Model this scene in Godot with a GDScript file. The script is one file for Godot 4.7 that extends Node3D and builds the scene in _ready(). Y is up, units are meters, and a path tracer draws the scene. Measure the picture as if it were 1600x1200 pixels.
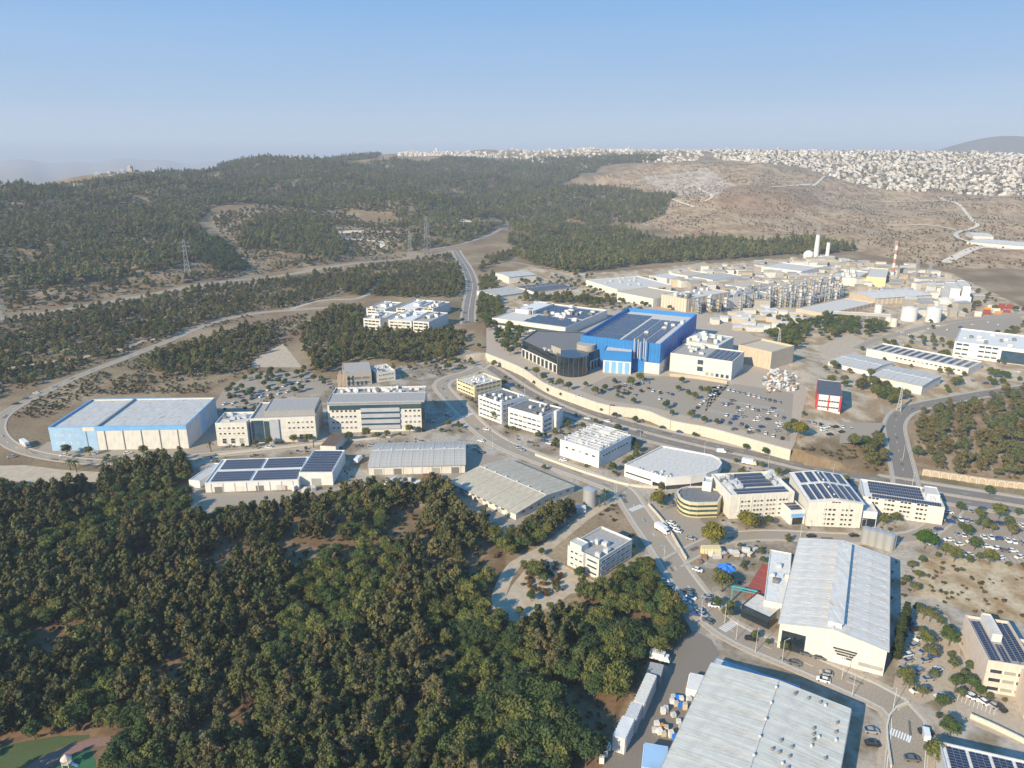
extends Node3D
# An aerial view over an industrial park between wooded hills, with a hill town on the skyline. Units are metres.

const TERRACE_H := 5.5
const WALL_EDGES := 10
var PROFILES := {-60: [50,0,850,0,1100,30,1500,80,2200,95,3200,20,6000,-120,12000,-140,17000,-60,26000,-220], -42: [50,0,850,0,1000,14,1300,50,1700,84,2300,50,3000,-10,6000,-120,12000,-140,17000,-40,26000,-220], -33.6: [50,0,880,0,1020,16,1300,47,1750,89,2300,70,3000,0,6000,-120,12000,-140,16500,-40,26000,-220], -26: [50,0,900,0,1120,25,1420,58,1900,82,2300,93,3000,30,6000,-120,12000,-140,16500,-25,26000,-220], -18: [50,0,1020,0,1260,24,1500,49,1900,82,2600,134,3400,70,6000,-60,12000,-140,17000,-75,26000,-220], -9: [50,0,1180,0,1480,24,1800,55,2400,100,3300,152,4300,110,8000,0,12000,-60,26000,-160], 0: [50,0,1210,0,1420,9,1800,25,2400,60,3300,132,3700,165,4600,130,8000,40,14000,0,26000,-100], 9: [50,0,1240,0,1650,12,2200,52,3000,122,3600,163,4800,140,8000,60,14000,0,26000,-100], 18: [50,0,1180,0,1580,17,2050,60,2700,118,3100,126,3800,163,4800,150,8000,60,14000,0,26000,-100], 26: [50,0,1160,0,1700,8,2350,25,2700,50,3300,105,4000,160,5000,150,8000,80,14000,0,26000,-100], 33.6: [50,0,1150,0,1650,10,2400,40,3000,80,3700,125,4300,152,5200,140,8000,80,14000,0,26000,-100], 42: [50,0,1150,0,1650,10,2400,50,3000,90,3700,135,4300,155,5200,140,8000,80,14000,0,26000,-100], 60: [50,0,1150,0,1650,10,2400,50,3000,90,3700,135,4300,155,5200,140,8000,80,14000,0,26000,-100]}
var TERRACE := [-21.1,-583.3,7.4,-540.5,25.1,-498.7,43.6,-474.3,62.8,-453.3,85.1,-444.7,98.7,-424.8,116,-414.9,131.3,-401.3,145.5,-387.6,155.3,-378.3,163,-392.4,205.1,-484.1,218.9,-569.6,217,-696,199.2,-749.4,129.6,-792.9,52.9,-746.2,0,-696,-24.2,-677.1]
var terrace_poly := PackedVector2Array()
var azs := []
var profs := []
var M := {}
var T := {}
var rng := RandomNumberGenerator.new()
var used := {}
var na := FastNoiseLite.new()
var nb := FastNoiseLite.new()
var nc := FastNoiseLite.new()
# which metres of the near ground are taken by buildings and roads, two-metre cells
const MX0 := -900.0
const MZ0 := -1400.0
const MW := 950
const MH := 700
var mask := PackedByteArray()
var patches := []
var win_mesh := {}
var box_mesh: ArrayMesh


# ---------------------------------------------------------------- mesh collector
class MB:
	var v := PackedVector3Array()
	var n := PackedVector3Array()
	var uv := PackedVector2Array()
	var c := PackedColorArray()
	var tint := Color.WHITE
	var coloured := false

	func tri(a: Vector3, b: Vector3, d: Vector3, ua := Vector2.ZERO, ub := Vector2.ZERO, ud := Vector2.ZERO) -> void:
		var nn := (b - a).cross(d - a).normalized()
		v.append(a); v.append(d); v.append(b)
		n.append(nn); n.append(nn); n.append(nn)
		uv.append(ua); uv.append(ud); uv.append(ub)
		if coloured:
			c.append(tint); c.append(tint); c.append(tint)

	func quad(a: Vector3, b: Vector3, d: Vector3, e: Vector3) -> void:
		var w := a.distance_to(b)
		var h := a.distance_to(e)
		tri(a, b, d, Vector2.ZERO, Vector2(w, 0), Vector2(w, h))
		tri(a, d, e, Vector2.ZERO, Vector2(w, h), Vector2(0, h))

	func box(at: Vector3, size: Vector3, turn := Basis()) -> void:
		var x := turn.x * size.x * 0.5
		var y := turn.y * size.y * 0.5
		var z := turn.z * size.z * 0.5
		quad(at - x - y + z, at + x - y + z, at + x + y + z, at - x + y + z)
		quad(at + x - y - z, at - x - y - z, at - x + y - z, at + x + y - z)
		quad(at + x - y + z, at + x - y - z, at + x + y - z, at + x + y + z)
		quad(at - x - y - z, at - x - y + z, at - x + y + z, at - x + y - z)
		quad(at - x + y + z, at + x + y + z, at + x + y - z, at - x + y - z)
		quad(at - x - y - z, at + x - y - z, at + x - y + z, at - x - y + z)

	func bar(a: Vector3, b: Vector3, t: float) -> void:
		var d := b - a
		var l := d.length()
		var y := d / l
		var x := y.cross(Vector3.FORWARD if absf(y.z) < 0.9 else Vector3.RIGHT).normalized()
		box((a + b) * 0.5, Vector3(t, l, t), Basis(x, y, x.cross(y)))

	func tube(a: Vector3, b: Vector3, r0: float, r1: float, sides := 12, cap := true) -> void:
		var y := (b - a).normalized()
		var x := y.cross(Vector3.FORWARD if absf(y.z) < 0.9 else Vector3.RIGHT).normalized()
		var z := x.cross(y)
		for i in sides:
			var p := TAU * i / sides
			var q := TAU * (i + 1) / sides
			var dp := x * cos(p) - z * sin(p)
			var dq := x * cos(q) - z * sin(q)
			quad(a + dp * r0, a + dq * r0, b + dq * r1, b + dp * r1)
			if cap:
				tri(b, b + dp * r1, b + dq * r1)

	func top(poly: PackedVector2Array, y: float, up := true) -> void:
		var idx := Geometry2D.triangulate_polygon(poly)
		for i in range(0, idx.size(), 3):
			var a := Vector3(poly[idx[i]].x, y, poly[idx[i]].y)
			var b := Vector3(poly[idx[i + 1]].x, y, poly[idx[i + 1]].y)
			var d := Vector3(poly[idx[i + 2]].x, y, poly[idx[i + 2]].y)
			if ((b - a).cross(d - a).y > 0) == up:
				tri(a, b, d, Vector2(a.x, a.z), Vector2(b.x, b.z), Vector2(d.x, d.z))
			else:
				tri(a, d, b, Vector2(a.x, a.z), Vector2(d.x, d.z), Vector2(b.x, b.z))

	func commit(m: Material, into: ArrayMesh = null) -> ArrayMesh:
		var mesh := into if into else ArrayMesh.new()
		var arr := []
		arr.resize(Mesh.ARRAY_MAX)
		arr[Mesh.ARRAY_VERTEX] = v
		arr[Mesh.ARRAY_NORMAL] = n
		arr[Mesh.ARRAY_TEX_UV] = uv
		if coloured:
			arr[Mesh.ARRAY_COLOR] = c
		mesh.add_surface_from_arrays(Mesh.PRIMITIVE_TRIANGLES, arr)
		mesh.surface_set_material(mesh.get_surface_count() - 1, m)
		return mesh


# ---------------------------------------------------------------- nodes and names
func numbered(called: String) -> String:
	used[called] = used.get(called, -1) + 1
	return called if used[called] == 0 else "%s_%03d" % [called, used[called]]


func tag(o: Node, label: String, category: String, group := "") -> Node:
	o.set_meta("label", label)
	o.set_meta("category", category)
	if group:
		o.set_meta("group", group)
	return o


func thing(called: String, label: String, category: String, at: Vector3, turn := 0.0, group := "") -> Node3D:
	var o := Node3D.new()
	o.name = numbered(called)
	add_child(o)
	o.position = at
	o.rotation.y = turn
	tag(o, label, category, group)
	return o


func part(called: String, mesh: Mesh, parent: Node, at := Transform3D()) -> MeshInstance3D:
	var o := MeshInstance3D.new()
	o.name = called if parent != self else numbered(called)
	o.mesh = mesh
	o.transform = at
	parent.add_child(o, true)
	return o


func setting(called: String, mesh: Mesh) -> MeshInstance3D:
	var o := part(called, mesh, self)
	o.set_meta("kind", "structure")
	return o


func copy_of(o: Node3D, label := "") -> Node3D:
	var base := String(o.name)
	var re := RegEx.create_from_string("_\\d{3}$")
	var r: Node3D = o.duplicate()
	r.name = numbered(re.sub(base, ""))
	add_child(r)
	if label:
		r.set_meta("label", label)
	return r


func pv(a: Array) -> PackedVector2Array:
	var r := PackedVector2Array()
	for i in range(0, a.size(), 2):
		r.append(Vector2(a[i], a[i + 1]))
	return r


# ---------------------------------------------------------------- the lie of the land
func hermite(p: Array, x: float) -> float:
	var n := p.size() / 2
	if x <= p[0]:
		return p[1]
	if x >= p[n * 2 - 2]:
		return p[n * 2 - 1]
	var i := 0
	while p[i * 2 + 2] < x:
		i += 1
	var h: float = p[i * 2 + 2] - p[i * 2]
	var s1: float = (p[i * 2 + 3] - p[i * 2 + 1]) / h
	var m0 := 0.0
	var m1 := 0.0
	if i > 0:
		var s0: float = (p[i * 2 + 1] - p[i * 2 - 1]) / (p[i * 2] - p[i * 2 - 2])
		if s0 * s1 > 0:
			m0 = 2 * s0 * s1 / (s0 + s1)
	if i < n - 2:
		var s2: float = (p[i * 2 + 5] - p[i * 2 + 3]) / (p[i * 2 + 4] - p[i * 2 + 2])
		if s2 * s1 > 0:
			m1 = 2 * s2 * s1 / (s2 + s1)
	var t: float = (x - p[i * 2]) / h
	var t2 := t * t
	var t3 := t2 * t
	return (2 * t3 - 3 * t2 + 1) * p[i * 2 + 1] + (t3 - 2 * t2 + t) * h * m0 + (3 * t2 - 2 * t3) * p[i * 2 + 3] + (t3 - t2) * h * m1


func land(x: float, z: float) -> float:
	var r := sqrt(x * x + z * z)
	var az := clampf(rad_to_deg(atan2(x, -z)), -59.9, 59.9)
	var base := 0.0
	if r >= 850:
		var i := 0
		while azs[i + 1] < az:
			i += 1
		var a := hermite(profs[i], r)
		var b := hermite(profs[i + 1], r)
		var t: float = (az - azs[i]) / (azs[i + 1] - azs[i])
		base = a + (b - a) * 0.5 * (t + t * t * (3 - 2 * t))
	var w := smoothstep(1150.0, 1900.0, r) * (1 - .55 * smoothstep(2400.0, 3400.0, r)) * (1 - smoothstep(4000.0, 7000.0, r))
	w *= 1 - .6 * smoothstep(3.0, 12.0, az)
	if w > 0:
		base += w * (15 * sin(x * .011 + 1.3 * sin(z * .006)) * sin(z * .009 + .7) + 8 * sin(x * .023 + z * .017 + 2 * sin(x * .008)))
	var f := smoothstep(7000.0, 12000.0, r)
	if f > 0 and az < 0:
		base += f * (35 * sin(az * .9) + 20 * sin(az * 2.3 + 1))
	var mx := x - 4330.0
	var mz := z + 6760.0
	var q := sqrt(mx * mx + mz * mz)
	if q < 1000:
		base += 205.0 * pow(maxf(0.0, .5 + .5 * cos(PI * q / 1000.0)), 1.1)
	return base


func terrace_edge(p: Vector2) -> Vector2:
	var best := 1e9
	var bi := 0.0
	for i in terrace_poly.size():
		var c := Geometry2D.get_closest_point_to_segment(p, terrace_poly[i], terrace_poly[(i + 1) % terrace_poly.size()])
		var d := c.distance_squared_to(p)
		if d < best:
			best = d
			bi = i
	return Vector2(sqrt(best), bi)


func near_terrace(x: float, z: float) -> bool:
	return x > -90 and x < 280 and z < -340 and z > -860


func high(x: float, z: float) -> float:
	var h := land(x, z)
	if near_terrace(x, z):
		var p := Vector2(x, z)
		if Geometry2D.is_point_in_polygon(p, terrace_poly):
			return h + TERRACE_H
		var e := terrace_edge(p)
		if e.y >= WALL_EDGES and e.x < 50:
			h += TERRACE_H * (1 - smoothstep(0.0, 50.0, e.x))
	return h


func bare_ground(x: float, z: float) -> float:
	var h := land(x, z)
	if near_terrace(x, z):
		var p := Vector2(x, z)
		var e := terrace_edge(p)
		if e.y >= WALL_EDGES:
			if Geometry2D.is_point_in_polygon(p, terrace_poly):
				return h + (TERRACE_H - 0.4 if e.x < 16 else 0.0)
			h += TERRACE_H * (1 - smoothstep(0.0, 50.0, e.x))
	return h


func at2(p: Vector2, up := 0.0) -> Vector3:
	return Vector3(p.x, high(p.x, p.y) + up, p.y)


func take(poly: PackedVector2Array, value := 1) -> void:
	var lo := poly[0]
	var hi := poly[0]
	for p in poly:
		lo = lo.min(p)
		hi = hi.max(p)
	for j in range(maxi(0, int((lo.y - MZ0) / 2)), mini(MH, int((hi.y - MZ0) / 2) + 1)):
		for i in range(maxi(0, int((lo.x - MX0) / 2)), mini(MW, int((hi.x - MX0) / 2) + 1)):
			if Geometry2D.is_point_in_polygon(Vector2(MX0 + i * 2 + 1, MZ0 + j * 2 + 1), poly):
				mask[j * MW + i] = value


func taken(x: float, z: float) -> int:
	var i := int((x - MX0) / 2)
	var j := int((z - MZ0) / 2)
	return mask[j * MW + i] if i >= 0 and j >= 0 and i < MW and j < MH else 0


# ---------------------------------------------------------------- materials
func noise_tex(freq: float, lo: float, hi: float, octaves := 4, size := 512, sd := 1) -> NoiseTexture2D:
	var f := FastNoiseLite.new()
	f.seed = sd
	f.frequency = freq
	f.fractal_octaves = octaves
	var g := Gradient.new()
	g.set_color(0, Color(lo, lo, lo).linear_to_srgb())
	g.set_color(1, Color(hi, hi, hi).linear_to_srgb())
	var t := NoiseTexture2D.new()
	t.width = size
	t.height = size
	t.seamless = true
	t.noise = f
	t.color_ramp = g
	return t


func mk(key: String, c: Color, rough := 0.9, tex := "", scale := 0.1, metal := 0.0) -> StandardMaterial3D:
	var m := StandardMaterial3D.new()
	m.resource_name = key
	m.albedo_color = c.linear_to_srgb()
	m.roughness = rough
	m.metallic = metal
	if tex:
		m.albedo_texture = T[tex]
		m.uv1_triplanar = true
		m.uv1_world_triplanar = true
		m.uv1_scale = Vector3(scale, scale, scale) if tex != "stain" else Vector3(scale * 2.2, scale * .45, scale * 2.2)
	M[key] = m
	return m


func sheet_metal(key: String, c: Color, rough := 0.8) -> void:
	var m := StandardMaterial3D.new()
	m.resource_name = key
	m.albedo_color = c.linear_to_srgb()
	m.roughness = rough
	m.metallic = 0.0
	m.albedo_texture = T.sheets if key.length() % 2 else T.sheets2
	m.uv1_scale = Vector3(1 / 32.0, 1 / 32.0, 1)
	M[key] = m


func sheet_texture(sd: int) -> ImageTexture:
	# trapezoid sheet roofing, 32 m a side: laps every metre, end laps, rain streaks, dirt and rust blotches
	var im := Image.create(512, 512, false, Image.FORMAT_RGB8)
	var st := FastNoiseLite.new()
	st.frequency = 0.05
	st.seed = sd
	var hue := []
	for k in 33:
		hue.append(.04 * st.get_noise_2d(k * 77.0, 9.0))
	for y in 512:
		for x in 512:
			var k: float = 0.92 + 0.09 * st.get_noise_2d(x * 1.3, y * 0.10) + 0.06 * st.get_noise_2d(x * 0.3, y * 0.3 + 300) + hue[x / 16]
			if x % 16 == 0:
				k -= 0.10
			if (y + (x / 16 % 2) * 40) % 128 < 2:
				k -= 0.09
			var rust := clampf(st.get_noise_2d(x * .22 + 900, y * .12) * 2.4 - .75, 0, 1) * .22
			im.set_pixel(x, y, Color(k - rust * .35, k - rust * .6, k - rust * .9))
	return ImageTexture.create_from_image(im)


func make_textures() -> void:
	T.grain = noise_tex(0.02, 0.78, 1.1, 5, 512, 3)
	T.stain = noise_tex(0.012, 0.80, 1.08, 6, 512, 5)
	T.soil = noise_tex(0.03, 0.68, 1.22, 6, 1024, 7)
	T.soft = noise_tex(0.01, 0.86, 1.06, 4, 256, 9)
	# trapezoid sheet roofing: lap joints every metre, rain streaks down the slope
	T.sheets = sheet_texture(4)
	T.sheets2 = sheet_texture(9)
	var im: Image
	# one photovoltaic module, cells and aluminium rim
	im = Image.create(42, 70, false, Image.FORMAT_RGB8)
	for y in 70:
		for x in 42:
			var rim := x < 2 or x > 39 or y < 2 or y > 67
			var cell := x % 7 == 0 or y % 7 == 0
			im.set_pixel(x, y, Color(0.62, 0.63, 0.65) if rim else (Color(0.20, 0.22, 0.28) if cell else Color(0.12, 0.14, 0.22)))
	T.module = ImageTexture.create_from_image(im)


func make_materials() -> void:
	mk("white_wall", Color(.66, .635, .585), .85, "stain", .06)
	mk("white_panel", Color(.70, .69, .665), .55, "soft", .05)
	mk("cream", Color(.66, .632, .565), .9, "stain", .06)
	mk("pink_stone", Color(.64, .54, .45), .9, "stain", .08)
	mk("beige", Color(.52, .44, .33), .9, "stain", .05)
	mk("faded_red", Color(.42, .19, .13), .8, "soft", .1)
	mk("lawn", Color(.075, .105, .035), 1.0, "grain", .08)
	mk("yellow", Color(.62, .53, .30), .8, "stain", .06)
	mk("pale_yellow", Color(.68, .58, .34), .8, "stain", .06)
	mk("pale_blue", Color(.33, .50, .70), .6, "soft", .05)
	mk("sky_blue", Color(.18, .42, .72), .55, "soft", .05)
	mk("deep_blue", Color(.022, .19, .50), .5, "soft", .04)
	mk("grey_wall", Color(.34, .34, .33), .9, "stain", .06)
	mk("silver", Color(.55, .57, .60), .4, "soft", .05, .3)
	mk("light_grey", Color(.55, .55, .54), .8, "stain", .05)
	mk("concrete", Color(.38, .35, .31), .95, "grain", .12)
	mk("retaining", Color(.58, .535, .45), .95, "grain", .08)
	mk("red", Color(.50, .035, .04), .6, "soft", .1)
	mk("brick_red", Color(.30, .07, .05), .8, "stain", .1)
	mk("teal", Color(.06, .34, .38), .6)
	mk("tarp_blue", Color(.02, .17, .60), .7)
	mk("orange", Color(.62, .26, .05), .7)
	mk("flat_roof", Color(.36, .34, .32), .95, "grain", .05)
	mk("pale_roof", Color(.58, .55, .50), .9, "grain", .05)
	mk("dark_roof", Color(.17, .17, .17), .95, "grain", .05)
	mk("white_roof", Color(.70, .685, .65), .8, "stain", .04)
	sheet_metal("sheet_white", Color(.72, .69, .635))
	sheet_metal("sheet_grey", Color(.50, .48, .44))
	sheet_metal("sheet_green", Color(.67, .65, .57))
	sheet_metal("sheet_beige", Color(.54, .48, .37))
	sheet_metal("sheet_blue", Color(.57, .56, .53))
	sheet_metal("sheet_dark", Color(.10, .12, .15))
	mk("machine", Color(.52, .53, .53), .6, "stain", .3)
	mk("machine_dark", Color(.16, .16, .16), .7)
	mk("steel", Color(.45, .45, .44), .5, "", .1, .4)
	mk("rust", Color(.30, .17, .09), .9, "grain", .3)
	mk("asphalt", Color(.215, .185, .152), .95, "soil", .06)
	mk("old_asphalt", Color(.335, .278, .212), .95, "soil", .04)
	mk("asphalt_new", Color(.135, .122, .11), .95, "grain", .05)
	mk("paving", Color(.44, .36, .27), .95, "grain", .06)
	mk("kerb", Color(.52, .49, .44), .9, "stain", .1)
	mk("paint", Color(.75, .75, .72), .8)
	mk("dirt", Color(.46, .37, .27), 1.0, "grain", .03)
	mk("limestone", Color(.68, .59, .46), 1.0, "grain", .01)
	mk("pale_dirt", Color(.47, .38, .275), 1.0, "grain", .02)
	mk("brick_path", Color(.26, .15, .12), .95, "grain", .1)
	mk("turf", Color(.03, .13, .05), 1.0, "soft", .1)
	mk("car_white", Color(.70, .70, .69), .25)
	mk("car_silver", Color(.42, .43, .45), .3, "", .1, .4)
	mk("car_grey", Color(.12, .125, .13), .3)
	mk("car_black", Color(.02, .02, .024), .25)
	mk("car_blue", Color(.03, .08, .22), .3)
	mk("car_red", Color(.42, .03, .025), .3)
	mk("tyre", Color(.02, .02, .02), .9)
	mk("bark", Color(.13, .095, .07), 1.0)
	var g := mk("glass", Color(.025, .032, .04), .08)
	g.metallic_specular = 0.8
	mk("blind", Color(.30, .29, .26), .5)
	g = mk("glass_blue", Color(.03, .065, .10), .06)
	g.metallic_specular = 0.9
	g = mk("glass_green", Color(.04, .075, .08), .08)
	g.metallic_specular = 0.8
	g = mk("curtain_wall", Color(.012, .022, .03), .1)
	g.metallic_specular = 0.7
	var s := StandardMaterial3D.new()
	s.albedo_texture = T.module
	s.roughness = 0.2
	s.uv1_scale = Vector3(1 / 1.05, 1 / 1.75, 1)
	s.resource_name = "solar"
	M.solar = s
	for k in ["leaf", "ground"]:
		var m := StandardMaterial3D.new()
		m.vertex_color_use_as_albedo = true
		m.roughness = 1.0 if k == "ground" else 0.75
		m.metallic_specular = 0.2
		if k == "leaf":
			m.backlight_enabled = true
			m.backlight = Color(.16, .18, .08)
		m.resource_name = k
		if k == "ground":
			m.albedo_texture = T.soil
			m.uv1_triplanar = true
			m.uv1_world_triplanar = true
			m.uv1_scale = Vector3(.012, .012, .012)
			m.uv1_triplanar_sharpness = 4
		M[k] = m


# ---------------------------------------------------------------- buildings
func window_mesh(frame: String, glass: String) -> ArrayMesh:
	var key := frame + glass
	if not win_mesh.has(key):
		# a unit window: frame ring proud of the wall, the pane set back inside it
		var f := MB.new()
		var t := 0.07
		f.box(Vector3(0, .5 - t / 2, 0), Vector3(1, t, .22))
		f.box(Vector3(0, -.5 + t / 2, .03), Vector3(1.04, t, .28))
		f.box(Vector3(-.5 + t / 2, 0, 0), Vector3(t, 1 - 2 * t, .22))
		f.box(Vector3(.5 - t / 2, 0, 0), Vector3(t, 1 - 2 * t, .22))
		var g := MB.new()
		g.box(Vector3(0, 0, -.04), Vector3(1 - 2 * t, 1 - 2 * t, .14))
		win_mesh[key] = g.commit(M[glass], f.commit(M[frame]))
	return win_mesh[key]


func bil(P: PackedVector2Array, u: float, w: float) -> Vector2:
	return P[0].lerp(P[1], u).lerp(P[3].lerp(P[2], u), w)


func inset(P: PackedVector2Array, t: float, sgn: float) -> PackedVector2Array:
	var r := PackedVector2Array()
	var n := P.size()
	for i in n:
		var d0 := (P[i] - P[(i + n - 1) % n]).normalized()
		var d1 := (P[(i + 1) % n] - P[i]).normalized()
		var n0 := Vector2(-d0.y, d0.x) * sgn
		var n1 := Vector2(-d1.y, d1.x) * sgn
		var k := (n0 + n1)
		r.append(P[i] - k / maxf(0.35, k.dot(n0)) * t)
	return r


func outline(spec: Array) -> PackedVector2Array:
	return pv(spec.slice(2))


func begin(called: String, label: String, category: String, spec: Array, group := "") -> Dictionary:
	var W := outline(spec)
	var c := Vector2.ZERO
	for p in W:
		c += p
	c /= W.size()
	var root := thing(called, label, category, Vector3(c.x, spec[0], c.y), 0.0, group)
	var P := PackedVector2Array()
	var area := 0.0
	for i in W.size():
		P.append(W[i] - c)
		var q := W[(i + 1) % W.size()]
		area += W[i].x * q.y - q.x * W[i].y
	take(inset(W, -2.0, -signf(area)))
	return {"root": root, "P": P, "s": -signf(area), "h": float(spec[1]), "c": c}


func vertical(P: PackedVector2Array, In: PackedVector2Array, i: int, y0: float, y1: float) -> MB:
	var j := (i + 1) % P.size()
	var m := MB.new()
	var flip := false
	var a := Vector3(P[i].x, y0, P[i].y)
	var b := Vector3(P[j].x, y0, P[j].y)
	var ia := Vector3(In[i].x, y0, In[i].y)
	var ib := Vector3(In[j].x, y0, In[j].y)
	var up := Vector3.UP * (y1 - y0)
	if (b - a).cross(up).dot(a - ia) < 0:
		flip = true
	if flip:
		m.quad(b, a, a + up, b + up)
		m.quad(ia, ib, ib + up, ia + up)
		m.quad(b + up, a + up, ia + up, ib + up)
	else:
		m.quad(a, b, b + up, a + up)
		m.quad(ib, ia, ia + up, ib + up)
		m.quad(a + up, b + up, ib + up, ia + up)
	return m


func face_frame(B: Dictionary, e: int) -> Dictionary:
	var P: PackedVector2Array = B.P
	var a := P[e]
	var b := P[(e + 1) % P.size()]
	var d := (b - a).normalized()
	var n: Vector2 = Vector2(-d.y, d.x) * B.s
	var x := Vector3(d.x, 0, d.y)
	var z := Vector3(n.x, 0, n.y)
	if Vector3.UP.cross(z).dot(x) < 0:
		x = -x
	return {"a": a, "b": b, "n": n, "basis": Basis(x, Vector3.UP, z), "l": a.distance_to(b)}


func windows(B: Dictionary, e: int, rows: int, cols: int, w: float, h: float, y0: float, dy: float, s0 := 0.05, s1 := 0.95, frame := "white_wall", glass := "glass", called := "window") -> void:
	var f := face_frame(B, e)
	for r in rows:
		for k in cols:
			var s := s0 + (s1 - s0) * (k + 0.5) / cols
			var p: Vector2 = f.a.lerp(f.b, s) + f.n * 0.02
			var bs: Basis = f.basis
			var g := glass
			if called == "window" and rng.randf() < .22:
				g = "blind" if rng.randf() < .6 else "glass_green"
			part(called, window_mesh(frame, g), B.root, Transform3D(Basis(bs.x * w, bs.y * h, bs.z), Vector3(p.x, y0 + dy * r + h / 2, p.y)))


func bands(B: Dictionary, e: int, floors: Array, h: float, s0 := 0.04, s1 := 0.96, frame := "silver", glass := "glass", each := 3.2) -> void:
	var f := face_frame(B, e)
	var cols := maxi(1, int(f.l * (s1 - s0) / each))
	for y in floors:
		windows(B, e, 1, cols, f.l * (s1 - s0) / cols * 0.985, h, y, 0, s0, s1, frame, glass)


func solar(B: Dictionary, u0: float, u1: float, v0: float, v1: float, rows: int, along := "u", cover := 0.72, y := -1.0, tilt := 0.10) -> void:
	var P: PackedVector2Array = B.P
	var yy: float = B.h if y < 0 else y
	for r in rows:
		var m := MB.new()
		var t0 := (r + (1 - cover) / 2) / rows
		var t1 := (r + 1 - (1 - cover) / 2) / rows
		var q := []
		if along == "u":
			for k in [[u0, t0], [u1, t0], [u1, t1], [u0, t1]]:
				q.append(bil(P, k[0], v0 + (v1 - v0) * k[1]))
		else:
			for k in [[t0, v1], [t0, v0], [t1, v0], [t1, v1]]:
				q.append(bil(P, u0 + (u1 - u0) * k[0], k[1]))
		var d: float = q[0].distance_to(q[3])
		var lo := 0.35
		var hi := 0.35 + d * tilt
		var a := Vector3(q[0].x, yy + lo + roof_y(B, q[0]), q[0].y)
		var b := Vector3(q[1].x, yy + lo + roof_y(B, q[1]), q[1].y)
		var c := Vector3(q[2].x, yy + hi + roof_y(B, q[2]), q[2].y)
		var e := Vector3(q[3].x, yy + hi + roof_y(B, q[3]), q[3].y)
		if (b - a).cross(e - a).y < 0:
			m.quad(b, a, e, c)
		else:
			m.quad(a, b, c, e)
		var dn := Vector3.DOWN * 0.06
		m.quad(e + dn, c + dn, b + dn, a + dn)
		for k in [[a, b], [b, c], [c, e], [e, a]]:
			m.quad(k[0] + dn, k[1] + dn, k[1], k[0])
		part("solar_panel_row", m.commit(M.solar), B.root)


func roof_y(B: Dictionary, p: Vector2) -> float:
	if not B.has("rise"):
		return 0.0
	var P: PackedVector2Array = B.P
	var t: float
	if B.axis == "v":
		var d := P[1] - P[0]
		t = (p - P[0]).dot(d) / d.length_squared()
	else:
		var d := P[3] - P[0]
		t = (p - P[0]).dot(d) / d.length_squared()
	t = clampf(t, 0, 1)
	if B.get("barrel", false):
		return B.rise * sin(PI * t)
	return B.rise * (1 - absf(2 * t - 1))


func units(B: Dictionary, count: int, sd: int, u0 := 0.08, u1 := 0.92, v0 := 0.08, v1 := 0.92, size := 2.2, mat := "machine") -> void:
	var r := RandomNumberGenerator.new()
	r.seed = sd
	var ang := -(B.P[1] - B.P[0]).angle() as float
	for k in count:
		var p := bil(B.P, r.randf_range(u0, u1), r.randf_range(v0, v1))
		var s := Vector3(r.randf_range(.5, 1.3), r.randf_range(.4, .9), r.randf_range(.5, 1.1)) * size
		var m := MB.new()
		m.box(Vector3(0, s.y / 2 + .15, 0), s)
		m.tube(Vector3(0, s.y + .15, 0), Vector3(0, s.y + .45, 0), s.z * .32, s.z * .3, 8)
		for q in [-1, 1]:
			m.box(Vector3(q * s.x * .35, .07, 0), Vector3(.2, .16, s.z * .9))
		part("rooftop_unit", m.commit(M[mat if r.randf() < .75 else "machine_dark"]), B.root, Transform3D(Basis(Vector3.UP, ang), Vector3(p.x, B.h + roof_y(B, p), p.y)))


func cabin(B: Dictionary, u0: float, u1: float, v0: float, v1: float, h: float, wall := "white_wall", roof := "pale_roof", called := "stair_tower") -> void:
	var q := PackedVector2Array([bil(B.P, u0, v0), bil(B.P, u1, v0), bil(B.P, u1, v1), bil(B.P, u0, v1)])
	var m := MB.new()
	var inn := inset(q, .25, B.s)
	for i in 4:
		var w := vertical(q, inn, i, B.h - .2, B.h + h + .4)
		m.v.append_array(w.v); m.n.append_array(w.n); m.uv.append_array(w.uv)
	var o := part(called, m.commit(M[wall]), B.root)
	var t := MB.new()
	t.top(inn, B.h + h)
	part("cabin_roof", t.commit(M[roof]), o)


func flat_building(called: String, label: String, category: String, spec: Array, wall := "white_wall", roof := "flat_roof", o := {}) -> Dictionary:
	var B := begin(called, label, category, spec, o.get("group", ""))
	var par: float = o.get("parapet", 0.9)
	B.h -= par  # the measured height is that of the parapet
	var inn := inset(B.P, o.get("thick", .35), B.s)
	for i in B.P.size():
		var wm: String = o.get("walls", {}).get(i, wall)
		var y0 := -2.5
		if o.has("plinth"):
			part("wall", vertical(B.P, inn, i, y0, o.plinth[0]).commit(M[o.plinth[1]]), B.root)
			y0 = o.plinth[0]
		part("wall", vertical(B.P, inn, i, y0, B.h + par).commit(M[wm]), B.root)
	if o.has("coping"):
		var cp := MB.new()
		var outr := inset(B.P, -.12, B.s)
		var inr := inset(B.P, .5, B.s)
		for i in B.P.size():
			var w := vertical(outr, inr, i, B.h + par + .003, B.h + par + .25)
			cp.v.append_array(w.v); cp.n.append_array(w.n); cp.uv.append_array(w.uv)
		part("coping", cp.commit(M[o.coping]), B.root)
	var m := MB.new()
	m.top(inn, B.h)
	part("roof", m.commit(M[roof]), B.root)
	if category == "office" and B.P.size() == 4:
		for e in [0, 1]:
			for k in range(1, int(B.h / 3.1)):
				strip(B, e, k * 3.1 - .1, k * 3.1 + .1, "light_grey", 0, 1, .1, "string_course")
	return B


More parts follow.
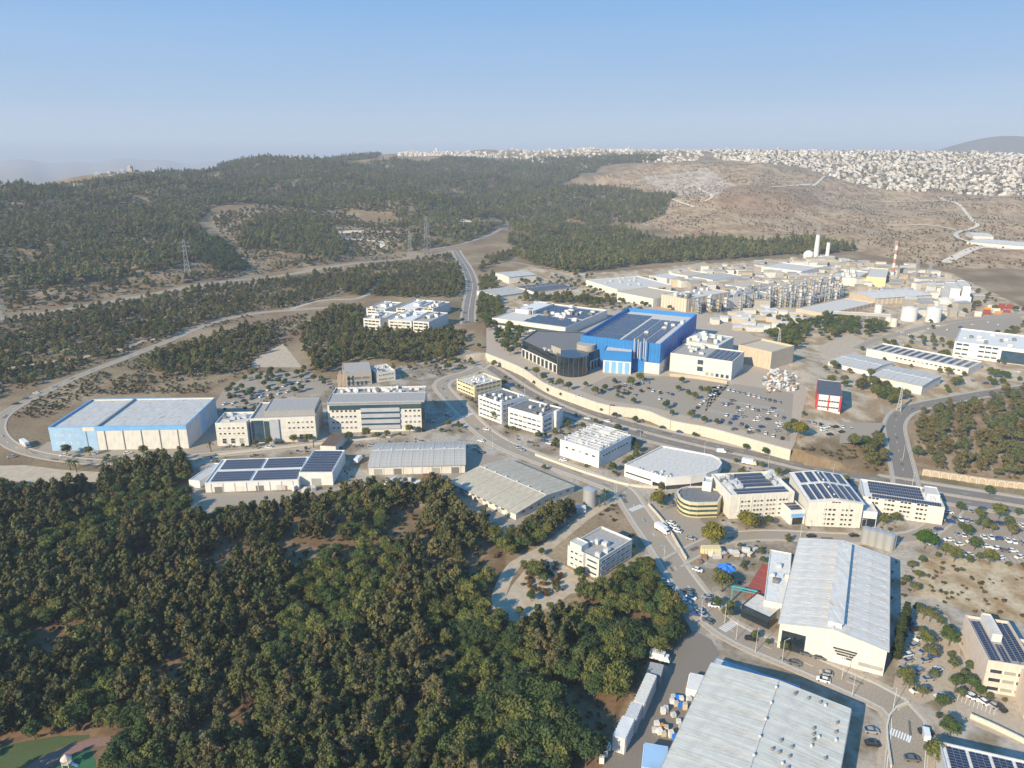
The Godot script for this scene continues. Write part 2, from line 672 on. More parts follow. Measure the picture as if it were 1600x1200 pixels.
func hall(called: String, label: String, category: String, spec: Array, wall: String, roof: String, axis: String, rise: float, o := {}) -> Dictionary:
	# a shed under a pitched or barrel roof; the ridge runs along u (first edge) or v (second edge)
	var B := begin(called, label, category, spec, o.get("group", ""))
	B.rise = rise
	B.axis = axis
	B.barrel = o.get("barrel", false)
	var P: PackedVector2Array = B.P
	var inn := inset(P, .3, B.s)
	for i in 4:
		var wm: String = o.get("walls", {}).get(i, wall)
		part("wall", vertical(P, inn, i, -2.5, B.h - .05).commit(M[wm]), B.root)
	var prof := [0.0, .5, 1.0]
	if B.barrel:
		prof = []
		for k in 13:
			prof.append(k / 12.0)
	var over: float = o.get("over", .5)
	var L := P[0].distance_to(P[1]) if axis == "u" else P[0].distance_to(P[3])
	var C := P[0].distance_to(P[3]) if axis == "u" else P[0].distance_to(P[1])
	var n: int = o.get("sheets", 8)
	for side in 2:
		var ks := []
		for k in prof.size():
			if (side == 0 and prof[k] <= .5) or (side == 1 and prof[k] >= .5):
				ks.append(prof[k])
		for q in n:
			var l0 := (-over / L if q == 0 else float(q) / n + .0012)
			var l1 := (1 + over / L if q == n - 1 else float(q + 1) / n - .0012)
			var m := MB.new()
			var lift := .03 * ((q * 7 + side * 3) % 3)
			for k in ks.size() - 1:
				var c0: float = ks[k]
				var c1: float = ks[k + 1]
				var pts := []
				for cc in [[l0, c0], [l1, c0], [l1, c1], [l0, c1]]:
					var ct: float = cc[1]
					var ext := 0.0
					if ct == 0.0:
						ext = -over / C
					elif ct == 1.0:
						ext = over / C
					var p := bil(P, cc[0], ct + ext) if axis == "u" else bil(P, ct + ext, cc[0])
					var y: float = rise * (sin(PI * ct) if B.barrel else 1 - absf(2 * ct - 1))
					if ext != 0.0 and not B.barrel:
						y -= rise * 2 * over / C
					pts.append(Vector3(p.x, B.h + y + lift, p.y))
				if (pts[1] - pts[0]).cross(pts[3] - pts[0]).y < 0:
					pts = [pts[1], pts[0], pts[3], pts[2]]
				m.quad(pts[0], pts[1], pts[2], pts[3])
				var dn := Vector3.DOWN * .18
				m.quad(pts[3] + dn, pts[2] + dn, pts[1] + dn, pts[0] + dn)
				for e in 4:
					m.quad(pts[e] + dn, pts[(e + 1) % 4] + dn, pts[(e + 1) % 4], pts[e])
			part("roof_sheet", m.commit(M[roof]), B.root)
	var rc := MB.new()
	var ra := bil(P, 0, .5) if axis == "u" else bil(P, .5, 0)
	var rb := bil(P, 1, .5) if axis == "u" else bil(P, .5, 1)
	rc.bar(Vector3(ra.x, B.h + rise + .08, ra.y), Vector3(rb.x, B.h + rise + .08, rb.y), .34)
	part("ridge_cap", rc.commit(M.light_grey), B.root)
	var vents := int(L / 7.0)
	for k in vents:
		var vp := ra.lerp(rb, (k + .5) / vents)
		var vm := MB.new()
		vm.tube(Vector3(0, 0, 0), Vector3(0, .5, 0), .3, .3, 8)
		vm.tube(Vector3(0, .5, 0), Vector3(0, .95, 0), .52, .2, 8)
		part("ridge_vent", vm.commit(M.machine), B.root, Transform3D(Basis(), Vector3(vp.x, B.h + rise + .1, vp.y)))
	for g in 2:
		var ga := bil(P, 0, g) if axis == "u" else bil(P, g, 0)
		var gb := bil(P, 1, g) if axis == "u" else bil(P, g, 1)
		var gn := (bil(P, .5, g) - bil(P, .5, .5)).normalized() if axis == "u" else (bil(P, g, .5) - bil(P, .5, .5)).normalized()
		ga += gn * (over + .1)
		gb += gn * (over + .1)
		var gm := MB.new()
		gm.bar(Vector3(ga.x, B.h - .2, ga.y), Vector3(gb.x, B.h - .2, gb.y), .22)
		part("gutter", gm.commit(M.grey_wall), B.root)
	for end in 2:
		var m := MB.new()
		for k in prof.size() - 1:
			var q := []
			for ct in [prof[k], prof[k + 1]]:
				var p := bil(P, end, ct) if axis == "u" else bil(P, ct, end)
				q.append([Vector3(p.x, B.h - .05, p.y), Vector3(p.x, B.h - .1 + rise * (sin(PI * ct) if B.barrel else 1 - absf(2 * ct - 1)), p.y)])
			m.quad(q[0][0], q[1][0], q[1][1], q[0][1])
		part("gable_wall", m.commit(M[o.get("gable", wall)]), B.root)
	return B


func door(B: Dictionary, e: int, s: float, w: float, h: float, mat := "grey_wall") -> void:
	var f := face_frame(B, e)
	var p: Vector2 = f.a.lerp(f.b, s)
	var m := MB.new()
	m.box(Vector3(0, h / 2, 0), Vector3(w, h, .14))
	for k in int(h / .6):
		m.box(Vector3(0, .3 + k * .6, .08), Vector3(w, .05, .04))
	part("door", m.commit(M[mat]), B.root, Transform3D(f.basis, Vector3(p.x, 0, p.y)))


func pilasters(B: Dictionary, e: int, n: int, w: float, y0: float, y1: float, mat: String, s0 := 0.0, s1 := 1.0, called := "pilaster") -> void:
	var f := face_frame(B, e)
	for k in n:
		var p: Vector2 = f.a.lerp(f.b, s0 + (s1 - s0) * (k + .5) / n)
		var m := MB.new()
		m.box(Vector3(0, (y0 + y1) / 2, .06), Vector3(w, y1 - y0, .3))
		part(called, m.commit(M[mat]), B.root, Transform3D(f.basis, Vector3(p.x, 0, p.y)))


func strip(B: Dictionary, e: int, y0: float, y1: float, mat: String, s0 := 0.0, s1 := 1.0, out := .12, called := "cladding") -> void:
	var f := face_frame(B, e)
	var p: Vector2 = f.a.lerp(f.b, (s0 + s1) / 2)
	var m := MB.new()
	m.box(Vector3(0, (y0 + y1) / 2, out / 2 - .02), Vector3(f.l * (s1 - s0), y1 - y0, out))
	part(called, m.commit(M[mat]), B.root, Transform3D(f.basis, Vector3(p.x, 0, p.y)))


func sign_text(B: Dictionary, e: int, s: float, y: float, text: String, size: float, mat: String) -> void:
	var f := face_frame(B, e)
	var p: Vector2 = f.a.lerp(f.b, s) + f.n * .2
	var tm := TextMesh.new()
	tm.text = text
	tm.font_size = 48
	tm.pixel_size = size / 48.0
	tm.depth = .12
	tm.material = M[mat]
	part("lettering", tm, B.root, Transform3D(f.basis, Vector3(p.x, y, p.y)))


# ---------------------------------------------------------------- roads and sheets
func smooth_line(p: PackedVector2Array, step := 7.0) -> PackedVector2Array:
	var c := Curve2D.new()
	for i in p.size():
		var a := p[maxi(0, i - 1)]
		var b := p[mini(p.size() - 1, i + 1)]
		var t := (b - a) / 6.0
		var l0 := p[i].distance_to(a)
		var l1 := p[i].distance_to(b)
		var k := (l0 + l1) / 2.0
		c.add_point(p[i], -t * (l0 / k if k > 0 else 0.0), t * (l1 / k if k > 0 else 0.0))
	c.bake_interval = step
	var r := PackedVector2Array()
	var n := maxi(2, int(c.get_baked_length() / step))
	for i in n + 1:
		r.append(c.sample_baked(c.get_baked_length() * i / n, true))
	return r


func normals2(p: PackedVector2Array) -> PackedVector2Array:
	var r := PackedVector2Array()
	for i in p.size():
		var d := (p[mini(p.size() - 1, i + 1)] - p[maxi(0, i - 1)]).normalized()
		r.append(Vector2(-d.y, d.x))
	return r


func lane(p: PackedVector2Array, o0: float, o1: float, lift: float, m: MB, deep := 0.0, flat := -1e9) -> void:
	var nn := normals2(p)
	for i in p.size() - 1:
		var q := []
		for k in [[i, o0], [i + 1, o0], [i + 1, o1], [i, o1]]:
			var w: Vector2 = p[k[0]] + nn[k[0]] * k[1]
			var y := (land(w.x, w.y) if flat < -1e8 else flat) + lift
			q.append(Vector3(w.x, y, w.y))
		if (q[1] - q[0]).cross(q[3] - q[0]).y < 0:
			q = [q[1], q[0], q[3], q[2]]
		m.quad(q[0], q[1], q[2], q[3])
		if deep > 0:
			var dn := Vector3.DOWN * deep
			m.quad(q[0] + dn, q[1] + dn, q[1], q[0])
			m.quad(q[2] + dn, q[3] + dn, q[3], q[2])


func road(called: String, pts: Array, width: float, mat := "asphalt", o := {}) -> PackedVector2Array:
	var p := smooth_line(pv(pts), o.get("step", 7.0))
	var lift: float = o.get("lift", .06)
	var m := MB.new()
	lane(p, -width / 2, width / 2, lift, m)
	var r := setting(called, m.commit(M[mat]))
	var nn := normals2(p)
	var wide: float = width / 2 + o.get("side", 0.0) + 1.5
	for i in p.size() - 1:
		take(PackedVector2Array([p[i] - nn[i] * wide, p[i + 1] - nn[i + 1] * wide, p[i + 1] + nn[i + 1] * wide, p[i] + nn[i] * wide]), 2)
	var pr := RandomNumberGenerator.new()
	pr.seed = called.length() * 31
	if mat in ["asphalt", "old_asphalt"]:
		for i in range(2, p.size() - 2, 3):
			if pr.randf() < .6 and p[i].length() < 700:
				var k := MB.new()
				var off := pr.randf_range(-.4, .25) * width
				var seg := PackedVector2Array([p[i], p[i].lerp(p[i + 1], pr.randf_range(.3, 1.0))])
				lane(seg, off, off + pr.randf_range(.6, 2.6), lift + .003, k)
				part("tar_patch", k.commit(M.asphalt_new), r)
	if o.get("side", 0.0) > 0:
		for s in [-1, 1]:
			var k := MB.new()
			lane(p, s * width / 2, s * (width / 2 + .35), lift + .13, k, .3)
			part("kerb", k.commit(M.kerb), r)
			var w := MB.new()
			lane(p, s * (width / 2 + .35), s * (width / 2 + o.side), lift + .125, w, .3)
			part("pavement", w.commit(M.paving), r)
	if o.get("median", 0.0) > 0:
		var k := MB.new()
		lane(p, -o.median / 2, o.median / 2, lift + .15, k, .3)
		part("median_strip", k.commit(M[o.get("median_mat", "dirt")]), r)
	for off in o.get("lines", []):
		var k := MB.new()
		lane(p, off - .09, off + .09, lift + .005, k)
		var mk2 := part("edge_line", k.commit(M.paint), r)
		mk2.set_meta("kind", "stuff")
	for off in o.get("dashes", []):
		var k := MB.new()
		for i in range(0, p.size() - 1, 2):
			var a = p[i] + nn[i] * off
			var d := (p[i + 1] - p[i]).normalized() * 3.0
			var e := Vector2(-d.y, d.x).normalized() * .09
			var y := land(a.x, a.y) + lift + .005
			k.quad(Vector3(a.x - e.x, y, a.y - e.y), Vector3(a.x + e.x, y, a.y + e.y), Vector3(a.x + d.x + e.x, y, a.y + d.y + e.y), Vector3(a.x + d.x - e.x, y, a.y + d.y - e.y))
		if k.v.size():
			var mk3 := part("lane_dashes", k.commit(M.paint), r)
			mk3.set_meta("kind", "stuff")
	return p


func yard(called: String, pts: Array, mat: String, lift := .03, mark := 2) -> MeshInstance3D:
	# a level paved or earth sheet laid on the flat ground
	var p := pv(pts)
	var m := MB.new()
	var c := Vector2.ZERO
	for q in p:
		c += q
	c /= p.size()
	m.top(p, high(c.x, c.y) + lift)
	if mark:
		take(p, mark)
	return setting(called, m.commit(M[mat]))


func bay_lines(parent: Node, a: Vector2, b: Vector2, n: int, depth: float, lift: float) -> void:
	var d := (b - a).normalized()
	var e := Vector2(-d.y, d.x)
	var m := MB.new()
	var y := high(a.x, a.y) + lift
	for k in n + 1:
		var p := a.lerp(b, float(k) / n)
		var q := p + e * depth
		var w := d * .07
		m.quad(Vector3(p.x - w.x, y, p.y - w.y), Vector3(p.x + w.x, y, p.y + w.y), Vector3(q.x + w.x, y, q.y + w.y), Vector3(q.x - w.x, y, q.y - w.y))
	var o := part("bay_marking", m.commit(M.paint), parent)
	o.set_meta("kind", "stuff")


func free_wall(called: String, label: String, pts: Array, h: float, t: float, mat: String, piece := 8.0, base := -1e9) -> Node3D:
	var p := smooth_line(pv(pts), piece)
	var root := thing(called, label, "wall", Vector3(p[0].x, 0, p[0].y))
	for i in p.size() - 1:
		var a := p[i]
		var b := p[i + 1]
		var mid := (a + b) / 2
		var y := high(mid.x, mid.y) if base < -1e8 else base
		var d := (b - a)
		var m := MB.new()
		m.box(Vector3(0, h / 2 - .3, 0), Vector3(d.length() - .06, h + .6, t))
		m.box(Vector3(0, h + .06, 0), Vector3(d.length() - .02, .12, t + .12))
		part("wall_panel", m.commit(M[mat]), root, Transform3D(Basis(Vector3.UP, -d.angle()), Vector3(mid.x - p[0].x, y, mid.y - p[0].y)))
	return root


# ---------------------------------------------------------------- vehicles
var car_proto := {}

func car_section(x: float, w: float, y0: float, y1: float, tw: float) -> Array:
	return [Vector3(x, y0, -w), Vector3(x, y0, w), Vector3(x, y1, tw), Vector3(x, y1, -tw)]


func loft(m: MB, secs: Array) -> void:
	for i in secs.size() - 1:
		var a: Array = secs[i]
		var b: Array = secs[i + 1]
		for k in 4:
			m.quad(a[(k + 1) % 4], b[(k + 1) % 4], b[k], a[k])
	var f: Array = secs[0]
	var l: Array = secs[-1]
	m.quad(f[0], f[1], f[2], f[3])
	m.quad(l[1], l[0], l[3], l[2])


func car_meshes(kind: String) -> Dictionary:
	var L := 4.3
	var body := MB.new()
	var glass := MB.new()
	if kind == "van":
		L = 5.4
		loft(body, [car_section(-L / 2, .92, .35, 2.2, .85), car_section(L / 2 - 1.5, .95, .3, 2.25, .86), car_section(L / 2 - .9, .95, .3, 1.35, .9), car_section(L / 2, .88, .35, .95, .85)])
		loft(glass, [car_section(L / 2 - 1.62, .88, 1.35, 2.1, .84), car_section(L / 2 - 1.2, .88, 1.35, 2.0, .86), car_section(L / 2 - .82, .9, 1.3, 1.42, .88)])
	else:
		loft(body, [car_section(-L / 2, .82, .4, .85, .78), car_section(-L / 2 + .35, .88, .25, .98, .84), car_section(.9, .9, .25, .98, .86), car_section(L / 2 - .4, .87, .25, .85, .8), car_section(L / 2, .75, .38, .68, .7)])
		loft(body, [car_section(-1.25, .62, 1.40, 1.43, .6), car_section(-.2, .66, 1.42, 1.47, .62), car_section(.35, .64, 1.40, 1.43, .6)])
		loft(glass, [car_section(-1.95, .72, .95, 1.0, .70), car_section(-1.3, .78, .95, 1.41, .62), car_section(.35, .80, .95, 1.41, .63), car_section(1.15, .78, .95, 1.0, .74)])
	var wheel := MB.new()
	wheel.tube(Vector3(0, 0, -.11), Vector3(0, 0, .11), .32, .32, 10)
	wheel.tube(Vector3(0, 0, .11), Vector3(0, 0, -.11), .32, .32, 10)
	return {"body": body, "glass": glass, "wheel": wheel, "L": L}


func car(p: Vector2, deg: float, paint: String, label: String, group: String, kind := "car") -> void:
	var key := kind + paint
	if not car_proto.has(key):
		var d := car_meshes(kind)
		car_proto[key] = {"body": d.body.commit(M["car_" + paint]), "glass": d.glass.commit(M.glass), "wheel": car_proto["wheel"] if car_proto.has("wheel") else d.wheel.commit(M.tyre), "L": d.L}
		car_proto["wheel"] = car_proto[key].wheel
	var q: Dictionary = car_proto[key]
	var o := thing("parked_car" if kind == "car" else "delivery_van", label, kind, at2(p, .07), deg_to_rad(deg), group)
	part("body", q.body, o)
	part("windows", q.glass, o)
	for s in [[-1, -1], [-1, 1], [1, -1], [1, 1]]:
		part("wheel", q.wheel, o, Transform3D(Basis(), Vector3(s[0] * (q.L / 2 - .85), .32, s[1] * .78)))
	take(PackedVector2Array([p + Vector2(-2, -2), p + Vector2(2, -2), p + Vector2(2, 2), p + Vector2(-2, 2)]), 2)


const ORD := ["first", "second", "third", "fourth", "fifth", "sixth", "seventh", "eighth", "ninth", "tenth", "eleventh", "twelfth", "thirteenth", "fourteenth", "fifteenth", "sixteenth", "seventeenth", "eighteenth", "nineteenth", "twentieth"]
const PAINTS := ["white", "white", "white", "silver", "grey", "black", "white", "silver", "blue", "white", "grey", "silver"]

func cars(pts: Array, deg: float, where: String, sd: int, spread := 4.0, from := "nearest") -> void:
	var r := RandomNumberGenerator.new()
	r.seed = sd
	var p := pv(pts)
	for i in p.size():
		var paint: String = PAINTS[r.randi() % PAINTS.size()]
		var turn := deg + (180.0 if r.randf() < .5 else 0.0) + r.randf_range(-spread, spread)
		var nth: String = ORD[i] if i < ORD.size() else "%dth" % (i + 1)
		car(p[i], turn, paint, "%s car, %s counted along %s" % [paint, nth, where], "cars " + where)


func box_truck(p: Vector2, deg: float, box_mat: String, cab_mat: String, label: String, long := 6.0) -> void:
	var o := thing("box_truck", label, "truck", at2(p, .07), deg_to_rad(deg))
	var m := MB.new()
	m.box(Vector3(-.8, 2.05, 0), Vector3(long, 2.5, 2.4))
	part("cargo_box", m.commit(M[box_mat]), o)
	m = MB.new()
	loft(m, [car_section(long / 2 - .7, 1.1, .6, 2.6, 1.05), car_section(long / 2 + .5, 1.1, .55, 2.6, 1.05), car_section(long / 2 + 1.1, 1.08, .55, 1.5, 1.05)])
	part("cab", m.commit(M[cab_mat]), o)
	m = MB.new()
	m.box(Vector3(long / 2 + .84, 2.02, 0), Vector3(.1, .8, 1.9), Basis(Vector3.BACK, .5))
	part("windscreen", m.commit(M.glass), o)
	m = MB.new()
	m.box(Vector3(0, .7, 0), Vector3(long + 1, .22, 1.0))
	part("chassis", m.commit(M.machine_dark), o)
	for x in [-long / 2 + .6, long / 2 + .3]:
		for z in [-1, 1]:
			m = MB.new()
			m.tube(Vector3(0, 0, -.15), Vector3(0, 0, .15), .46, .46, 10)
			m.tube(Vector3(0, 0, .15), Vector3(0, 0, -.15), .46, .46, 10)
			part("wheel", m.commit(M.tyre), o, Transform3D(Basis(), Vector3(x, .46, z * .95)))


func container(spec: Array, mat: String, label: String, called := "storage_container", cat := "container") -> void:
	var B := begin(called, label, cat, spec)
	var P: PackedVector2Array = B.P
	var inn := inset(P, .1, B.s)
	var m := MB.new()
	for i in P.size():
		var w := vertical(P, inn, i, 0, B.h)
		m.v.append_array(w.v); m.n.append_array(w.n); m.uv.append_array(w.uv)
	part("side_walls", m.commit(M[mat]), B.root)
	m = MB.new()
	m.top(inn, B.h - .05)
	part("lid", m.commit(M[mat]), B.root)
	for e in 4:
		var f := face_frame(B, e)
		pilasters(B, e, maxi(1, int(f.l / 1.2)), .14, .1, B.h - .1, mat, 0, 1, "rib")


# ---------------------------------------------------------------- poles, masts, tanks
func lamp_post(p: Vector2, h: float, deg: float, label: String) -> void:
	var o := thing("street_lamp", label, "street lamp", at2(p), deg_to_rad(deg), "street lamps along the roads")
	var m := MB.new()
	m.tube(Vector3.ZERO, Vector3(0, h, 0), .11, .06, 8)
	part("pole", m.commit(M.light_grey), o)
	m = MB.new()
	m.bar(Vector3(0, h - .1, 0), Vector3(1.6, h + .25, 0), .08)
	part("arm", m.commit(M.light_grey), o)
	m = MB.new()
	m.box(Vector3(1.9, h + .28, 0), Vector3(.8, .14, .3))
	part("lamp_head", m.commit(M.silver), o)


func pylon(p: Vector2, h: float, deg: float, label: String) -> void:
	var o := thing("power_pylon", label, "pylon", at2(p, -.3), deg_to_rad(deg), "lattice power pylons")
	var m := MB.new()
	var b := h * .085
	var t := h * .022
	var n := 8
	for i in n:
		var y0 := h * i / n
		var y1 := h * (i + 1) / n
		var w0 := lerpf(b, t, pow(float(i) / n, .7))
		var w1 := lerpf(b, t, pow(float(i + 1) / n, .7))
		for k in 4:
			var c := [Vector2(-1, -1), Vector2(1, -1), Vector2(1, 1), Vector2(-1, 1)]
			var q0: Vector2 = c[k]
			var q1: Vector2 = c[(k + 1) % 4]
			m.bar(Vector3(q0.x * w0, y0, q0.y * w0), Vector3(q0.x * w1, y1, q0.y * w1), .28)
			m.bar(Vector3(q0.x * w0, y0, q0.y * w0), Vector3(q1.x * w1, y1, q1.y * w1), .16)
			m.bar(Vector3(q1.x * w0, y0, q1.y * w0), Vector3(q0.x * w1, y1, q0.y * w1), .16)
	part("lattice_mast", m.commit(M.steel), o)
	for k in 3:
		m = MB.new()
		var y := h * (.66 + .13 * k)
		var l := h * (.16 - .02 * k)
		for s in [-1, 1]:
			m.bar(Vector3(0, y, -.6), Vector3(s * l, y, 0), .16)
			m.bar(Vector3(0, y, .6), Vector3(s * l, y, 0), .16)
			m.bar(Vector3(0, y + h * .035, 0), Vector3(s * l, y, 0), .14)
			m.tube(Vector3(s * l, y, 0), Vector3(s * l, y - 1.6, 0), .14, .14, 6)
		part("cross_arm", m.commit(M.steel), o)


func tank(p: Vector2, r: float, h: float, mat: String, label: String, called := "storage_tank", group := "") -> void:
	var o := thing(called, label, "tank", at2(p, -.3), 0, group)
	var m := MB.new()
	m.tube(Vector3.ZERO, Vector3(0, h, 0), r, r, 24, false)
	part("shell", m.commit(M[mat]), o)
	m = MB.new()
	m.tube(Vector3(0, h, 0), Vector3(0, h + r * .22, 0), r * 1.02, .15, 24)
	part("tank_roof", m.commit(M[mat]), o)
	m = MB.new()
	for k in 3:
		m.tube(Vector3(0, h * (.3 + .3 * k), 0), Vector3(0, h * (.3 + .3 * k) + .15, 0), r + .07, r + .07, 24)
	part("hoop", m.commit(M.steel), o)
	m = MB.new()
	m.bar(Vector3(r + .3, 0, 0), Vector3(r + .3, h + .8, 0), .2)
	m.bar(Vector3(r + .3, 0, .6), Vector3(r + .3, h + .8, .6), .2)
	part("ladder", m.commit(M.steel), o)
	take(PackedVector2Array([p + Vector2(-r, -r), p + Vector2(r, -r), p + Vector2(r, r), p + Vector2(-r, r)]))


func stack(p: Vector2, r0: float, r1: float, h: float, mats: Array, label: String) -> void:
	var o := thing("chimney_stack", label, "chimney", at2(p, -.3))
	var n := mats.size()
	for k in n:
		var m := MB.new()
		m.tube(Vector3(0, h * k / n, 0), Vector3(0, h * (k + 1) / n, 0), lerpf(r0, r1, float(k) / n), lerpf(r0, r1, float(k + 1) / n), 16, k == n - 1)
		part("stack_section", m.commit(M[mats[k]]), o)
	var m := MB.new()
	m.tube(Vector3(0, h * .98, 0), Vector3(0, h, 0), r1 * 1.25, r1 * 1.25, 16)
	part("rim", m.commit(M.steel), o)


# ---------------------------------------------------------------- trees
func leafy(sd: int, clumps: Array, per: int, leaf: float, base: Color, vary := .35, bark := Color(0, 0, 0)) -> ArrayMesh:
	var r := RandomNumberGenerator.new()
	r.seed = sd
	var m := MB.new()
	m.coloured = true
	for c in clumps:
		var at: Vector3 = c[0]
		var rad: float = c[1]
		var hue := r.randf_range(-1, 1)
		for k in per:
			var d := Vector3(r.randfn(), r.randfn() * .9, r.randfn()).normalized()
			var p := at + d * rad * Vector3(1, .8, 1) * pow(r.randf(), .4)
			var nn := (d + Vector3(r.randfn(), r.randfn() + .4, r.randfn()) * .45).normalized()
			var x := nn.cross(Vector3(r.randfn(), r.randfn(), r.randfn())).normalized()
			var y := nn.cross(x)
			var s := leaf * r.randf_range(.6, 1.3)
			var f := 1.0 + vary * (r.randf_range(-1, 1) * .45 + hue * .4)
			m.tint = Color(base.r * f * (1 + .08 * hue), base.g * f, base.b * f * (1 - .1 * hue))
			m.tri(p - x * s * .5 - y * s * .3, p + x * s * .5 - y * s * .3, p + y * s * .6)
	return m.commit(M.leaf)


func crown_pine(sd: int, h: float, rad: float, levels: int) -> Array:
	var r := RandomNumberGenerator.new()
	r.seed = sd
	var c := []
	for l in levels:
		var t := (l + .3) / levels
		var y := h * lerpf(.34, .93, t)
		var w := rad * (1.0 - .75 * pow(t, 1.6)) * r.randf_range(.75, 1.1)
		var n := maxi(1, int(round(5.0 * (1 - t * .75))))
		var off := r.randf() * TAU
		for k in n:
			var a: float = off + TAU * k / n + r.randf_range(-.4, .4)
			var d := w * r.randf_range(.45, .95)
			c.append([Vector3(cos(a) * d, y + r.randf_range(-.06, .06) * h, sin(a) * d), rad * r.randf_range(.27, .46)])
	c.append([Vector3(r.randf_range(-.3, .3), h * .95, r.randf_range(-.3, .3)), rad * .3])
	return c


func crown_round(sd: int, h: float, rad: float, count: int) -> Array:
	var r := RandomNumberGenerator.new()
	r.seed = sd
	var c := []
	for k in count:
		var d := Vector3(r.randfn(), r.randfn(), r.randfn()).normalized()
		d.y = absf(d.y) * 1.0 - .25
		c.append([Vector3(0, h * .58, 0) + d * Vector3(rad * .68, h * .36, rad * .68) * r.randf_range(.6, 1.0), rad * r.randf_range(.3, .5)])
	c.append([Vector3(0, h * .6, 0), rad * .6])
	return c


func trunk_mesh(sd: int, h: float, r0: float, reach: float, limbs := 5) -> ArrayMesh:
	var r := RandomNumberGenerator.new()
	r.seed = sd
	var m := MB.new()
	var lean := Vector3(r.randf_range(-.06, .06), 0, r.randf_range(-.06, .06)) * h
	m.tube(Vector3(0, -.6, 0), lean * .4 + Vector3(0, h * .45, 0), r0, r0 * .7, 7, false)
	m.tube(lean * .4 + Vector3(0, h * .45, 0), lean + Vector3(0, h * .88, 0), r0 * .7, r0 * .2, 6, false)
	for k in limbs:
		var t := r.randf_range(.3, .75)
		var a := TAU * k / limbs + r.randf()
		var b := lean * t + Vector3(0, h * t, 0)
		m.tube(b, b + Vector3(cos(a) * reach * .75, h * .13, sin(a) * reach * .75), r0 * .38, r0 * .1, 5, false)
	return m.commit(M.bark)


var protos := {}

func tree_kind(key: String, sd: int, style: String, h: float, rad: float, c: Color, per: int, leaf: float) -> void:
	var cl: Array
	if style == "pine":
		cl = crown_pine(sd, h, rad, 5)
	elif style == "round":
		cl = crown_round(sd, h, rad, 16)
	else:
		cl = []
		for k in 9:
			cl.append([Vector3(0, h * (.12 + .1 * k), 0), rad * (1.0 - absf(k / 8.0 - .3) * .95)])
	protos[key] = {"crown": leafy(sd, cl, per, leaf, c), "trunk": trunk_mesh(sd, h, .09 + h * .012, rad * (.3 if style == "cypress" else 1.0))}


func plant(key: String, called: String, p: Vector2, scale: Vector3, turn: float, label: String, category: String, group: String) -> void:
	var o := thing(called, label, category, at2(p), turn, group)
	o.scale = scale
	part("trunk", protos[key].trunk, o)
	part("crown", protos[key].crown, o)


func scatter(poly: PackedVector2Array, spacing: float, sd: int, keep := 1.0, noise_cut := -2.0, noise_scale := 1.0, masked := true) -> PackedVector2Array:
	var r := RandomNumberGenerator.new()
	r.seed = sd
	var lo := poly[0]
	var hi := poly[0]
	for p in poly:
		lo = lo.min(p)
		hi = hi.max(p)
	var out := PackedVector2Array()
	var z := lo.y
	var row := 0
	while z < hi.y:
		var x := lo.x + (row % 2) * spacing * .5
		while x < hi.x:
			var p := Vector2(x + r.randf_range(-.48, .48) * spacing, z + r.randf_range(-.48, .48) * spacing)
			x += spacing
			if r.randf() > keep or not Geometry2D.is_point_in_polygon(p, poly):
				continue
			if noise_cut > -1.5 and na.get_noise_2d(p.x * noise_scale, p.y * noise_scale) < noise_cut:
				continue
			if masked and taken(p.x, p.y):
				continue
			out.append(p)
		z += spacing * .87
		row += 1
	return out


func wood(called: String, label: String, category: String, spots: PackedVector2Array, meshes: Array, smin: float, smax: float, sd: int, tint := Color.WHITE) -> void:
	# a mass of trees or bushes that nobody could count
	var r := RandomNumberGenerator.new()
	r.seed = sd
	var sets := []
	for k in meshes.size():
		sets.append([])
	for p in spots:
		sets[r.randi() % meshes.size()].append(p)
	for k in meshes.size():
		if sets[k].is_empty():
			continue
		var mm := MultiMesh.new()
		mm.transform_format = MultiMesh.TRANSFORM_3D
		mm.use_colors = true
		mm.mesh = meshes[k]
		mm.instance_count = sets[k].size()
		for i in sets[k].size():
			var p: Vector2 = sets[k][i]
			var s := r.randf_range(smin, smax) * (1 + .25 * na.get_noise_2d(p.x * .6, p.y * .6))
			mm.set_instance_transform(i, Transform3D(Basis(Vector3.UP, r.randf() * TAU).scaled(Vector3(s * r.randf_range(.85, 1.15), s * r.randf_range(.85, 1.2), s)), at2(p, -.15 * s)))
			var f := r.randf_range(.72, 1.28) * (1 + .3 * nb.get_noise_2d(p.x, p.y))
			mm.set_instance_color(i, Color(tint.r * f * r.randf_range(.9, 1.12), tint.g * f, tint.b * f))
		var o := MultiMeshInstance3D.new()
		o.name = numbered(called)
		o.multimesh = mm
		add_child(o)
		tag(o, label, category)
		o.set_meta("kind", "stuff")


func palm(p: Vector2, h: float, sd: int, label: String) -> void:
	var r := RandomNumberGenerator.new()
	r.seed = sd
	var o := thing("palm_tree", label, "palm", at2(p), r.randf() * TAU, "palms along the service road")
	var m := MB.new()
	m.tube(Vector3(0, -.5, 0), Vector3(.15, h, .1), .32, .22, 8)
	part("trunk", m.commit(M.bark), o)
	var f := MB.new()
	f.coloured = true
	for k in 22:
		var a := TAU * k / 22 + r.randf() * .3
		var lift := r.randf_range(-.3, .9)
		var d := Vector3(cos(a), 0, sin(a))
		var e := Vector3(-sin(a), 0, cos(a))
		var q := Vector3(.15, h, .1)
		var w := .32
		f.tint = Color(.055, .08, .03) * r.randf_range(.75, 1.3)
		for s in 4:
			var q2 := q + d * .75 + Vector3.UP * (lift - s * .38) * .75
			f.quad(q - e * w, q + e * w, q2 + e * w * .85, q2 - e * w * .85)
			q = q2
			w *= .8
	part("crown", f.commit(M.leaf), o)


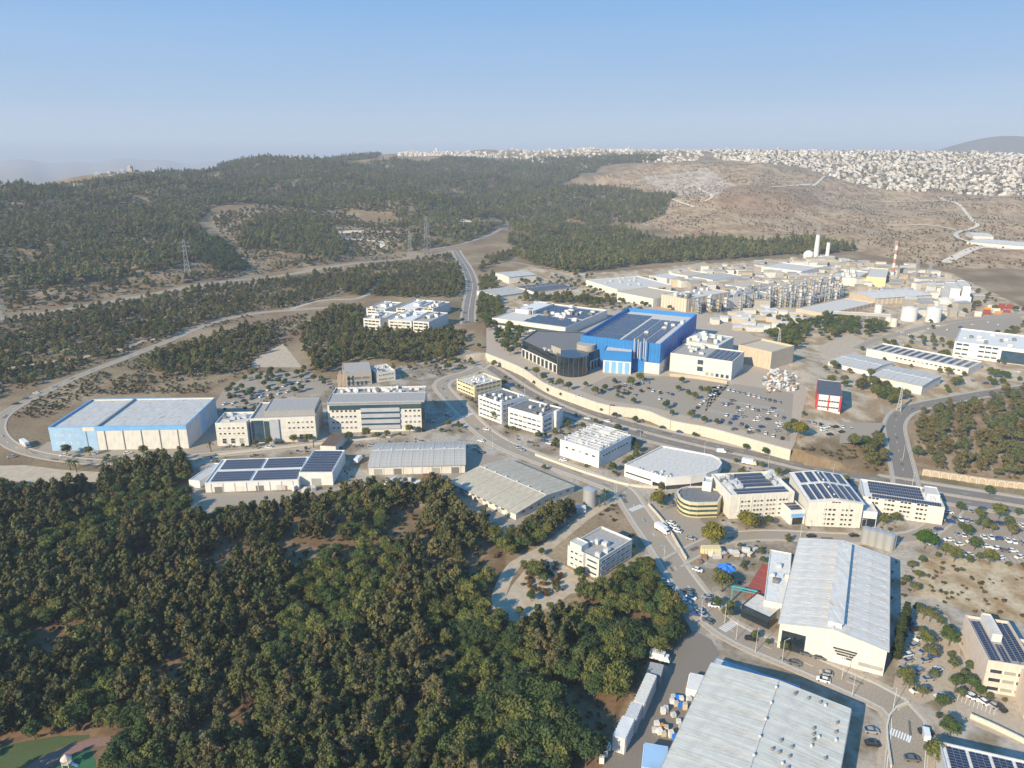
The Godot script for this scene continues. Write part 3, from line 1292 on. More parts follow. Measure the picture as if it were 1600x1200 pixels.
# ---------------------------------------------------------------- ground sheet
func ground_colour(x: float, z: float) -> Color:
	var r := sqrt(x * x + z * z)
	var n1 := na.get_noise_2d(x, z)
	var n2 := nb.get_noise_2d(x, z)
	var n3 := nc.get_noise_2d(x, z)
	var dry := Color(.235, .165, .10)
	var straw := Color(.36, .28, .18)
	var scrub := Color(.11, .105, .055)
	var c := dry.lerp(straw, clampf(.35 + n1 * 1.1 + n3 * .5, 0, 1))
	c = c.lerp(scrub, clampf(n2 * 1.6 - .1 + n3 * .6, 0, 1) * .75)
	var p := Vector2(x, z)
	for q in patches:
		if q.box.has_point(p) and Geometry2D.is_point_in_polygon(p, q.poly):
			var k: float = q.mix
			var w := clampf(.5 + n3 * q.rough + n1 * q.rough * .6, 0, 1)
			var pc: Color = q.a.lerp(q.b, w)
			c = c.lerp(pc, k)
	return c


func patch(pts: Array, a: Color, b: Color, mix := 1.0, rough := .9) -> void:
	var p := pv(pts)
	var box := Rect2(p[0], Vector2.ZERO)
	for q in p:
		box = box.expand(q)
	patches.append({"poly": p, "box": box, "a": a, "b": b, "mix": mix, "rough": rough})


func build_ground() -> void:
	var NA := 520
	var NR := 760
	var v := PackedVector3Array()
	var col := PackedColorArray()
	var uv := PackedVector2Array()
	for j in NR + 1:
		var r := 60.0 * pow(26000.0 / 60.0, float(j) / NR)
		for i in NA + 1:
			var az := deg_to_rad(lerpf(-58, 58, float(i) / NA))
			var x := r * sin(az)
			var z := -r * cos(az)
			v.append(Vector3(x, bare_ground(x, z), z))
			col.append(ground_colour(x, z))
	var idx := PackedInt32Array()
	var w := NA + 1
	for j in NR:
		for i in NA:
			var a := j * w + i
			idx.append_array(PackedInt32Array([a, a + w, a + 1, a + 1, a + w, a + w + 1]))
	var nn := PackedVector3Array()
	nn.resize(v.size())
	for t in range(0, idx.size(), 3):
		var f := (v[idx[t + 2]] - v[idx[t]]).cross(v[idx[t + 1]] - v[idx[t]])
		for k in 3:
			nn[idx[t + k]] += f
	for k in nn.size():
		nn[k] = nn[k].normalized()
		if nn[k].y < 0:
			nn[k] = -nn[k]
	var arr := []
	arr.resize(Mesh.ARRAY_MAX)
	arr[Mesh.ARRAY_VERTEX] = v
	arr[Mesh.ARRAY_NORMAL] = nn
	arr[Mesh.ARRAY_COLOR] = col
	arr[Mesh.ARRAY_INDEX] = idx
	var m := ArrayMesh.new()
	m.add_surface_from_arrays(Mesh.PRIMITIVE_TRIANGLES, arr)
	m.surface_set_material(0, M.ground)
	setting("ground", m)


# ---------------------------------------------------------------- town houses
func house_mesh(sd: int) -> ArrayMesh:
	var r := RandomNumberGenerator.new()
	r.seed = sd
	var m := MB.new()
	m.coloured = true
	m.tint = Color.WHITE
	m.box(Vector3(0, .45, 0), Vector3(1, 1.1, 1))
	m.box(Vector3(r.randf_range(-.25, .25), 1.08, r.randf_range(-.25, .25)), Vector3(.4, .22, .4))
	m.box(Vector3(.62, .3, .1), Vector3(.3, .8, .6))
	m.tint = Color(.16, .16, .17)
	for k in 3:
		for s in 2:
			m.box(Vector3(-.3 + k * .3, .3 + s * .4, .5), Vector3(.13, .16, .02))
			m.box(Vector3(-.5, .3 + s * .4, -.3 + k * .3), Vector3(.02, .16, .13))
	return m.commit(M.house)


func town(spots: PackedVector2Array, individuals: int, label: String, far_label: String, group: String, sd: int) -> void:
	var r := RandomNumberGenerator.new()
	r.seed = sd
	var order := Array(spots)
	order.sort_custom(func(a, b): return a.length_squared() < b.length_squared())
	var meshes := [house_mesh(1), house_mesh(2)]
	var tints := [Color(.62, .58, .52), Color(.50, .45, .38), Color(.68, .66, .62), Color(.38, .34, .29), Color(.56, .54, .50)]
	var rest := []
	var solid := []
	for t in tints:
		var s: StandardMaterial3D = M.house.duplicate()
		s.albedo_color = t.linear_to_srgb()
		solid.append(s)
	for i in order.size():
		var p: Vector2 = order[i]
		var sc := Vector3(r.randf_range(7, 13), r.randf_range(4.5, 9), r.randf_range(7, 12))
		if r.randf() < .04:
			sc.y *= 2.0
		var k := r.randi() % tints.size()
		var tr := Transform3D(Basis(Vector3.UP, r.randf_range(-.6, .6)) * Basis.from_scale(sc), at2(p, -1.0))
		if i < individuals:
			var o := part("town_house", meshes[i % 2], self, tr)
			o.material_override = solid[k]
			tag(o, "%s %s house in the %s of the hillside town" % [["cream", "tan", "white", "brown stone", "pale grey"][k], "low" if sc.y < 6 else ("tall" if sc.y > 8.2 else "two storey"), "left end" if p.x < 950 else ("middle" if p.x < 1350 else "right end")], "house", group)
		else:
			rest.append([tr, tints[k]])
	if rest.size():
		var mm := MultiMesh.new()
		mm.transform_format = MultiMesh.TRANSFORM_3D
		mm.use_colors = true
		mm.mesh = meshes[0]
		mm.instance_count = rest.size()
		for i in rest.size():
			mm.set_instance_transform(i, rest[i][0])
			mm.set_instance_color(i, rest[i][1])
		var o := MultiMeshInstance3D.new()
		o.name = numbered("far_town")
		o.multimesh = mm
		add_child(o)
		tag(o, far_label, "town")
		o.set_meta("kind", "stuff")


func _ready() -> void:
	# ---- camera, sky, sun, exposure
	var cam := Camera3D.new()
	cam.name = "camera"
	cam.position = Vector3(0, 165, 0)
	cam.rotation_degrees = Vector3(-17.64, 0, 0)
	cam.fov = 55.18
	cam.near = 1.0
	cam.far = 40000.0
	add_child(cam)
	cam.current = true
	var env := Environment.new()
	env.background_mode = Environment.BG_SKY
	var sm := ProceduralSkyMaterial.new()
	sm.sky_top_color = Color(.23, .53, .775)
	sm.sky_horizon_color = Color(.65, .70, .745)
	sm.sky_curve = .12
	sm.ground_bottom_color = Color(.30, .28, .25)
	sm.ground_horizon_color = Color(.65, .70, .745)
	sm.sun_angle_max = 2.0
	# thin uneven bands of haze low over the horizon, all the way round
	var hz := FastNoiseLite.new()
	hz.seed = 3
	hz.frequency = .011
	hz.fractal_octaves = 4
	var hi := Image.create(768, 384, false, Image.FORMAT_RGBA8)
	for y in 384:
		var up := 90.0 - (y + .5) / 384.0 * 180.0
		var w := clampf(1.0 - absf(up - 3.5) / 7.0, 0, 1)
		for x in 768:
			var ang := TAU * x / 768.0
			var k := clampf(hz.get_noise_3d(cos(ang) * 90.0, sin(ang) * 90.0, up * 22.0) + .25, 0, 1)
			hi.set_pixel(x, y, Color(.55, .52, .50, k * w * .16))
	sm.sky_cover = ImageTexture.create_from_image(hi)
	var sky := Sky.new()
	sky.sky_material = sm
	env.sky = sky
	env.background_energy_multiplier = 1.0
	env.tonemap_mode = Environment.TONE_MAPPER_LINEAR
	env.tonemap_exposure = 1.5
	env.fog_enabled = true
	env.fog_density = 0.00012
	env.fog_light_color = Color(.90, .94, 1.0)
	env.sdfgi_enabled = true
	env.ssao_enabled = true
	env.ssil_enabled = true
	var we := WorldEnvironment.new()
	we.name = "world_environment"
	we.environment = env
	add_child(we)
	var sun := DirectionalLight3D.new()
	sun.name = "sun"
	sun.light_energy = 1.6
	sun.light_color = Color(1.0, .93, .80)
	sun.light_angular_distance = 0.5
	sun.shadow_enabled = true
	sun.rotation_degrees = Vector3(-28, -42, 0)
	add_child(sun)

	# ---- helpers' data
	rng.seed = 5
	na.seed = 11; na.frequency = .012; na.fractal_octaves = 4
	nb.seed = 23; nb.frequency = .006; nb.fractal_octaves = 5
	nc.seed = 31; nc.frequency = .06; nc.fractal_octaves = 3
	mask.resize(MW * MH)
	for a in PROFILES:
		azs.append(float(a))
		profs.append(PROFILES[a])
	terrace_poly = pv(TERRACE)
	make_textures()
	make_materials()
	var hm := StandardMaterial3D.new()
	hm.vertex_color_use_as_albedo = true
	hm.roughness = .9
	hm.resource_name = "house"
	M.house = hm
	lay_ground()
	lay_roads()
	build_near()
	build_mid()
	build_far()
	street_things()
	grow()
	far_town()


func lay_ground() -> void:
	# stretches of ground by what lies on them
	var floor_a := Color(.16, .105, .062)
	var floor_b := Color(.26, .165, .095)
	patch([-150.2,-138,-291.1,-316.7,-258.9,-337.4,-224.1,-356.5,-168.1,-352.5,-149.3,-307.1,-77.7,-337.4,-31.2,-323.3,-2.8,-286.7,-2.6,-261.2,-8.4,-235.2,0,-223.8,19.1,-235.2,57.3,-276,65.4,-223.8,45.2,-206.6,31,-180.6,20.6,-138], floor_a, floor_b)
	patch([-113.4,-316.7,-74.9,-323.3,-37.1,-320,-8.4,-286.7,-5.4,-270.9,-26,-261.2,-60.7,-252,-92.5,-266,-112.6,-286.7], Color(.17, .115, .065), Color(.30, .20, .12))
	patch([-149.3,-307.1,-186.2,-396.1,-200.9,-462.5,-143.1,-522.1,-91.7,-561,-55.4,-614.9,-21.1,-583.3,43.2,-467.7,115.2,-410,172.1,-362.2,220.9,-338.8,259.7,-320,142.3,-138,20.6,-138,66.9,-225.6,55.4,-281.2,39.8,-316.7,0,-286.7,-30.4,-313.4,-77.7,-337.4], Color(.25, .20, .14), Color(.43, .38, .315), 1.0, 1.7)
	patch([-33.8,-964.9,28.9,-1106.3,107.7,-1028.2,293.5,-1125.9,494.4,-1188.6,618.8,-1043.9,565.4,-798.8,407.9,-519,304.2,-486.5,256.5,-462.5,162.1,-383.1,212,-798.8,69.5,-785.5,-17.6,-656.7], Color(.35, .255, .155), Color(.56, .46, .335), 1.0, 1.7)
	patch([171.8,-276,184.8,-275,223.7,-268.4,193.9,-225.6,176.7,-235.2,156.9,-247.6], Color(.33, .215, .11), Color(.54, .44, .30), 1.0, 1.3)
	patch([162.1,-383.1,199.2,-400.9,215.9,-395.9,203.7,-356.5,173.1,-364.7], Color(.22, .15, .085), Color(.34, .25, .15))
	patch([267.2,-462.5,387.8,-503.7,271.8,-337.4,216,-360.5], Color(.25, .17, .10), Color(.40, .30, .20))
	patch([46.9,-337.4,58.2,-326.8,65.6,-283.9,53.5,-286.7,39.1,-310.3], Color(.22, .16, .10), Color(.36, .27, .18))
	# bare hills on the right, pale limestone showing through
	patch([137.3,-2034.3,276.4,-2535.2,461.3,-2759.7,759.8,-3039.3,920.4,-2757.1,1109.9,-2491.6,1384.5,-2047.5,1419.8,-1761.8,875.6,-1058.6,634.4,-1071.6,565.2,-1310.3,339.1,-1310.1,278.6,-1629.5,237.9,-1746.2,134.8,-1994.2], Color(.295, .19, .105), Color(.49, .365, .23), 1.0, 1.6)
	patch([427.8,-2550.9,646.6,-2578.8,630.9,-2144.2,515.4,-1903.4,418.4,-2155.6], Color(.36, .28, .20), Color(.60, .52, .42), .8, 1.6)
	patch([588.5,-2118.6,813,-2146.1,835.7,-1970.4,551.9,-1618.2,478.4,-1757.9], Color(.27, .165, .095), Color(.37, .25, .15), .8, 1.3)
	patch([-557.5,-1392.9,-490.6,-1521.9,-371.6,-1560.7,-256.3,-1498.9,-197.1,-1539.4,-192.4,-1235.7,-239.2,-1149.4,-319.6,-1154.7,-357.8,-1116.5,-416.5,-1149.4,-486.3,-1233.4], Color(.27, .175, .095), Color(.46, .36, .23), .9, 1.4)
	var dark := Color(.20, .145, .08)
	patch([-627.2,-746.3,-1224.3,-1527.1,-934.4,-1384,-1025.3,-1739.2,-1002.2,-1990.4,-926.5,-2213.6,-736.5,-2205.3,-616.6,-2466.6,-441.3,-2650,-253.3,-3041.7,-50.6,-3028.3,0,-2177.3,-14.1,-1657.3,-125.9,-1470.3,-210.1,-1538.4,-322.6,-1580.6,-393.4,-1542,-490.6,-1521.9,-571.5,-1464.5,-546.1,-1277.7,-460.9,-1138.3,-440.7,-973.4,-522.6,-850.7], dark, Color(.33, .25, .15), .9, 1.4)
	patch([3200, -5600, 5600, -5600, 5600, -8000, 3200, -8000], Color(.13, .115, .085), Color(.18, .15, .11), 1.0, .8)
	build_ground()
	# the terrace behind the retaining wall
	var m := MB.new()
	m.top(terrace_poly, TERRACE_H)
	setting("terrace", m.commit(M.paving))
	var wall_line := []
	for i in range(0, WALL_EDGES + 1):
		wall_line.append(terrace_poly[i].x)
		wall_line.append(terrace_poly[i].y)
	var root := thing("retaining_wall", "long pale stone retaining wall curving beside the main road", "wall", Vector3(terrace_poly[0].x, 0, terrace_poly[0].y))
	var p := smooth_line(pv(wall_line), 9.0)
	for i in p.size() - 1:
		var d := p[i + 1] - p[i]
		var mid := (p[i] + p[i + 1]) / 2
		var nn := Vector2(-d.y, d.x).normalized()
		if Geometry2D.is_point_in_polygon(mid + nn * 2.0, terrace_poly):
			nn = -nn
		mid += nn * .35
		var w := MB.new()
		w.box(Vector3(0, TERRACE_H / 2 + .1, 0), Vector3(d.length() + .1, TERRACE_H + 1.4, .9))
		w.box(Vector3(0, TERRACE_H + .9, 0), Vector3(d.length() - .03, .2, 1.1))
		w.box(Vector3(d.length() / 2 - .2, TERRACE_H / 2, .5 if nn.dot(Vector2(-d.y, d.x)) > 0 else -.5), Vector3(.35, TERRACE_H + 1, .25))
		part("wall_panel", w.commit(M.retaining), root, Transform3D(Basis(Vector3.UP, -d.angle()), Vector3(mid.x - root.position.x, 0, mid.y - root.position.z)))


func lay_roads() -> void:
	road("approach_road", [-96.1,-1264,-65.5,-1074.9,-51.1,-940.7,-47.3,-798.8,-43.6,-719.4,-32.8,-630.5,-25.9,-598], 13.0, "asphalt", {"side": 2.0, "lines": [-6.0, 6.0, -.2, .2], "dashes": [-3.1, 3.1], "lift": .045})
	road("main_road", [-31.4,-625.4,-20,-581.7,-5,-548.6,13.9,-506.7,34.8,-471.6,57.6,-443,82.4,-420.5,108.9,-400,136.8,-381.2,159.3,-364.7,184.2,-351,211.1,-338.8,248.7,-322,276.1,-309], 21.0, "asphalt", {"side": 3.0, "median": 2.2, "median_mat": "dirt", "lines": [-9.6, 9.6, -1.6, 1.6], "dashes": [-5.4, 5.4]})
	road("industrial_street", [-19.9,-577.7,-32.4,-548.6,-47.5,-531.8,-51.9,-515.8,-45.3,-493.5,-33.3,-462.5,-22.1,-432.6,-7.6,-405.9,10.9,-384.8,28,-368.9,43.9,-354.1,56.1,-340.3,59.3,-323.3,62.2,-304.1,65.6,-283.9,68.2,-263.6,71.7,-245.5,74.7,-233.2,80.3,-223.8,89.1,-216,99.3,-207.6,110.2,-197.9,118.6,-189.8,120.2,-181.9,110.3,-163.7,96.8,-138], 10.0, "old_asphalt", {"side": 2.2, "dashes": [0.0], "lines": [-4.6, 4.6], "lift": .085})
	road("valley_highway", [-96.1,-1264,-164.8,-1188.5,-231.6,-1110.8,-288.6,-1034.7,-341.2,-975.6,-393,-895.7,-439.9,-831.5,-481,-775.7,-520.3,-731.2,-567.9,-675.6], 9.5, "old_asphalt", {"lines": [-4.2, 4.2], "dashes": [0.0], "lift": .12})
	road("ring_road", [-171,-805.8,-223.4,-788.5,-271.6,-765.5,-301.4,-720,-311.1,-654.6,-321.6,-593.3,-331.4,-543.4,-334.5,-492.1,-332.8,-456.2,-320.7,-429.2,-300.6,-405.9,-280,-391.3,-255.6,-381.2,-227.5,-375.8,-194,-380.3,-167.7,-386.6,-140.6,-393.2,-113.7,-403.9,-92.3,-411,-63.1,-422.6,-45,-440.6,-35.9,-462.5], 6.2, "old_asphalt", {"side": 1.0, "dashes": [0.0], "lift": .07})
	road("office_lane", [67.1,-270.9,80.6,-282.3,94.1,-291.1,115.2,-294.6,140.2,-292.3,159.7,-291.1,180.9,-293.4,200,-307.1,213.3,-320], 7.5, "old_asphalt", {"side": 1.4, "lift": .10})
	road("hill_street", [200.1,-338.8,207.2,-354.1,217,-377.6,228.7,-405.9,242.5,-436,257.6,-456.2,272.9,-467.7,301.1,-481,349,-500.8,407.9,-519], 11.0, "asphalt", {"side": 1.6, "lines": [-5.0, 5.0], "dashes": [0.0], "lift": .11})
	road("wood_side_road", [242.5,-436,250.4,-467.6,248,-490.8,244.7,-514.9], 6.0, "old_asphalt", {"lift": .04})
	road("plant_road", [301.6,-620.3,325.4,-645.1,379.3,-684.5,442.5,-725.8,506.1,-749.7,588.5,-771.9], 8.0, "old_asphalt", {"side": 1.0, "lift": .06})
	road("upper_road", [-139.5,-1260.6,-91.1,-1319.7,-49.1,-1428.9,-4.1,-1615.4,8.7,-1700.1], 9.0, "old_asphalt", {"lift": .5})
	road("depot_road", [-58.7,-1125.9,-10,-1146.2,28.9,-1106.3,71,-1017.1,108.7,-917.6,137.5,-842.7,158.8,-746.2], 7.0, "old_asphalt", {"lift": .09})
	road("earth_track", [56.5,-334.5,40,-318.7,23.1,-295.2,13.9,-282.3,1.3,-269.9,-3.8,-254.3,-6.7,-235.2], 5.5, "pale_dirt", {"lift": .04})
	road("field_track", [-419.4,-535.1,-403.8,-555.6,-384.8,-573.9,-362.3,-589.3,-343,-613.9,-334.5,-654.6], 6.0, "pale_dirt", {"lift": .05})
	road("upper_track", [-240.9,-788.5,-221,-835.1,-179.9,-850.4,-168.9,-964.9], 6.0, "pale_dirt", {"lift": .05})
	road("white_track", [655.4,-1117.5,717.4,-1183.3,795.9,-1254.3,818.5,-1230,894.9,-1234], 16.0, "limestone", {"lift": .9, "step": 20.0})
	road("olive_track", [812.6,-1638,853.4,-1609.2,886,-1545.3,889.1,-1481.2], 6.0, "limestone", {"lift": 1.4, "step": 20.0})
	road("brow_track", [981.1,-2147.5,1077.8,-2119.9,1172.1,-2096.8,1149.5,-1964.9], 7.0, "limestone", {"lift": 1.6, "step": 20.0})
	road("scar_track", [716.9,-2103.3,798.7,-2157.5,903.9,-2276.3], 14.0, "limestone", {"lift": 1.6, "step": 20.0})
	road("spur_track", [410.3,-2019.5,417.2,-1892.5,438.3,-1810.1], 8.0, "limestone", {"lift": 1.6, "step": 20.0})
	road("hill_track", [1217.9,-2149,1148.7,-1969.4,1083.2,-1806.7,987.1,-1605.4,971.8,-1560.7,889.1,-1481.2,812.9,-1362.3,800.1,-1304.3,795.9,-1254.3], 8.0, "limestone", {"lift": 1.4, "step": 20.0})
	road("ridge_track", [539.6,-2195.1,511.1,-1984.3,500.3,-1894.4,473.1,-1860], 7.0, "limestone", {"lift": 1.6, "step": 20.0})
	road("valley_track", [885.2,-2237.4,980.9,-2408.8,1107.5,-2643.5], 7.0, "limestone", {"lift": 1.6, "step": 20.0})
	road("quarry_track", [-314.1,-1306.6,-276.5,-1342.4,-211.5,-1368.4], 16.0, "limestone", {"lift": 1.2, "step": 20.0})
	road("quarry_ramp", [-296.6,-1277.1,-255,-1287.7,-222.2,-1288.8,-226.2,-1246.7], 10.0, "limestone", {"lift": 1.2, "step": 20.0})
	road("terrace_track", [-173.1,-1499.7,-129.9,-1520.9,-85.5,-1540.4], 18.0, "limestone", {"lift": 1.5, "step": 20.0})
	yard("sandy_lot", [-302,-370.6,-267.5,-371.5,-242.9,-365.5,-219.3,-362.2,-217.3,-350.2,-238.8,-347.1,-269,-352.5,-290.8,-354.9], "pale_dirt", .02)
	yard("gravel_lot", [-208.4,-562.8,-213.3,-593.3,-204.7,-638.2,-167.5,-562.8], "pale_dirt", .02)
	yard("loading_yard", [-162.5,-335.9,-116.9,-338.8,-84.9,-341.1,-33.9,-356.5,-30.9,-343.3,-77.4,-335.9,-111.3,-320,-142,-311.5,-151.2,-309], "old_asphalt", .02)
	yard("hall_yard", [-33.9,-356.5,-22.1,-391.3,17.5,-368.9,34.6,-344.8,21.8,-323.3,4.4,-299.3,-24.5,-316.7], "old_asphalt", .022)
	yard("earth_yard", [11.6,-280.2,22.4,-268.4,34.8,-255.6,49.7,-270.9,50.9,-266.9,32.8,-251.1,22.5,-248.5,17.1,-241.3,7.2,-235.2,0,-229.4,-6,-234.4,0,-254.3], "pale_dirt", .02)
	yard("roadside_parking", [59.5,-266,66.1,-263.6,69.5,-241.3,71.6,-225.6,65.6,-220.2,63,-239.2], "old_asphalt", .03)
	yard("office_parking", [209.8,-322,259.7,-320,236.2,-270.9,214.1,-269.9,183.3,-277,180.8,-287.8], "old_asphalt", .03)
	yard("planted_parking", [151.2,-241.3,161.9,-234.4,156.4,-216.7,143.4,-194.4,124.4,-187.3,122.6,-195.8], "paving", .03)
	yard("lower_parking", [138.6,-196.7,152.1,-188.7,161.6,-179.3,157.6,-168.2,143.8,-175.5,132.3,-185.4], "paving", .035)
	yard("corner_parking", [70.5,-316.7,81.1,-323.3,86.1,-311.5,98.5,-286.7,85.9,-270.9,75.2,-277], "old_asphalt", .03)
	yard("narrow_yard", [65.8,-225.6,70.6,-220.2,71.5,-212.6,66.7,-206.6,31.6,-138,12.6,-138,29.9,-173,54,-213.2], "asphalt", .035)
	yard("campus_parking", [118.8,-429.3,141.5,-495.7,160.5,-501.7,194.3,-481.3,159.6,-392.4,137.9,-410.7], "old_asphalt", .02)
	yard("campus_court", [46.9,-486.9,71.1,-520.4,118.5,-520.4,155.9,-501.7,116.4,-429.3,88.1,-454.6,64.2,-464.9], "old_asphalt", .02)
	yard("gravel_parking", [181.8,-432.8,231.9,-429.1,210.8,-397.9,167.5,-392.6], "old_asphalt", .02)
	yard("tree_parking", [-200.9,-462.5,-208.9,-506.7,-201.5,-546.9,-160.6,-552.1,-132.8,-519,-136.7,-496.4,-170,-486.5,-194.8,-469], "old_asphalt", .025)
	yard("warehouse_yard", [-274,-384.8,-275.9,-405.9,-187.8,-400,-189.6,-444.1,-167.6,-396.1,-172.8,-390.4,-216,-381.2], "old_asphalt", .022)
	yard("ploughed_field", [196.6,-1033.8,298.5,-1146,298.4,-1099.8,216.4,-1011.7], "dirt", .05)
	yard("plant_forecourt", [262.2,-619.5,316.7,-674.3,321.8,-649.8,277,-589.3,245.5,-570.8], "dirt", .03)
	yard("container_yard", [388.8,-679.4,479.5,-749.7,540.6,-771.9,503.7,-706,410.8,-654.6], "old_asphalt", .03)
	yard("brick_walk", [-137.6,-161.5,-134.7,-166.9,-130.5,-170.6,-124.2,-174.2,-118.3,-175.5,-117,-172,-122.6,-171.3,-127.8,-167.5,-130.7,-163.2,-129.1,-158.2], "brick_path", .03)
	yard("park_lawn", [-154.7,-169.4,-144.1,-173,-134.3,-175.5,-125.2,-176,-124.5,-174.7,-130.8,-171.1,-135,-167.3,-138.8,-161.9,-146.2,-157.2], "lawn", .02)
	yard("play_turf", [-128.4,-158.2,-129.7,-163,-126.8,-167.1,-122.3,-170.8,-117.8,-165.9,-114,-157.2], "turf", .025)


func build_near() -> void:
	# ---- halls and offices closest to the camera
	var B := hall("factory_hall", "huge pale grey-green metal roofed factory hall, nearest the camera", "hall", [0,9,26.6,-131.2,61.6,-111.2,98.8,-176.3,63.9,-196.3], "light_grey", "sheet_green", "v", 1.6, {"sheets": 9})
	var r := RandomNumberGenerator.new()
	r.seed = 77
	for k in 44:
		var u: float = [.62, .70, .82, .93][k % 4] + r.randf_range(-.03, .03)
		var w := r.randf_range(.12, .97)
		var p := bil(B.P, u, w)
		var m := MB.new()
		m.tube(Vector3(0, -.2, 0), Vector3(0, .5, 0), .28, .28, 8)
		m.tube(Vector3(0, .5, 0), Vector3(0, .95, 0), .5, .22, 8)
		part("roof_vent", m.commit(M["machine_dark" if k % 3 else "machine"]), B.root, Transform3D(Basis(), Vector3(p.x, B.h + roof_y(B, p), p.y)))
	B = flat_building("lean_to", "low blue-white metal lean-to along the back of the pale green hall", "annex", [0,4,65.7,-201.6,88.5,-188.1,90.8,-192,68,-205.4], "pale_blue", "sheet_blue", {"parapet": .2})
	container([0,5.5,28.9,-170,32.1,-168.4,36,-176.1,32.8,-177.7], "white_panel", "long pale container at the low end of the row by the wood")
	container([0,5.5,33.5,-177.7,36.6,-176.3,39.4,-182.2,36.3,-183.6], "light_grey", "beige grey container second in the row by the wood")
	container([0,5.6,37,-183.6,39.9,-182.1,46.1,-194.9,43.2,-196.3], "cream", "cream container at the upper end of the row by the wood")
	container([0,4.5,43.6,-197.9,47.8,-196.3,49.7,-201.4,45.5,-202.9], "grey_wall", "dark grey shed at the top of the container row", "tool_shed", "shed")
	container([0,4,54.9,-191,59,-189.5,61.7,-196.9,57.6,-198.3], "white_panel", "white flat-roofed store beside the pale green hall", "store_shed", "shed")
	container([0,4.5,35.6,-159.8,42,-158.2,44.1,-166.8,37.7,-168.3], "pale_blue", "pale blue shed at the bottom of the narrow yard", "yard_shed", "shed")
	var stack_at: Array = [43.4,-179,44.7,-178.5,45.9,-177.7,42.3,-177,43.7,-176.2,44.8,-175.5,50.9,-190.9,52,-190.3,53.1,-189.8,50,-188.7,51.1,-187.8,52.1,-187.3,53.5,-186.4,55.4,-189.2,55.9,-192.6,47.4,-185.4,49.3,-183.2,50.3,-180.6,50.5,-178,27.7,-170.1,26.5,-167.8,25.3,-165.5,46.4,-184.5,46.8,-175,47.7,-174]
	var sp := pv(stack_at)
	for i in sp.size():
		var hgt := r.randf_range(1.0, 2.4)
		var o := thing("pallet_stack", "wrapped pallet of goods, %s of those stacked in the narrow yard" % (ORD[i] if i < 20 else ["one", "another", "a small", "a low", "a pale"][i - 20]), "pallet", at2(sp[i], .04), r.randf() * .5 - .2, "pallets stacked in the narrow yard")
		var m := MB.new()
		for q in 3:
			m.box(Vector3(0, .1, -.5 + q * .5), Vector3(1.5, .18, .18))
		part("pallet", m.commit(M.rust), o)
		m = MB.new()
		m.box(Vector3(0, .2 + hgt / 2, 0), Vector3(1.4, hgt, 1.3))
		part("load", m.commit(M[["white_panel", "white_wall", "orange", "light_grey", "tarp_blue", "white_panel", "beige"][r.randi() % 7]]), o)

	B = hall("brewery_hall", "white hall with a raised ridge monitor and dark louvres on its front", "hall", [-0,10,92.3,-216.2,122.1,-201.5,150.7,-259.3,120.9,-274], "cream", "sheet_white", "v", 3.0, {"sheets": 10, "walls": {1: "light_grey"}})
	var mon := MB.new()
	var q0 := bil(B.P, .445, .03)
	var q1 := bil(B.P, .575, .03)
	var q2 := bil(B.P, .575, .93)
	var q3 := bil(B.P, .445, .93)
	var mh: float = B.h + 2.3
	var ring := PackedVector2Array([q0, q1, q2, q3])
	var rin := inset(ring, .2, B.s)
	for i in 4:
		var w := vertical(ring, rin, i, mh, mh + 2.0)
		mon.v.append_array(w.v); mon.n.append_array(w.n); mon.uv.append_array(w.uv)
	var mono := part("ridge_monitor", mon.commit(M.white_panel), B.root)
	mon = MB.new()
	mon.top(inset(ring, -.4, B.s), mh + 2.1)
	part("monitor_roof", mon.commit(M.sheet_white), mono)
	for k in 60:
		var u := (.06 + .36 * (k % 3) / 2.0) if k % 2 else (.62 + .33 * (k % 3) / 2.0)
		var p := bil(B.P, u, .05 + .9 * (k / 2) / 30.0)
		var m := MB.new()
		m.box(Vector3(0, .08, 0), Vector3(2.4, .12, .5))
		part("skylight", m.commit(M.light_grey), B.root, Transform3D(Basis(Vector3.UP, -(B.P[1] - B.P[0]).angle()), Vector3(p.x, B.h + roof_y(B, p) + .08, p.y)))
	for k in 4:
		windows(B, 0, 1, 8 - k, 1.35, .6, 5.6 - k * 1.0, 0, .53 + k * .02, .74 - k * .015, "machine_dark", "glass", "louvre")
	strip(B, 0, 1.6, 3.0, "grey_wall", .77, .99)
	strip(B, 0, .2, 7.4, "curtain_wall", .03, .26, .3, "glazed_entrance")
	door(B, 0, .60, 3.6, 3.6, "white_panel")
	B = flat_building("brewery_annex", "flat pale annex against the west side of the ridge-monitor hall", "annex", [0,7,92.9,-234,100.6,-230.9,115.1,-267.2,107.3,-270.3], "white_wall", "white_roof", {"parapet": .3})
	units(B, 5, 3)
	var reds := [[0,3.4,91.5,-247.9,96.6,-242.3,99.3,-246.6,94.2,-251.9], [0,3.4,94.4,-252.3,99.6,-247,102.3,-251.3,97.1,-256.3], [0,3.4,97.3,-256.7,102.5,-251.7,105.3,-256.1,100,-260.7], [0,3.4,100.3,-261.1,105.5,-256.4,108.3,-260.8,102.9,-265.1]]
	for k in 4:
		container(reds[k], "brick_red", "red-brown container, %s from the front in the block beside the white annex" % ORD[k], "red_container")
	var tanks := pv([155.9,-287.8,158.2,-286.1,160.8,-284.5,163.4,-282.3])
	for i in 4:
		tank(tanks[i], 2.0, 7.5, "steel", "grey steel vessel behind the ridge-monitor hall, %s from the left" % ORD[i], "steel_silo", "steel silos behind the hall")
	B = flat_building("glass_wing", "dark glass-fronted wing at the front of the ridge-monitor hall", "annex", [0,5,84.9,-234,92.7,-226.1,101,-234.2,93.2,-242.2], "curtain_wall", "pale_roof", {"parapet": .4})

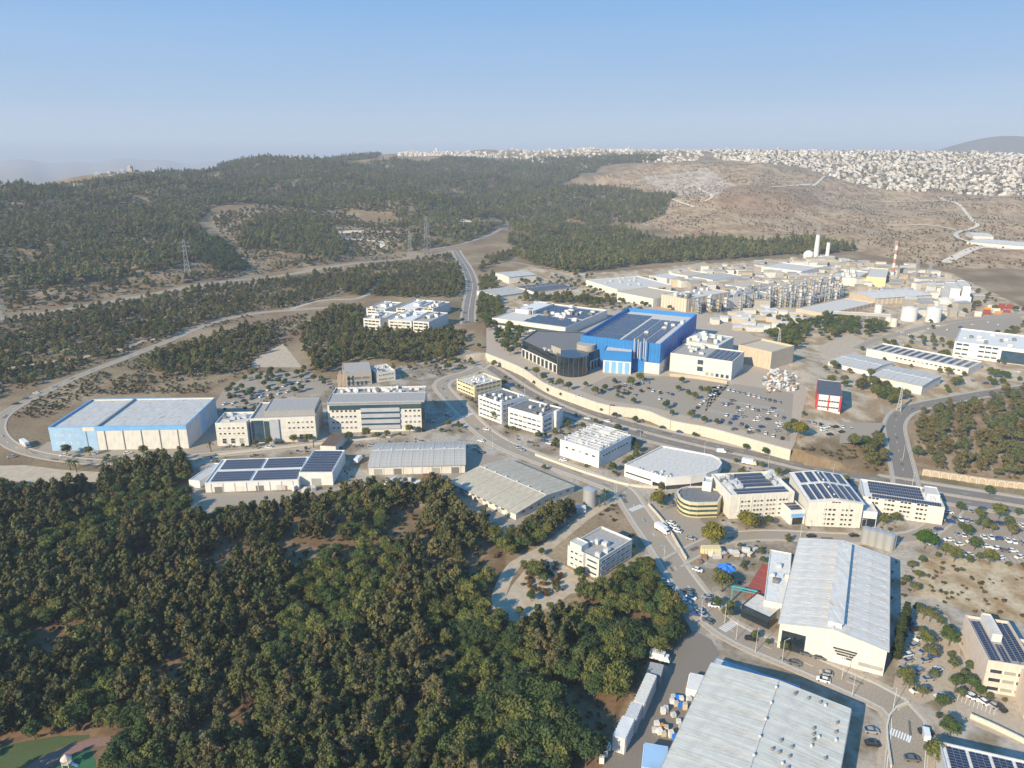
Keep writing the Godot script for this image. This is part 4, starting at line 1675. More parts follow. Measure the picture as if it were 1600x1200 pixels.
	# ---- the three linked offices with solar roofs
	B = flat_building("office_block", "cream office block on the left of the linked trio, solar rows across its roof", "office", [-0,12.4,101.7,-309.7,132.7,-313.3,130,-336.9,98.9,-333.3], "cream", "white_roof", {"walls": {3: "white_wall"}})
	solar(B, .12, .93, .02, .30, 2)
	solar(B, .34, .80, .34, .98, 4)
	units(B, 10, 5, .05, .3, .3, .9)
	units(B, 10, 6, .82, .98, .3, .95)
	for k in 4:
		windows(B, 0, 4, 3, 1.3, 1.1, 1.2, 2.3, .16 + k * .2, .32 + k * .2)
	pilasters(B, 0, 5, .35, 0, B.h, "white_wall", .05, 1.0)
	B = hall("gable_office", "cream office with a low gabled solar roof, middle of the linked trio", "office", [-0,12.4,135.6,-303.1,159.4,-301,162.3,-332.6,138.4,-334.7], "cream", "white_roof", "v", 1.6, {"sheets": 4})
	for k in 7:
		solar(B, .03 + k * .138, .135 + k * .138, .03, .52, 1, "v", .98, B.h + .1, 0.0)
	for k in 5:
		solar(B, .05 + k * .19, .20 + k * .19, .60, .95, 1, "v", .9, B.h + .1, 0.0)
	windows(B, 0, 4, 3, 1.4, 1.1, 1.0, 2.4, .28, .52)
	windows(B, 0, 4, 3, 1.4, 1.1, 1.0, 2.4, .60, .84)
	windows(B, 0, 1, 3, 1.5, .7, B.h - .2, 0, .42, .58)
	pilasters(B, 0, 2, .4, 0, B.h, "white_wall", .1, .95)
	B = flat_building("long_office", "long cream office on the right of the linked trio with solar rows", "office", [-0,8.9,166.4,-315.6,198.5,-303.8,205.7,-323.5,173.6,-335.2], "cream", "white_roof", {})
	solar(B, .12, .97, .03, .24, 1, "u", .9)
	solar(B, .10, .78, .30, .98, 4)
	units(B, 8, 8, .8, .97, .3, .9)
	for k in 4:
		windows(B, 0, 4, 3, 1.4, 1.1, 1.2, 2.3, .06 + k * .2, .20 + k * .2)
	pilasters(B, 0, 5, .35, 0, B.h, "white_wall", .02, .85)
	strip(B, 1, 0, B.h, "glass_blue", .2, .8)
	cabin(B, .82, .98, .45, .9, 2.2, "white_panel")
	B = flat_building("entrance_porch", "white framed entrance porch left of the gabled office", "porch", [-0,7.2,128.3,-304.2,135.4,-305.1,133.7,-317.4,126.6,-316.4], "white_panel", "pale_roof", {})
	solar(B, .1, .9, .1, .9, 2)
	strip(B, 0, 0, B.h * .55, "glass", .15, .85, .2, "glazing")
	strip(B, 0, B.h * .6, B.h * .85, "sky_blue", .05, .95, .15)
	B = flat_building("glass_entrance", "small dark glass entrance between gabled and long office", "porch", [-0,7.9,160.5,-302.6,166.6,-301.3,168.9,-312.1,162.8,-313.4], "white_panel", "pale_roof", {})
	strip(B, 0, .2, B.h * .62, "glass", .06, .94, .2, "glazing")
	B = flat_building("round_office", "small yellow banded office with a rounded end, beside the trio", "office", [-0,7.7,79.9,-323.1,79.5,-319.6,80,-316.2,81.2,-313.5,83.4,-311.5,86.9,-310.9,96.6,-311.5,102.8,-323.1,94.3,-328.7,86.5,-328.7,82.5,-326.6], "yellow", "dark_roof", {"parapet": .6, "coping": "light_grey"})
	for e in [0, 1, 2, 3, 4, 5, 10]:
		for k in 3:
			strip(B, e, .6 + k * B.h / 3, .6 + k * B.h / 3 + B.h * .15, "glass_green", .01, .99, .1, "window_band")
	units(B, 2, 9, .4, .6, .3, .6, 1.2)
	B = flat_building("stair_block", "narrow white stair block between round and left trio office", "tower", [0,12,92.5,-325.5,96.5,-324,98.7,-329.8,94.7,-331.3], "white_panel", "pale_roof", {})
	B = flat_building("curved_store", "low white building with a curved right end and dark base", "building", [-0,6.7,59.6,-357.3,72.4,-346,78.2,-340.6,91.4,-342.9,100,-346,107.4,-351.6,111.4,-359,111.7,-364.9,108.9,-370.1,84.5,-382.9], "white_panel", "pale_roof", {"parapet": .5, "coping": "white_panel"})
	strip(B, 0, 2.2, 3.0, "glass", .05, .95, .12, "window_band")
	for e in [1, 2, 3, 4, 5]:
		strip(B, e, .2, 2.4, "glass", .02, .98, .12, "glazing")
	units(B, 14, 12, .1, .9, .1, .9, 1.2)
	B = flat_building("plant_roof_office", "white building crowded with rooftop pipes and steel frames", "building", [-0,9.8,27.1,-385.3,47.2,-367.7,68.4,-391.9,48.3,-409.5], "white_panel", "light_grey", {})
	windows(B, 0, 1, 5, 2.2, 1.1, B.h * .62, 0, .1, .95)
	windows(B, 1, 1, 9, 2.2, 1.1, B.h * .62, 0, .08, .9)
	units(B, 26, 15, .06, .94, .06, .94, 2.0)
	for k in 9:
		var m := MB.new()
		var a := bil(B.P, .06, .06 + k * .11)
		var b := bil(B.P, .94, .06 + k * .11)
		for t in [0.0, .33, .66, 1.0]:
			var p := a.lerp(b, t)
			m.bar(Vector3(p.x, B.h, p.y), Vector3(p.x, B.h + 2.6, p.y), .16)
		m.bar(Vector3(a.x, B.h + 2.6, a.y), Vector3(b.x, B.h + 2.6, b.y), .2)
		m.bar(Vector3(a.x, B.h + 1.6, a.y), Vector3(b.x, B.h + 1.6, b.y), .3)
		part("pipe_rack", m.commit(M.white_panel), B.root)
	cabin(B, .35, .65, .75, .97, 1.8, "light_grey", "white_roof")
	B = hall("beige_hall", "broad beige metal roofed hall below the crossroads", "hall", [-0,3.7,-31.8,-342.6,1.8,-308.6,31.3,-337.8,-2.3,-371.8], "cream", "sheet_beige", "u", 2.2, {"sheets": 10})
	windows(B, 0, 1, 10, 2.6, 1.0, B.h - 1.6, 0, .06, .95)
	windows(B, 1, 1, 7, 2.2, 1.0, B.h - 1.6, 0, .06, .95)
	for k in 3:
		door(B, 0, .2 + k * .28, 3.6, B.h * .6, "grey_wall")
	B = flat_building("hillside_office", "white three storey office alone by the earth yard", "office", [-0,9.1,23.1,-269.7,34.8,-258.5,50.7,-275,39,-286.2], "white_wall", "flat_roof", {})
	windows(B, 0, 3, 3, 1.6, .9, 1.2, 2.8, .08, .5)
	bands(B, 0, [1.3, 4.0, 6.6], .9, .62, .96)
	bands(B, 1, [1.3, 4.0, 6.6], 1.0, .06, .94, "silver", "glass_blue")
	cabin(B, .05, .42, .02, .22, 2.6, "white_wall")
	units(B, 6, 21, .3, .9, .1, .6)
	strip(B, 0, 0, B.h + .8, "grey_wall", .52, .58, .25, "stair_shaft")
	B = flat_building("terraced_offices", "pinkish stepped office block at the right edge", "office", [-0,11.8,150.2,-194.4,163,-190.9,169.6,-214.7,156.8,-218.2], "pink_stone", "flat_roof", {})
	solar(B, .08, .30, .05, .9, 1, "v", .9)
	solar(B, .36, .52, .05, .42, 2, "v", .8)
	solar(B, .55, .95, .1, .95, 3, "v", .8)
	bands(B, 0, [1.0, 4.2, 7.4], 1.5, .06, .94, "cream", "glass")
	cabin(B, .34, .56, .5, .98, 2.5, "white_wall")
	B = flat_building("corner_offices", "pinkish office wing nearest the right edge, in front of the stepped block", "office", [-0,10.9,155.9,-182.7,168.6,-178.1,177.6,-203,164.9,-207.6], "pink_stone", "flat_roof", {})
	solar(B, .05, .6, .1, .9, 3, "v", .85)
	bands(B, 0, [1.0, 4.2, 7.4], 1.5, .06, .94, "cream", "glass")
	B = flat_building("solar_depot", "flat depot covered in solar panels at the bottom right corner", "building", [0,7,111.5,-142.9,134,-134.9,142.2,-158.3,119.8,-166.2], "light_grey", "white_roof", {"parapet": .5})
	for k in 4:
		solar(B, .06 + k * .235, .06 + k * .235 + .20, .03, .95, 3, "v", .94, -1, .02)

	# ---- the row along the industrial street
	B = hall("barrel_hall", "grey barrel-roofed hall behind the dark wood", "hall", [-0,4.8,-76.2,-358.7,-25.2,-361.7,-27.2,-394.6,-78.2,-391.6], "cream", "sheet_grey", "u", 2.4, {"barrel": true, "sheets": 9})
	for k in 5:
		door(B, 0, .1 + k * .2, 4.0, B.h * .7, ["grey_wall", "machine_dark", "white_panel", "grey_wall", "machine_dark"][k])
	pilasters(B, 0, 10, .4, 0, B.h, "white_wall")
	strip(B, 0, B.h * .72, B.h, "white_panel", .0, .62)
	B = flat_building("solar_store", "low white store with long solar rows beside the loading yard", "building", [-0,5.3,-154.9,-337.7,-108.7,-341.4,-111.1,-371.2,-157.3,-367.5], "white_panel", "white_roof", {"parapet": .5})
	solar(B, .05, .46, .05, .45, 4, "u", .78)
	solar(B, .50, .97, .05, .45, 4, "u", .78)
	solar(B, .06, .50, .55, .97, 4, "u", .78)
	solar(B, .54, .97, .55, .97, 4, "u", .78)
	pilasters(B, 0, 8, .35, 0, B.h, "light_grey")
	for k in 4:
		door(B, 0, .14 + k * .22, 4.0, B.h * .6, ["machine_dark", "white_wall", "machine_dark", "light_grey"][k])
	B = flat_building("solar_tall_store", "taller white store with eight solar rows, right of the low one", "building", [-0,7.2,-109.6,-346.3,-92.4,-346.3,-92.4,-376,-109.6,-376], "white_panel", "white_roof", {"parapet": .6})
	solar(B, .06, .94, .04, .97, 8, "u", .72)
	door(B, 0, .5, 5.0, 3.8, "grey_wall")
	B = flat_building("pale_shed", "low pale blue shed at the left end of the solar store", "shed", [0,4,-165.8,-344.1,-159.8,-342.9,-155.3,-364.5,-161.4,-365.8], "white_panel", "sheet_blue", {"parapet": .3})
	B = flat_building("blue_warehouse", "large white warehouse with pale blue corner and light grey roof", "warehouse", [-0,14.2,-264.6,-391.9,-187.6,-395.5,-190,-445.7,-267,-442], "white_wall", "sheet_blue", {"parapet": .8, "coping": "sky_blue", "walls": {3: "pale_blue", 1: "light_grey"}})
	strip(B, 0, 0, B.h + .75, "pale_blue", 0.0, .24)
	strip(B, 0, B.h - 1.6, B.h + .75, "sky_blue", .33, 1.0)
	strip(B, 0, 0, B.h - 1.65, "pale_blue", .24, .34)
	pilasters(B, 0, 6, .5, 0, B.h - 1.7, "machine_dark", .20, 1.0)
	for k in 2:
		bands(B, 0, [B.h * (.30 + .35 * k)], 1.4, .04, .20, "white_panel", "glass")
	strip(B, 1, 0, B.h, "pale_blue", .45, .6)
	var m2 := MB.new()
	var e0 := bil(B.P, .345, .0)
	var e1 := bil(B.P, .345, 1.0)
	m2.bar(Vector3(e0.x, B.h + .5, e0.y), Vector3(e1.x, B.h + .5, e1.y), 1.1)
	part("roof_upstand", m2.commit(M.grey_wall), B.root)
	B = flat_building("cream_office", "cream office block with square windows beside the blue warehouse", "office", [-0,14.4,-172.2,-399,-154.4,-400.1,-155.6,-418.7,-173.4,-417.6], "cream", "pale_roof", {})
	windows(B, 0, 2, 6, 1.3, 1.1, B.h - 3.0, -3.4, .06, .94)
	windows(B, 0, 1, 3, 2.6, 3.4, 1.4, 0, .1, .92, "white_wall", "glass")
	units(B, 8, 31)
	B = flat_building("twin_office", "cream office with a sloping grey roof screen and glass middle", "office", [-0,15.5,-153.5,-403.3,-116.3,-407.2,-119.4,-436.7,-156.6,-432.7], "cream", "flat_roof", {"walls": {1: "beige"}})
	windows(B, 0, 2, 6, 1.3, 1.1, B.h - 3.0, -3.4, .56, .98)
	windows(B, 0, 1, 3, 2.8, 3.6, 1.2, 0, .56, .98, "white_wall", "glass")
	strip(B, 0, .5, B.h - .5, "glass_blue", .02, .20, .2, "glazing")
	strip(B, 0, .3, B.h, "silver", .30, .44, .8, "silver_panel")
	strip(B, 0, .5, B.h - 1.0, "glass_green", .21, .29, .2, "glazing")
	cabin(B, .2, .98, .18, .95, 3.0, "grey_wall", "flat_roof", "roof_screen")
	units(B, 6, 33, .65, .95, .4, .9)
	B = flat_building("glass_office", "large office with white wings, silver centre and glass right end", "office", [-0,19.1,-111.9,-420,-53.4,-423.8,-55.4,-455.3,-113.9,-451.5], "white_wall", "flat_roof", {"walls": {1: "glass_blue"}, "parapet": 1.0})
	windows(B, 0, 4, 6, 1.5, 1.3, 2.5, 3.6, .03, .30)
	windows(B, 0, 3, 4, 1.5, 1.3, 5.5, 3.6, .78, .96)
	for k in 4:
		strip(B, 0, 2.2 + k * 3.7, 4.6 + k * 3.7, "silver", .34, .74, .9, "silver_band")
		strip(B, 0, 4.6 + k * 3.7, 5.9 + k * 3.7, "glass_blue", .34, .74, .5, "window_band")
	strip(B, 0, B.h - 3.4, B.h - .4, "glass_green", .02, .98, .2, "window_band")
	cabin(B, .0, 1.0, .0, .55, 1.2, "silver", "flat_roof", "roof_screen")
	units(B, 26, 41, .05, .95, .6, .95, 2.4, "white_panel")
	strip(B, 0, 0, B.h + .5, "curtain_wall", .965, 1.0, 1.6, "glazed_end")
	B = flat_building("canopy_kiosk", "low flat kiosk with a brown slatted roof before the offices", "kiosk", [0,4,-109.7,-389.5,-100.6,-388.5,-98.3,-409.2,-107.4,-410.2], "cream", "beige", {"parapet": .1})
	for k in 7:
		var m := MB.new()
		var a := bil(B.P, .05 + k * .15, .02)
		var b := bil(B.P, .05 + k * .15, .98)
		m.bar(Vector3(a.x, B.h + .2, a.y), Vector3(b.x, B.h + .2, b.y), .5)
		part("slat", m.commit(M.rust), B.root)
	B = flat_building("yellow_block", "three storey pale yellow banded block beside the street bend", "office", [-0,8.5,-39.8,-505,-26.2,-487.9,-7.5,-502.8,-21.1,-519.9], "pale_yellow", "pale_roof", {})
	bands(B, 0, [1.2, 4.2, 7.2], 1.2, .05, .95, "cream", "glass")
	bands(B, 1, [1.2, 4.2, 7.2], 1.2, .05, .95, "cream", "glass")
	units(B, 16, 51, .1, .9, .1, .9, 1.8, "white_panel")
	B = flat_building("white_tower_office", "taller white ribbon-window office left of its twin by the main road", "office", [-0,14.1,-21.8,-451.4,-6.6,-435.2,8.9,-449.6,-6.2,-465.9], "white_panel", "dark_roof", {})
	bands(B, 0, [1.5, 4.7, 7.9, 11.0], 1.2, .04, .96, "white_panel", "glass_blue")
	bands(B, 1, [1.5, 4.7, 7.9, 11.0], 1.2, .04, .5, "white_panel", "glass_blue")
	units(B, 12, 53, .1, .9, .1, .9, 2.0, "white_panel")
	B = flat_building("white_wing_office", "lower white ribbon-window office, right of the taller one by the road", "office", [-0,12,-2.4,-433.6,18.4,-416.3,31.7,-432.2,10.8,-449.5], "white_panel", "dark_roof", {})
	bands(B, 0, [1.5, 4.6, 7.7], 1.2, .04, .96, "white_panel", "glass_blue")
	bands(B, 1, [1.5, 4.6, 7.7], 1.2, .04, .45, "white_panel", "glass_blue")
	strip(B, 1, 0, B.h + 1.5, "white_panel", .55, .72, 2.0, "stair_tower")
	units(B, 8, 55)
	B = flat_building("unfinished_block", "raw concrete block under construction with scaffold posts", "building", [-0,9.9,-123,-513.8,-103.7,-518.8,-110.5,-545,-129.9,-539.9], "concrete", "concrete", {"parapet": .2})
	bands(B, 0, [1.0, 4.4], 2.0, .05, .95, "concrete", "machine_dark", 5.0)
	for k in 7:
		var m := MB.new()
		var a := bil(B.P, -.22 + .05 * k, -.35 + .18 * (k % 3))
		m.bar(Vector3(a.x, -1, a.y), Vector3(a.x, B.h + 2.0, a.y), .6)
		part("scaffold_post", m.commit(M.pale_dirt), B.root)
	B = flat_building("square_window_block", "small cream block with one row of windows right of the raw concrete", "building", [-0,7.5,-100.6,-522.1,-87.7,-528.9,-97.4,-547.2,-110.3,-540.4], "cream", "pale_roof", {})
	windows(B, 0, 2, 8, 1.0, 1.0, 1.6, 3.4, .1, .9)
	units(B, 8, 57)


func build_mid() -> void:
	# ---- the blue works on the terrace
	var B := flat_building("blue_factory", "huge bright blue factory with white base and solar roof on the terrace", "factory", [5.5,23.3,53.3,-552.9,109.6,-525.1,161.6,-630.2,105.2,-658], "deep_blue", "pale_roof", {"parapet": 3.4, "thick": 1.0})
	strip(B, 1, -1, B.h * .42, "white_wall", 0.0, 1.0, .2)
	windows(B, 1, 2, 10, 5.6, 2.6, 1.5, 4.0, .02, .62, "white_wall", "glass_blue")
	strip(B, 0, -1, B.h * .42, "white_wall", .82, 1.0, .2)
	pilasters(B, 1, 22, .14, B.h * .43, B.h + 3.3, "deep_blue", 0, 1, "panel_seam")
	pilasters(B, 0, 22, .14, B.h * .43, B.h + 3.3, "deep_blue", 0, 1, "panel_seam")
	for k in 5:
		solar(B, .05, .42, .08 + k * .165, .08 + k * .165 + .155, 3, "u", .96, -1, .02)
	for k in 3:
		solar(B, .46 + k * .14, .585 + k * .14, .05, .80, 1, "v", .97, -1, .02)
	for k in 5:
		var m := MB.new()
		var p := bil(B.P, .70 + .035 * k, -.03 + .02 * (k % 2))
		m.tube(Vector3(p.x, B.h * .55, p.y), Vector3(p.x, B.h + 6.5 - k % 3, p.y), .55, .5, 12)
		part("duct", m.commit(M.silver), B.root)
	units(B, 6, 61, .6, .95, .1, .9, 3)
	B = flat_building("blue_porch", "blue and white front wing of the blue factory with tall blue doors", "wing", [5.5,17.3,68.5,-530.8,88.5,-525.1,95.1,-548.2,75,-553.9], "deep_blue", "pale_roof", {"parapet": .8})
	strip(B, 0, -1, B.h * .58, "white_wall", 0.0, 1.0, .2)
	for k in 4:
		strip(B, 0, .2, B.h * .54, "sky_blue", .06 + k * .24, .22 + k * .24, .35, "blue_door")
	B = flat_building("black_glass_office", "black glass office with rounded corner and white colonnade base", "office", [5.5,13.9,8.3,-575.4,34.3,-527,37.7,-521.7,43.2,-519.9,49.7,-523.4,56.2,-532.4,70.9,-551.2,69.7,-599.4,20.7,-608.6], "curtain_wall", "dark_roof", {"parapet": .7, "coping": "machine_dark"})
	strip(B, 0, -1, B.h * .52, "white_wall", 0.0, 1.0, .5, "colonnade")
	for k in 9:
		strip(B, 0, .3, B.h * .47, "curtain_wall", .02 + k * .11, .09 + k * .11, .62, "shop_window")
	strip(B, 5, -1, B.h * .55, "white_wall", .2, 1.0, .5, "colonnade")
	for k in 4:
		strip(B, 5, .3, B.h * .5, "curtain_wall", .26 + k * .18, .38 + k * .18, .62, "shop_window")
	var tm := MB.new()
	var dc: Vector2 = (B.P[1] + B.P[5]) / 2
	var drum := MB.new()
	drum.tube(Vector3(dc.x, -1, dc.y), Vector3(dc.x, B.h + 1.6, dc.y), B.P[1].distance_to(B.P[5]) * .53, B.P[1].distance_to(B.P[5]) * .53, 32)
	var dp := part("glass_drum", drum.commit(M.curtain_wall), B.root)
	for k in 20:
		var mu := MB.new()
		var a := TAU * k / 20
		var rr: float = B.P[1].distance_to(B.P[5]) * .535
		mu.bar(Vector3(dc.x + cos(a) * rr, -1, dc.y + sin(a) * rr), Vector3(dc.x + cos(a) * rr, B.h + 1.6, dc.y + sin(a) * rr), .14)
		part("mullion", mu.commit(M.machine_dark), dp)
	tm.tube(Vector3(14, B.h, 2), Vector3(14, B.h + 4.5, 2), 7.5, 7.5, 24)
	part("round_penthouse", tm.commit(M.concrete), B.root)
	cabin(B, .08, .2, .6, .8, 5.0, "concrete")
	units(B, 6, 63, .2, .7, .3, .8)
	B = flat_building("beige_works", "beige block with blue windows right of the blue factory", "building", [5.5,14.1,119.5,-534.8,159.3,-510.8,176.6,-539.4,136.8,-563.5], "cream", "flat_roof", {})
	solar(B, .55, .97, .05, .9, 5, "v", .75)
	windows(B, 0, 2, 1, 5.0, 4.0, 3.0, 5.2, .44, .56, "white_wall", "glass_blue")
	windows(B, 0, 1, 5, 2.6, 3.0, .6, 0, .58, .98, "white_wall", "glass_blue")
	strip(B, 1, 0, B.h, "light_grey", .1, .9)
	units(B, 8, 65, .1, .5, .3, .9, 3)
	B = flat_building("cooling_block", "row of cream cooling units on legs behind the beige block", "plant", [5.5,13,138,-577,162.5,-559.8,182.8,-588.6,158.2,-605.9], "cream", "light_grey", {"parapet": .4})
	units(B, 18, 67, .05, .95, .1, .9, 4.0, "cream")
	B = flat_building("beige_bastion", "tall blank beige walled block behind the car park", "building", [5.5,14,178.3,-560.3,196.8,-537.5,221.1,-557.1,202.6,-580], "beige", "beige", {"parapet": 1.5})
	pilasters(B, 0, 6, .8, 0, B.h, "beige")
	B = flat_building("red_trim_building", "white building with red side frames and dark corrugated roof", "building", [5,10.1,196.8,-449.9,210.6,-444.3,223.7,-476.5,209.9,-482.1], "white_panel", "sheet_dark", {"parapet": .2, "walls": {1: "red", 3: "red"}})
	strip(B, 0, 0, B.h + .2, "red", 0.0, .08, .4, "red_frame")
	strip(B, 0, 0, B.h + .2, "red", .47, .53, .3, "red_frame")
	strip(B, 0, 0, B.h + .2, "red", .92, 1.0, .4, "red_frame")
	windows(B, 0, 2, 8, 2.0, 1.2, 1.5, 4.0, .1, .9)
	B = hall("white_shed", "white gabled warehouse with grey ribbed roof behind the red-trimmed building", "warehouse", [-0,4.1,253.3,-566,274.2,-539.7,303.8,-563.2,282.9,-589.5], "white_panel", "sheet_blue", "u", 1.0, {"sheets": 8})
	B = hall("grey_shed", "low grey roofed shed joined to the right of the white warehouse", "warehouse", [-0,6.7,266.3,-519.7,289.7,-493.8,316.3,-517.8,293,-543.7], "white_wall", "sheet_blue", "u", .8, {"sheets": 8})
	B = flat_building("sawtooth_solar_shed", "long low shed with slanted solar groups on its roof", "warehouse", [-0,6.2,298,-597.2,348.8,-538.3,371.4,-557.9,320.6,-616.7], "white_wall", "pale_roof", {})
	for k in 13:
		solar(B, .02 + k * .075, .065 + k * .075, .2, .9, 2, "v", .9, -1, .15)
	windows(B, 0, 1, 16, 2.0, 1.2, B.h - 2.4, 0, .3, .98)
	B = flat_building("glass_ribbon_office", "white and blue-glass office at the right edge, upper", "office", [-0,12.8,370.4,-596.5,415.1,-565.7,448.2,-613.7,403.4,-644.5], "white_panel", "white_roof", {})
	bands(B, 0, [2.0, 6.0, 10.0], 1.8, .02, .20, "white_panel", "glass_blue", 4.0)
	bands(B, 0, [2.0, 6.0, 10.0], 1.8, .32, .58, "white_panel", "glass_blue", 4.0)
	strip(B, 0, .5, B.h * .85, "glass_blue", .62, .98, .3, "glazing")
	units(B, 12, 69, .1, .9, .1, .9, 3)
	# ---- hillside campus
	var camp := [[0,11,-143.2,-693.3,-125.9,-687.4,-114.2,-721.7,-131.5,-727.6], [0,11,-118.2,-687,-95.2,-681.2,-83.9,-725.5,-106.9,-731.4], [0,11,-94.4,-682.6,-78.3,-676.8,-63.4,-718.3,-79.6,-724.1], [0,10,-150.4,-745.9,-129.8,-739.2,-117.9,-775.8,-138.5,-782.5], [0,10,-119.7,-746.7,-99.2,-739.9,-84,-785.7,-104.5,-792.5], [0,10,-96.6,-750.3,-81.1,-743.6,-66.1,-778.1,-81.6,-784.9]]
	var cl := ["front left", "front middle", "front right", "rear left", "rear middle", "rear right"]
	for k in camp.size():
		B = flat_building("campus_block", "white stepped campus block among pines, %s of six" % cl[k], "building", camp[k], "white_wall", ["pale_roof", "white_roof", "flat_roof"][k % 3], {"group": "white campus blocks"})
		bands(B, 0, [1.6, 5.0, 8.0], 1.5, .06, .94, "white_wall", "glass", 4.0)
		units(B, 6, 80 + k, .1, .9, .1, .9, 3, "white_panel")
		cabin(B, .1 + .1 * k, .35 + .1 * k, .4, .8, 2.5)
	# ---- depots beyond the campus
	B = hall("grey_depot", "grey roofed depot left of the dark roofed one", "depot", [-0,5.2,-17.4,-836.6,19.6,-863.6,-5.2,-897.5,-42.1,-870.5], "white_wall", "sheet_grey", "u", 1.2, {"sheets": 5})
	B = hall("white_depot", "small white depot behind the grey roofed one", "depot", [-0,8.5,-4,-950.1,32.3,-968.9,13.9,-1004.4,-22.3,-985.6], "white_wall", "sheet_blue", "u", 1.2, {"sheets": 5})
	B = hall("dark_depot", "dark roofed depot among trees beyond the campus", "depot", [-0,3.9,26.2,-871.6,73.3,-902.9,51.9,-935.1,4.8,-903.8], "white_wall", "sheet_dark", "u", 1.0, {"sheets": 5})
	B = flat_building("solar_works", "wide white works with solar arrays left of the blue factory", "factory", [5.5,8.2,-18.8,-683.4,47.8,-642.4,94.8,-718.9,28.2,-759.9], "white_wall", "pale_roof", {})
	strip(B, 0, 2, B.h * .6, "glass_green", .0, 1.0, .2, "window_band")
	solar(B, .40, .98, .05, .38, 3, "u", .8)
	solar(B, .30, .95, .45, .90, 4, "u", .8)
	units(B, 30, 91, .02, .98, .3, .98, 4, "white_panel")
	cabin(B, .05, .3, .4, .9, 3.0, "white_panel", "white_roof")


func build_far() -> void:
	# ---- the chemical plant
	var B := flat_building("long_white_works", "long white works with pale flat roof at the plant's left end", "factory", [-0,7.6,94.1,-933.7,125,-866.1,196.2,-898.6,165.3,-966.3], "white_wall", "pale_roof", {})
	bands(B, 1, [3.0], 2.0, .04, .9, "white_wall", "glass", 6.0)
	units(B, 12, 101, .1, .9, .1, .9, 3)
	B = flat_building("cream_works", "cream flat works in front of the long white one", "factory", [5.5,8.9,117.5,-814.2,150.3,-772.4,190.8,-804.2,157.9,-846], "white_wall", "beige", {})
	pilasters(B, 0, 14, .8, 0, B.h, "cream")
	B = flat_building("framed_works", "beige framed works with steel columns beside the pipe racks", "factory", [5.5,14,158.9,-773.6,179.6,-745.6,235.7,-787.1,215,-815.1], "beige", "pale_roof", {})
	pilasters(B, 0, 9, .9, 0, B.h, "cream")
	pilasters(B, 1, 10, .9, 0, B.h, "light_grey")
	units(B, 16, 103, .05, .95, .05, .95, 5)
	B = flat_building("process_shed", "low cream process building behind the pipe racks", "factory", [2.9,10,216.4,-775,287.2,-814.9,272.7,-840.5,202,-800.6], "cream", "flat_roof", {})
	units(B, 20, 105, .05, .95, .05, .95, 5)
	for k in 5:
		B = flat_building("plant_shed", "white roofed plant shed behind the framed works, %s from the left" % ORD[k], "shed", [[0,7,200,-945.7,230.4,-966.5,212.4,-992.9,181.9,-972.1], [0,8,230.7,-960.9,264.6,-985.1,246.6,-1010.3,212.7,-986.1], [0,8,255.3,-929.5,305.1,-965.3,285.7,-992.3,235.9,-956.5], [0,9,277.1,-870.1,318.9,-901.7,302.4,-923.6,260.6,-892], [0,9,351.9,-1038.9,392.4,-994.2,436.2,-1033.9,395.7,-1078.6]][k], "white_wall", ["pale_roof", "beige", "sheet_grey", "beige", "pale_roof"][k], {"group": "plant sheds"})
	B = hall("sulphur_hall", "long pale roofed hall with columned side in the plant", "factory", [-0,7.2,395.5,-852.7,406.9,-812.7,481.7,-834,470.3,-874.1], "beige", "sheet_white", "v", 1.2, {"sheets": 6})
	pilasters(B, 1, 12, 1.0, 0, B.h, "white_wall")
	B = flat_building("flat_stores", "long flat beige stores before the plant's pipe columns", "factory", [-0,4.1,304.1,-774.1,325.3,-745.8,402.6,-803.9,381.4,-832.2], "beige", "pale_roof", {})
	pilasters(B, 1, 12, .8, 0, B.h, "brick_red")
	B = flat_building("yellow_plant_house", "yellow-cream tall plant house by the striped chimney", "factory", [0,14,445.4,-921.2,465.3,-910.7,504.1,-984.1,484.2,-994.7], "pale_yellow", "pale_roof", {})
	B = flat_building("white_plant_house", "bright white stepped plant house at the plant's right end", "factory", [0,12,482.2,-801.2,501.9,-793.3,526.1,-853.5,506.4,-861.4], "white_panel", "white_roof", {})
	cabin(B, .05, .5, .1, .8, 8, "white_panel")
	cabin(B, .6, .95, .1, .8, 11, "white_panel")
	B = flat_building("gas_works", "beige plant house among pipes left of the yellow one", "factory", [0,10,408.3,-949.7,435.7,-928.6,478.6,-984.3,451.1,-1005.4], "cream", "pale_roof", {})
	units(B, 12, 107, .05, .95, .05, .95, 5)
	var tp := pv([404.4,-734.6,426,-728.7,477,-798.8,489.3,-791.9,372.3,-711.5,375.2,-706,391.4,-771.9])
	var td := [[7.5, 13, "white_panel", "white tank left of the pair beside the plant road"], [7.0, 14, "white_panel", "tall white tank right of the pair beside the plant road"], [8, 10, "cream", "cream tank below the white stepped plant house"], [8, 9, "white_wall", "low white tank furthest right in the plant"], [3, 8, "cream", "small cream silo by the plant trees, left one"], [3, 8, "cream", "small cream silo by the plant trees, right one"], [4, 8, "white_panel", "small white tank below the columned hall"]]
	for i in tp.size():
		tank(tp[i], td[i][0], td[i][1], td[i][2], td[i][3])
	var s1 := pv([483.1,-1175.5,484.8,-1137.1,505.8,-975,473.4,-1130.8,458.7,-1143.7])
	stack(s1[0], 4.2, 3.0, 38, ["white_panel", "white_panel", "white_panel"], "thick white chimney stack beside the round gas holder")
	stack(s1[1], 2.9, 2.6, 31, ["white_panel", "white_panel"], "slimmer white chimney stack right of the thick one")
	stack(s1[2], 2.2, 1.3, 52, ["white_wall", "white_wall", "faded_red", "white_wall", "faded_red", "white_wall", "faded_red", "white_wall", "faded_red"], "tall red and white striped chimney in the plant")
	stack(s1[3], 1.8, 1.8, 12, ["white_panel"], "short white stack between the two tall ones")
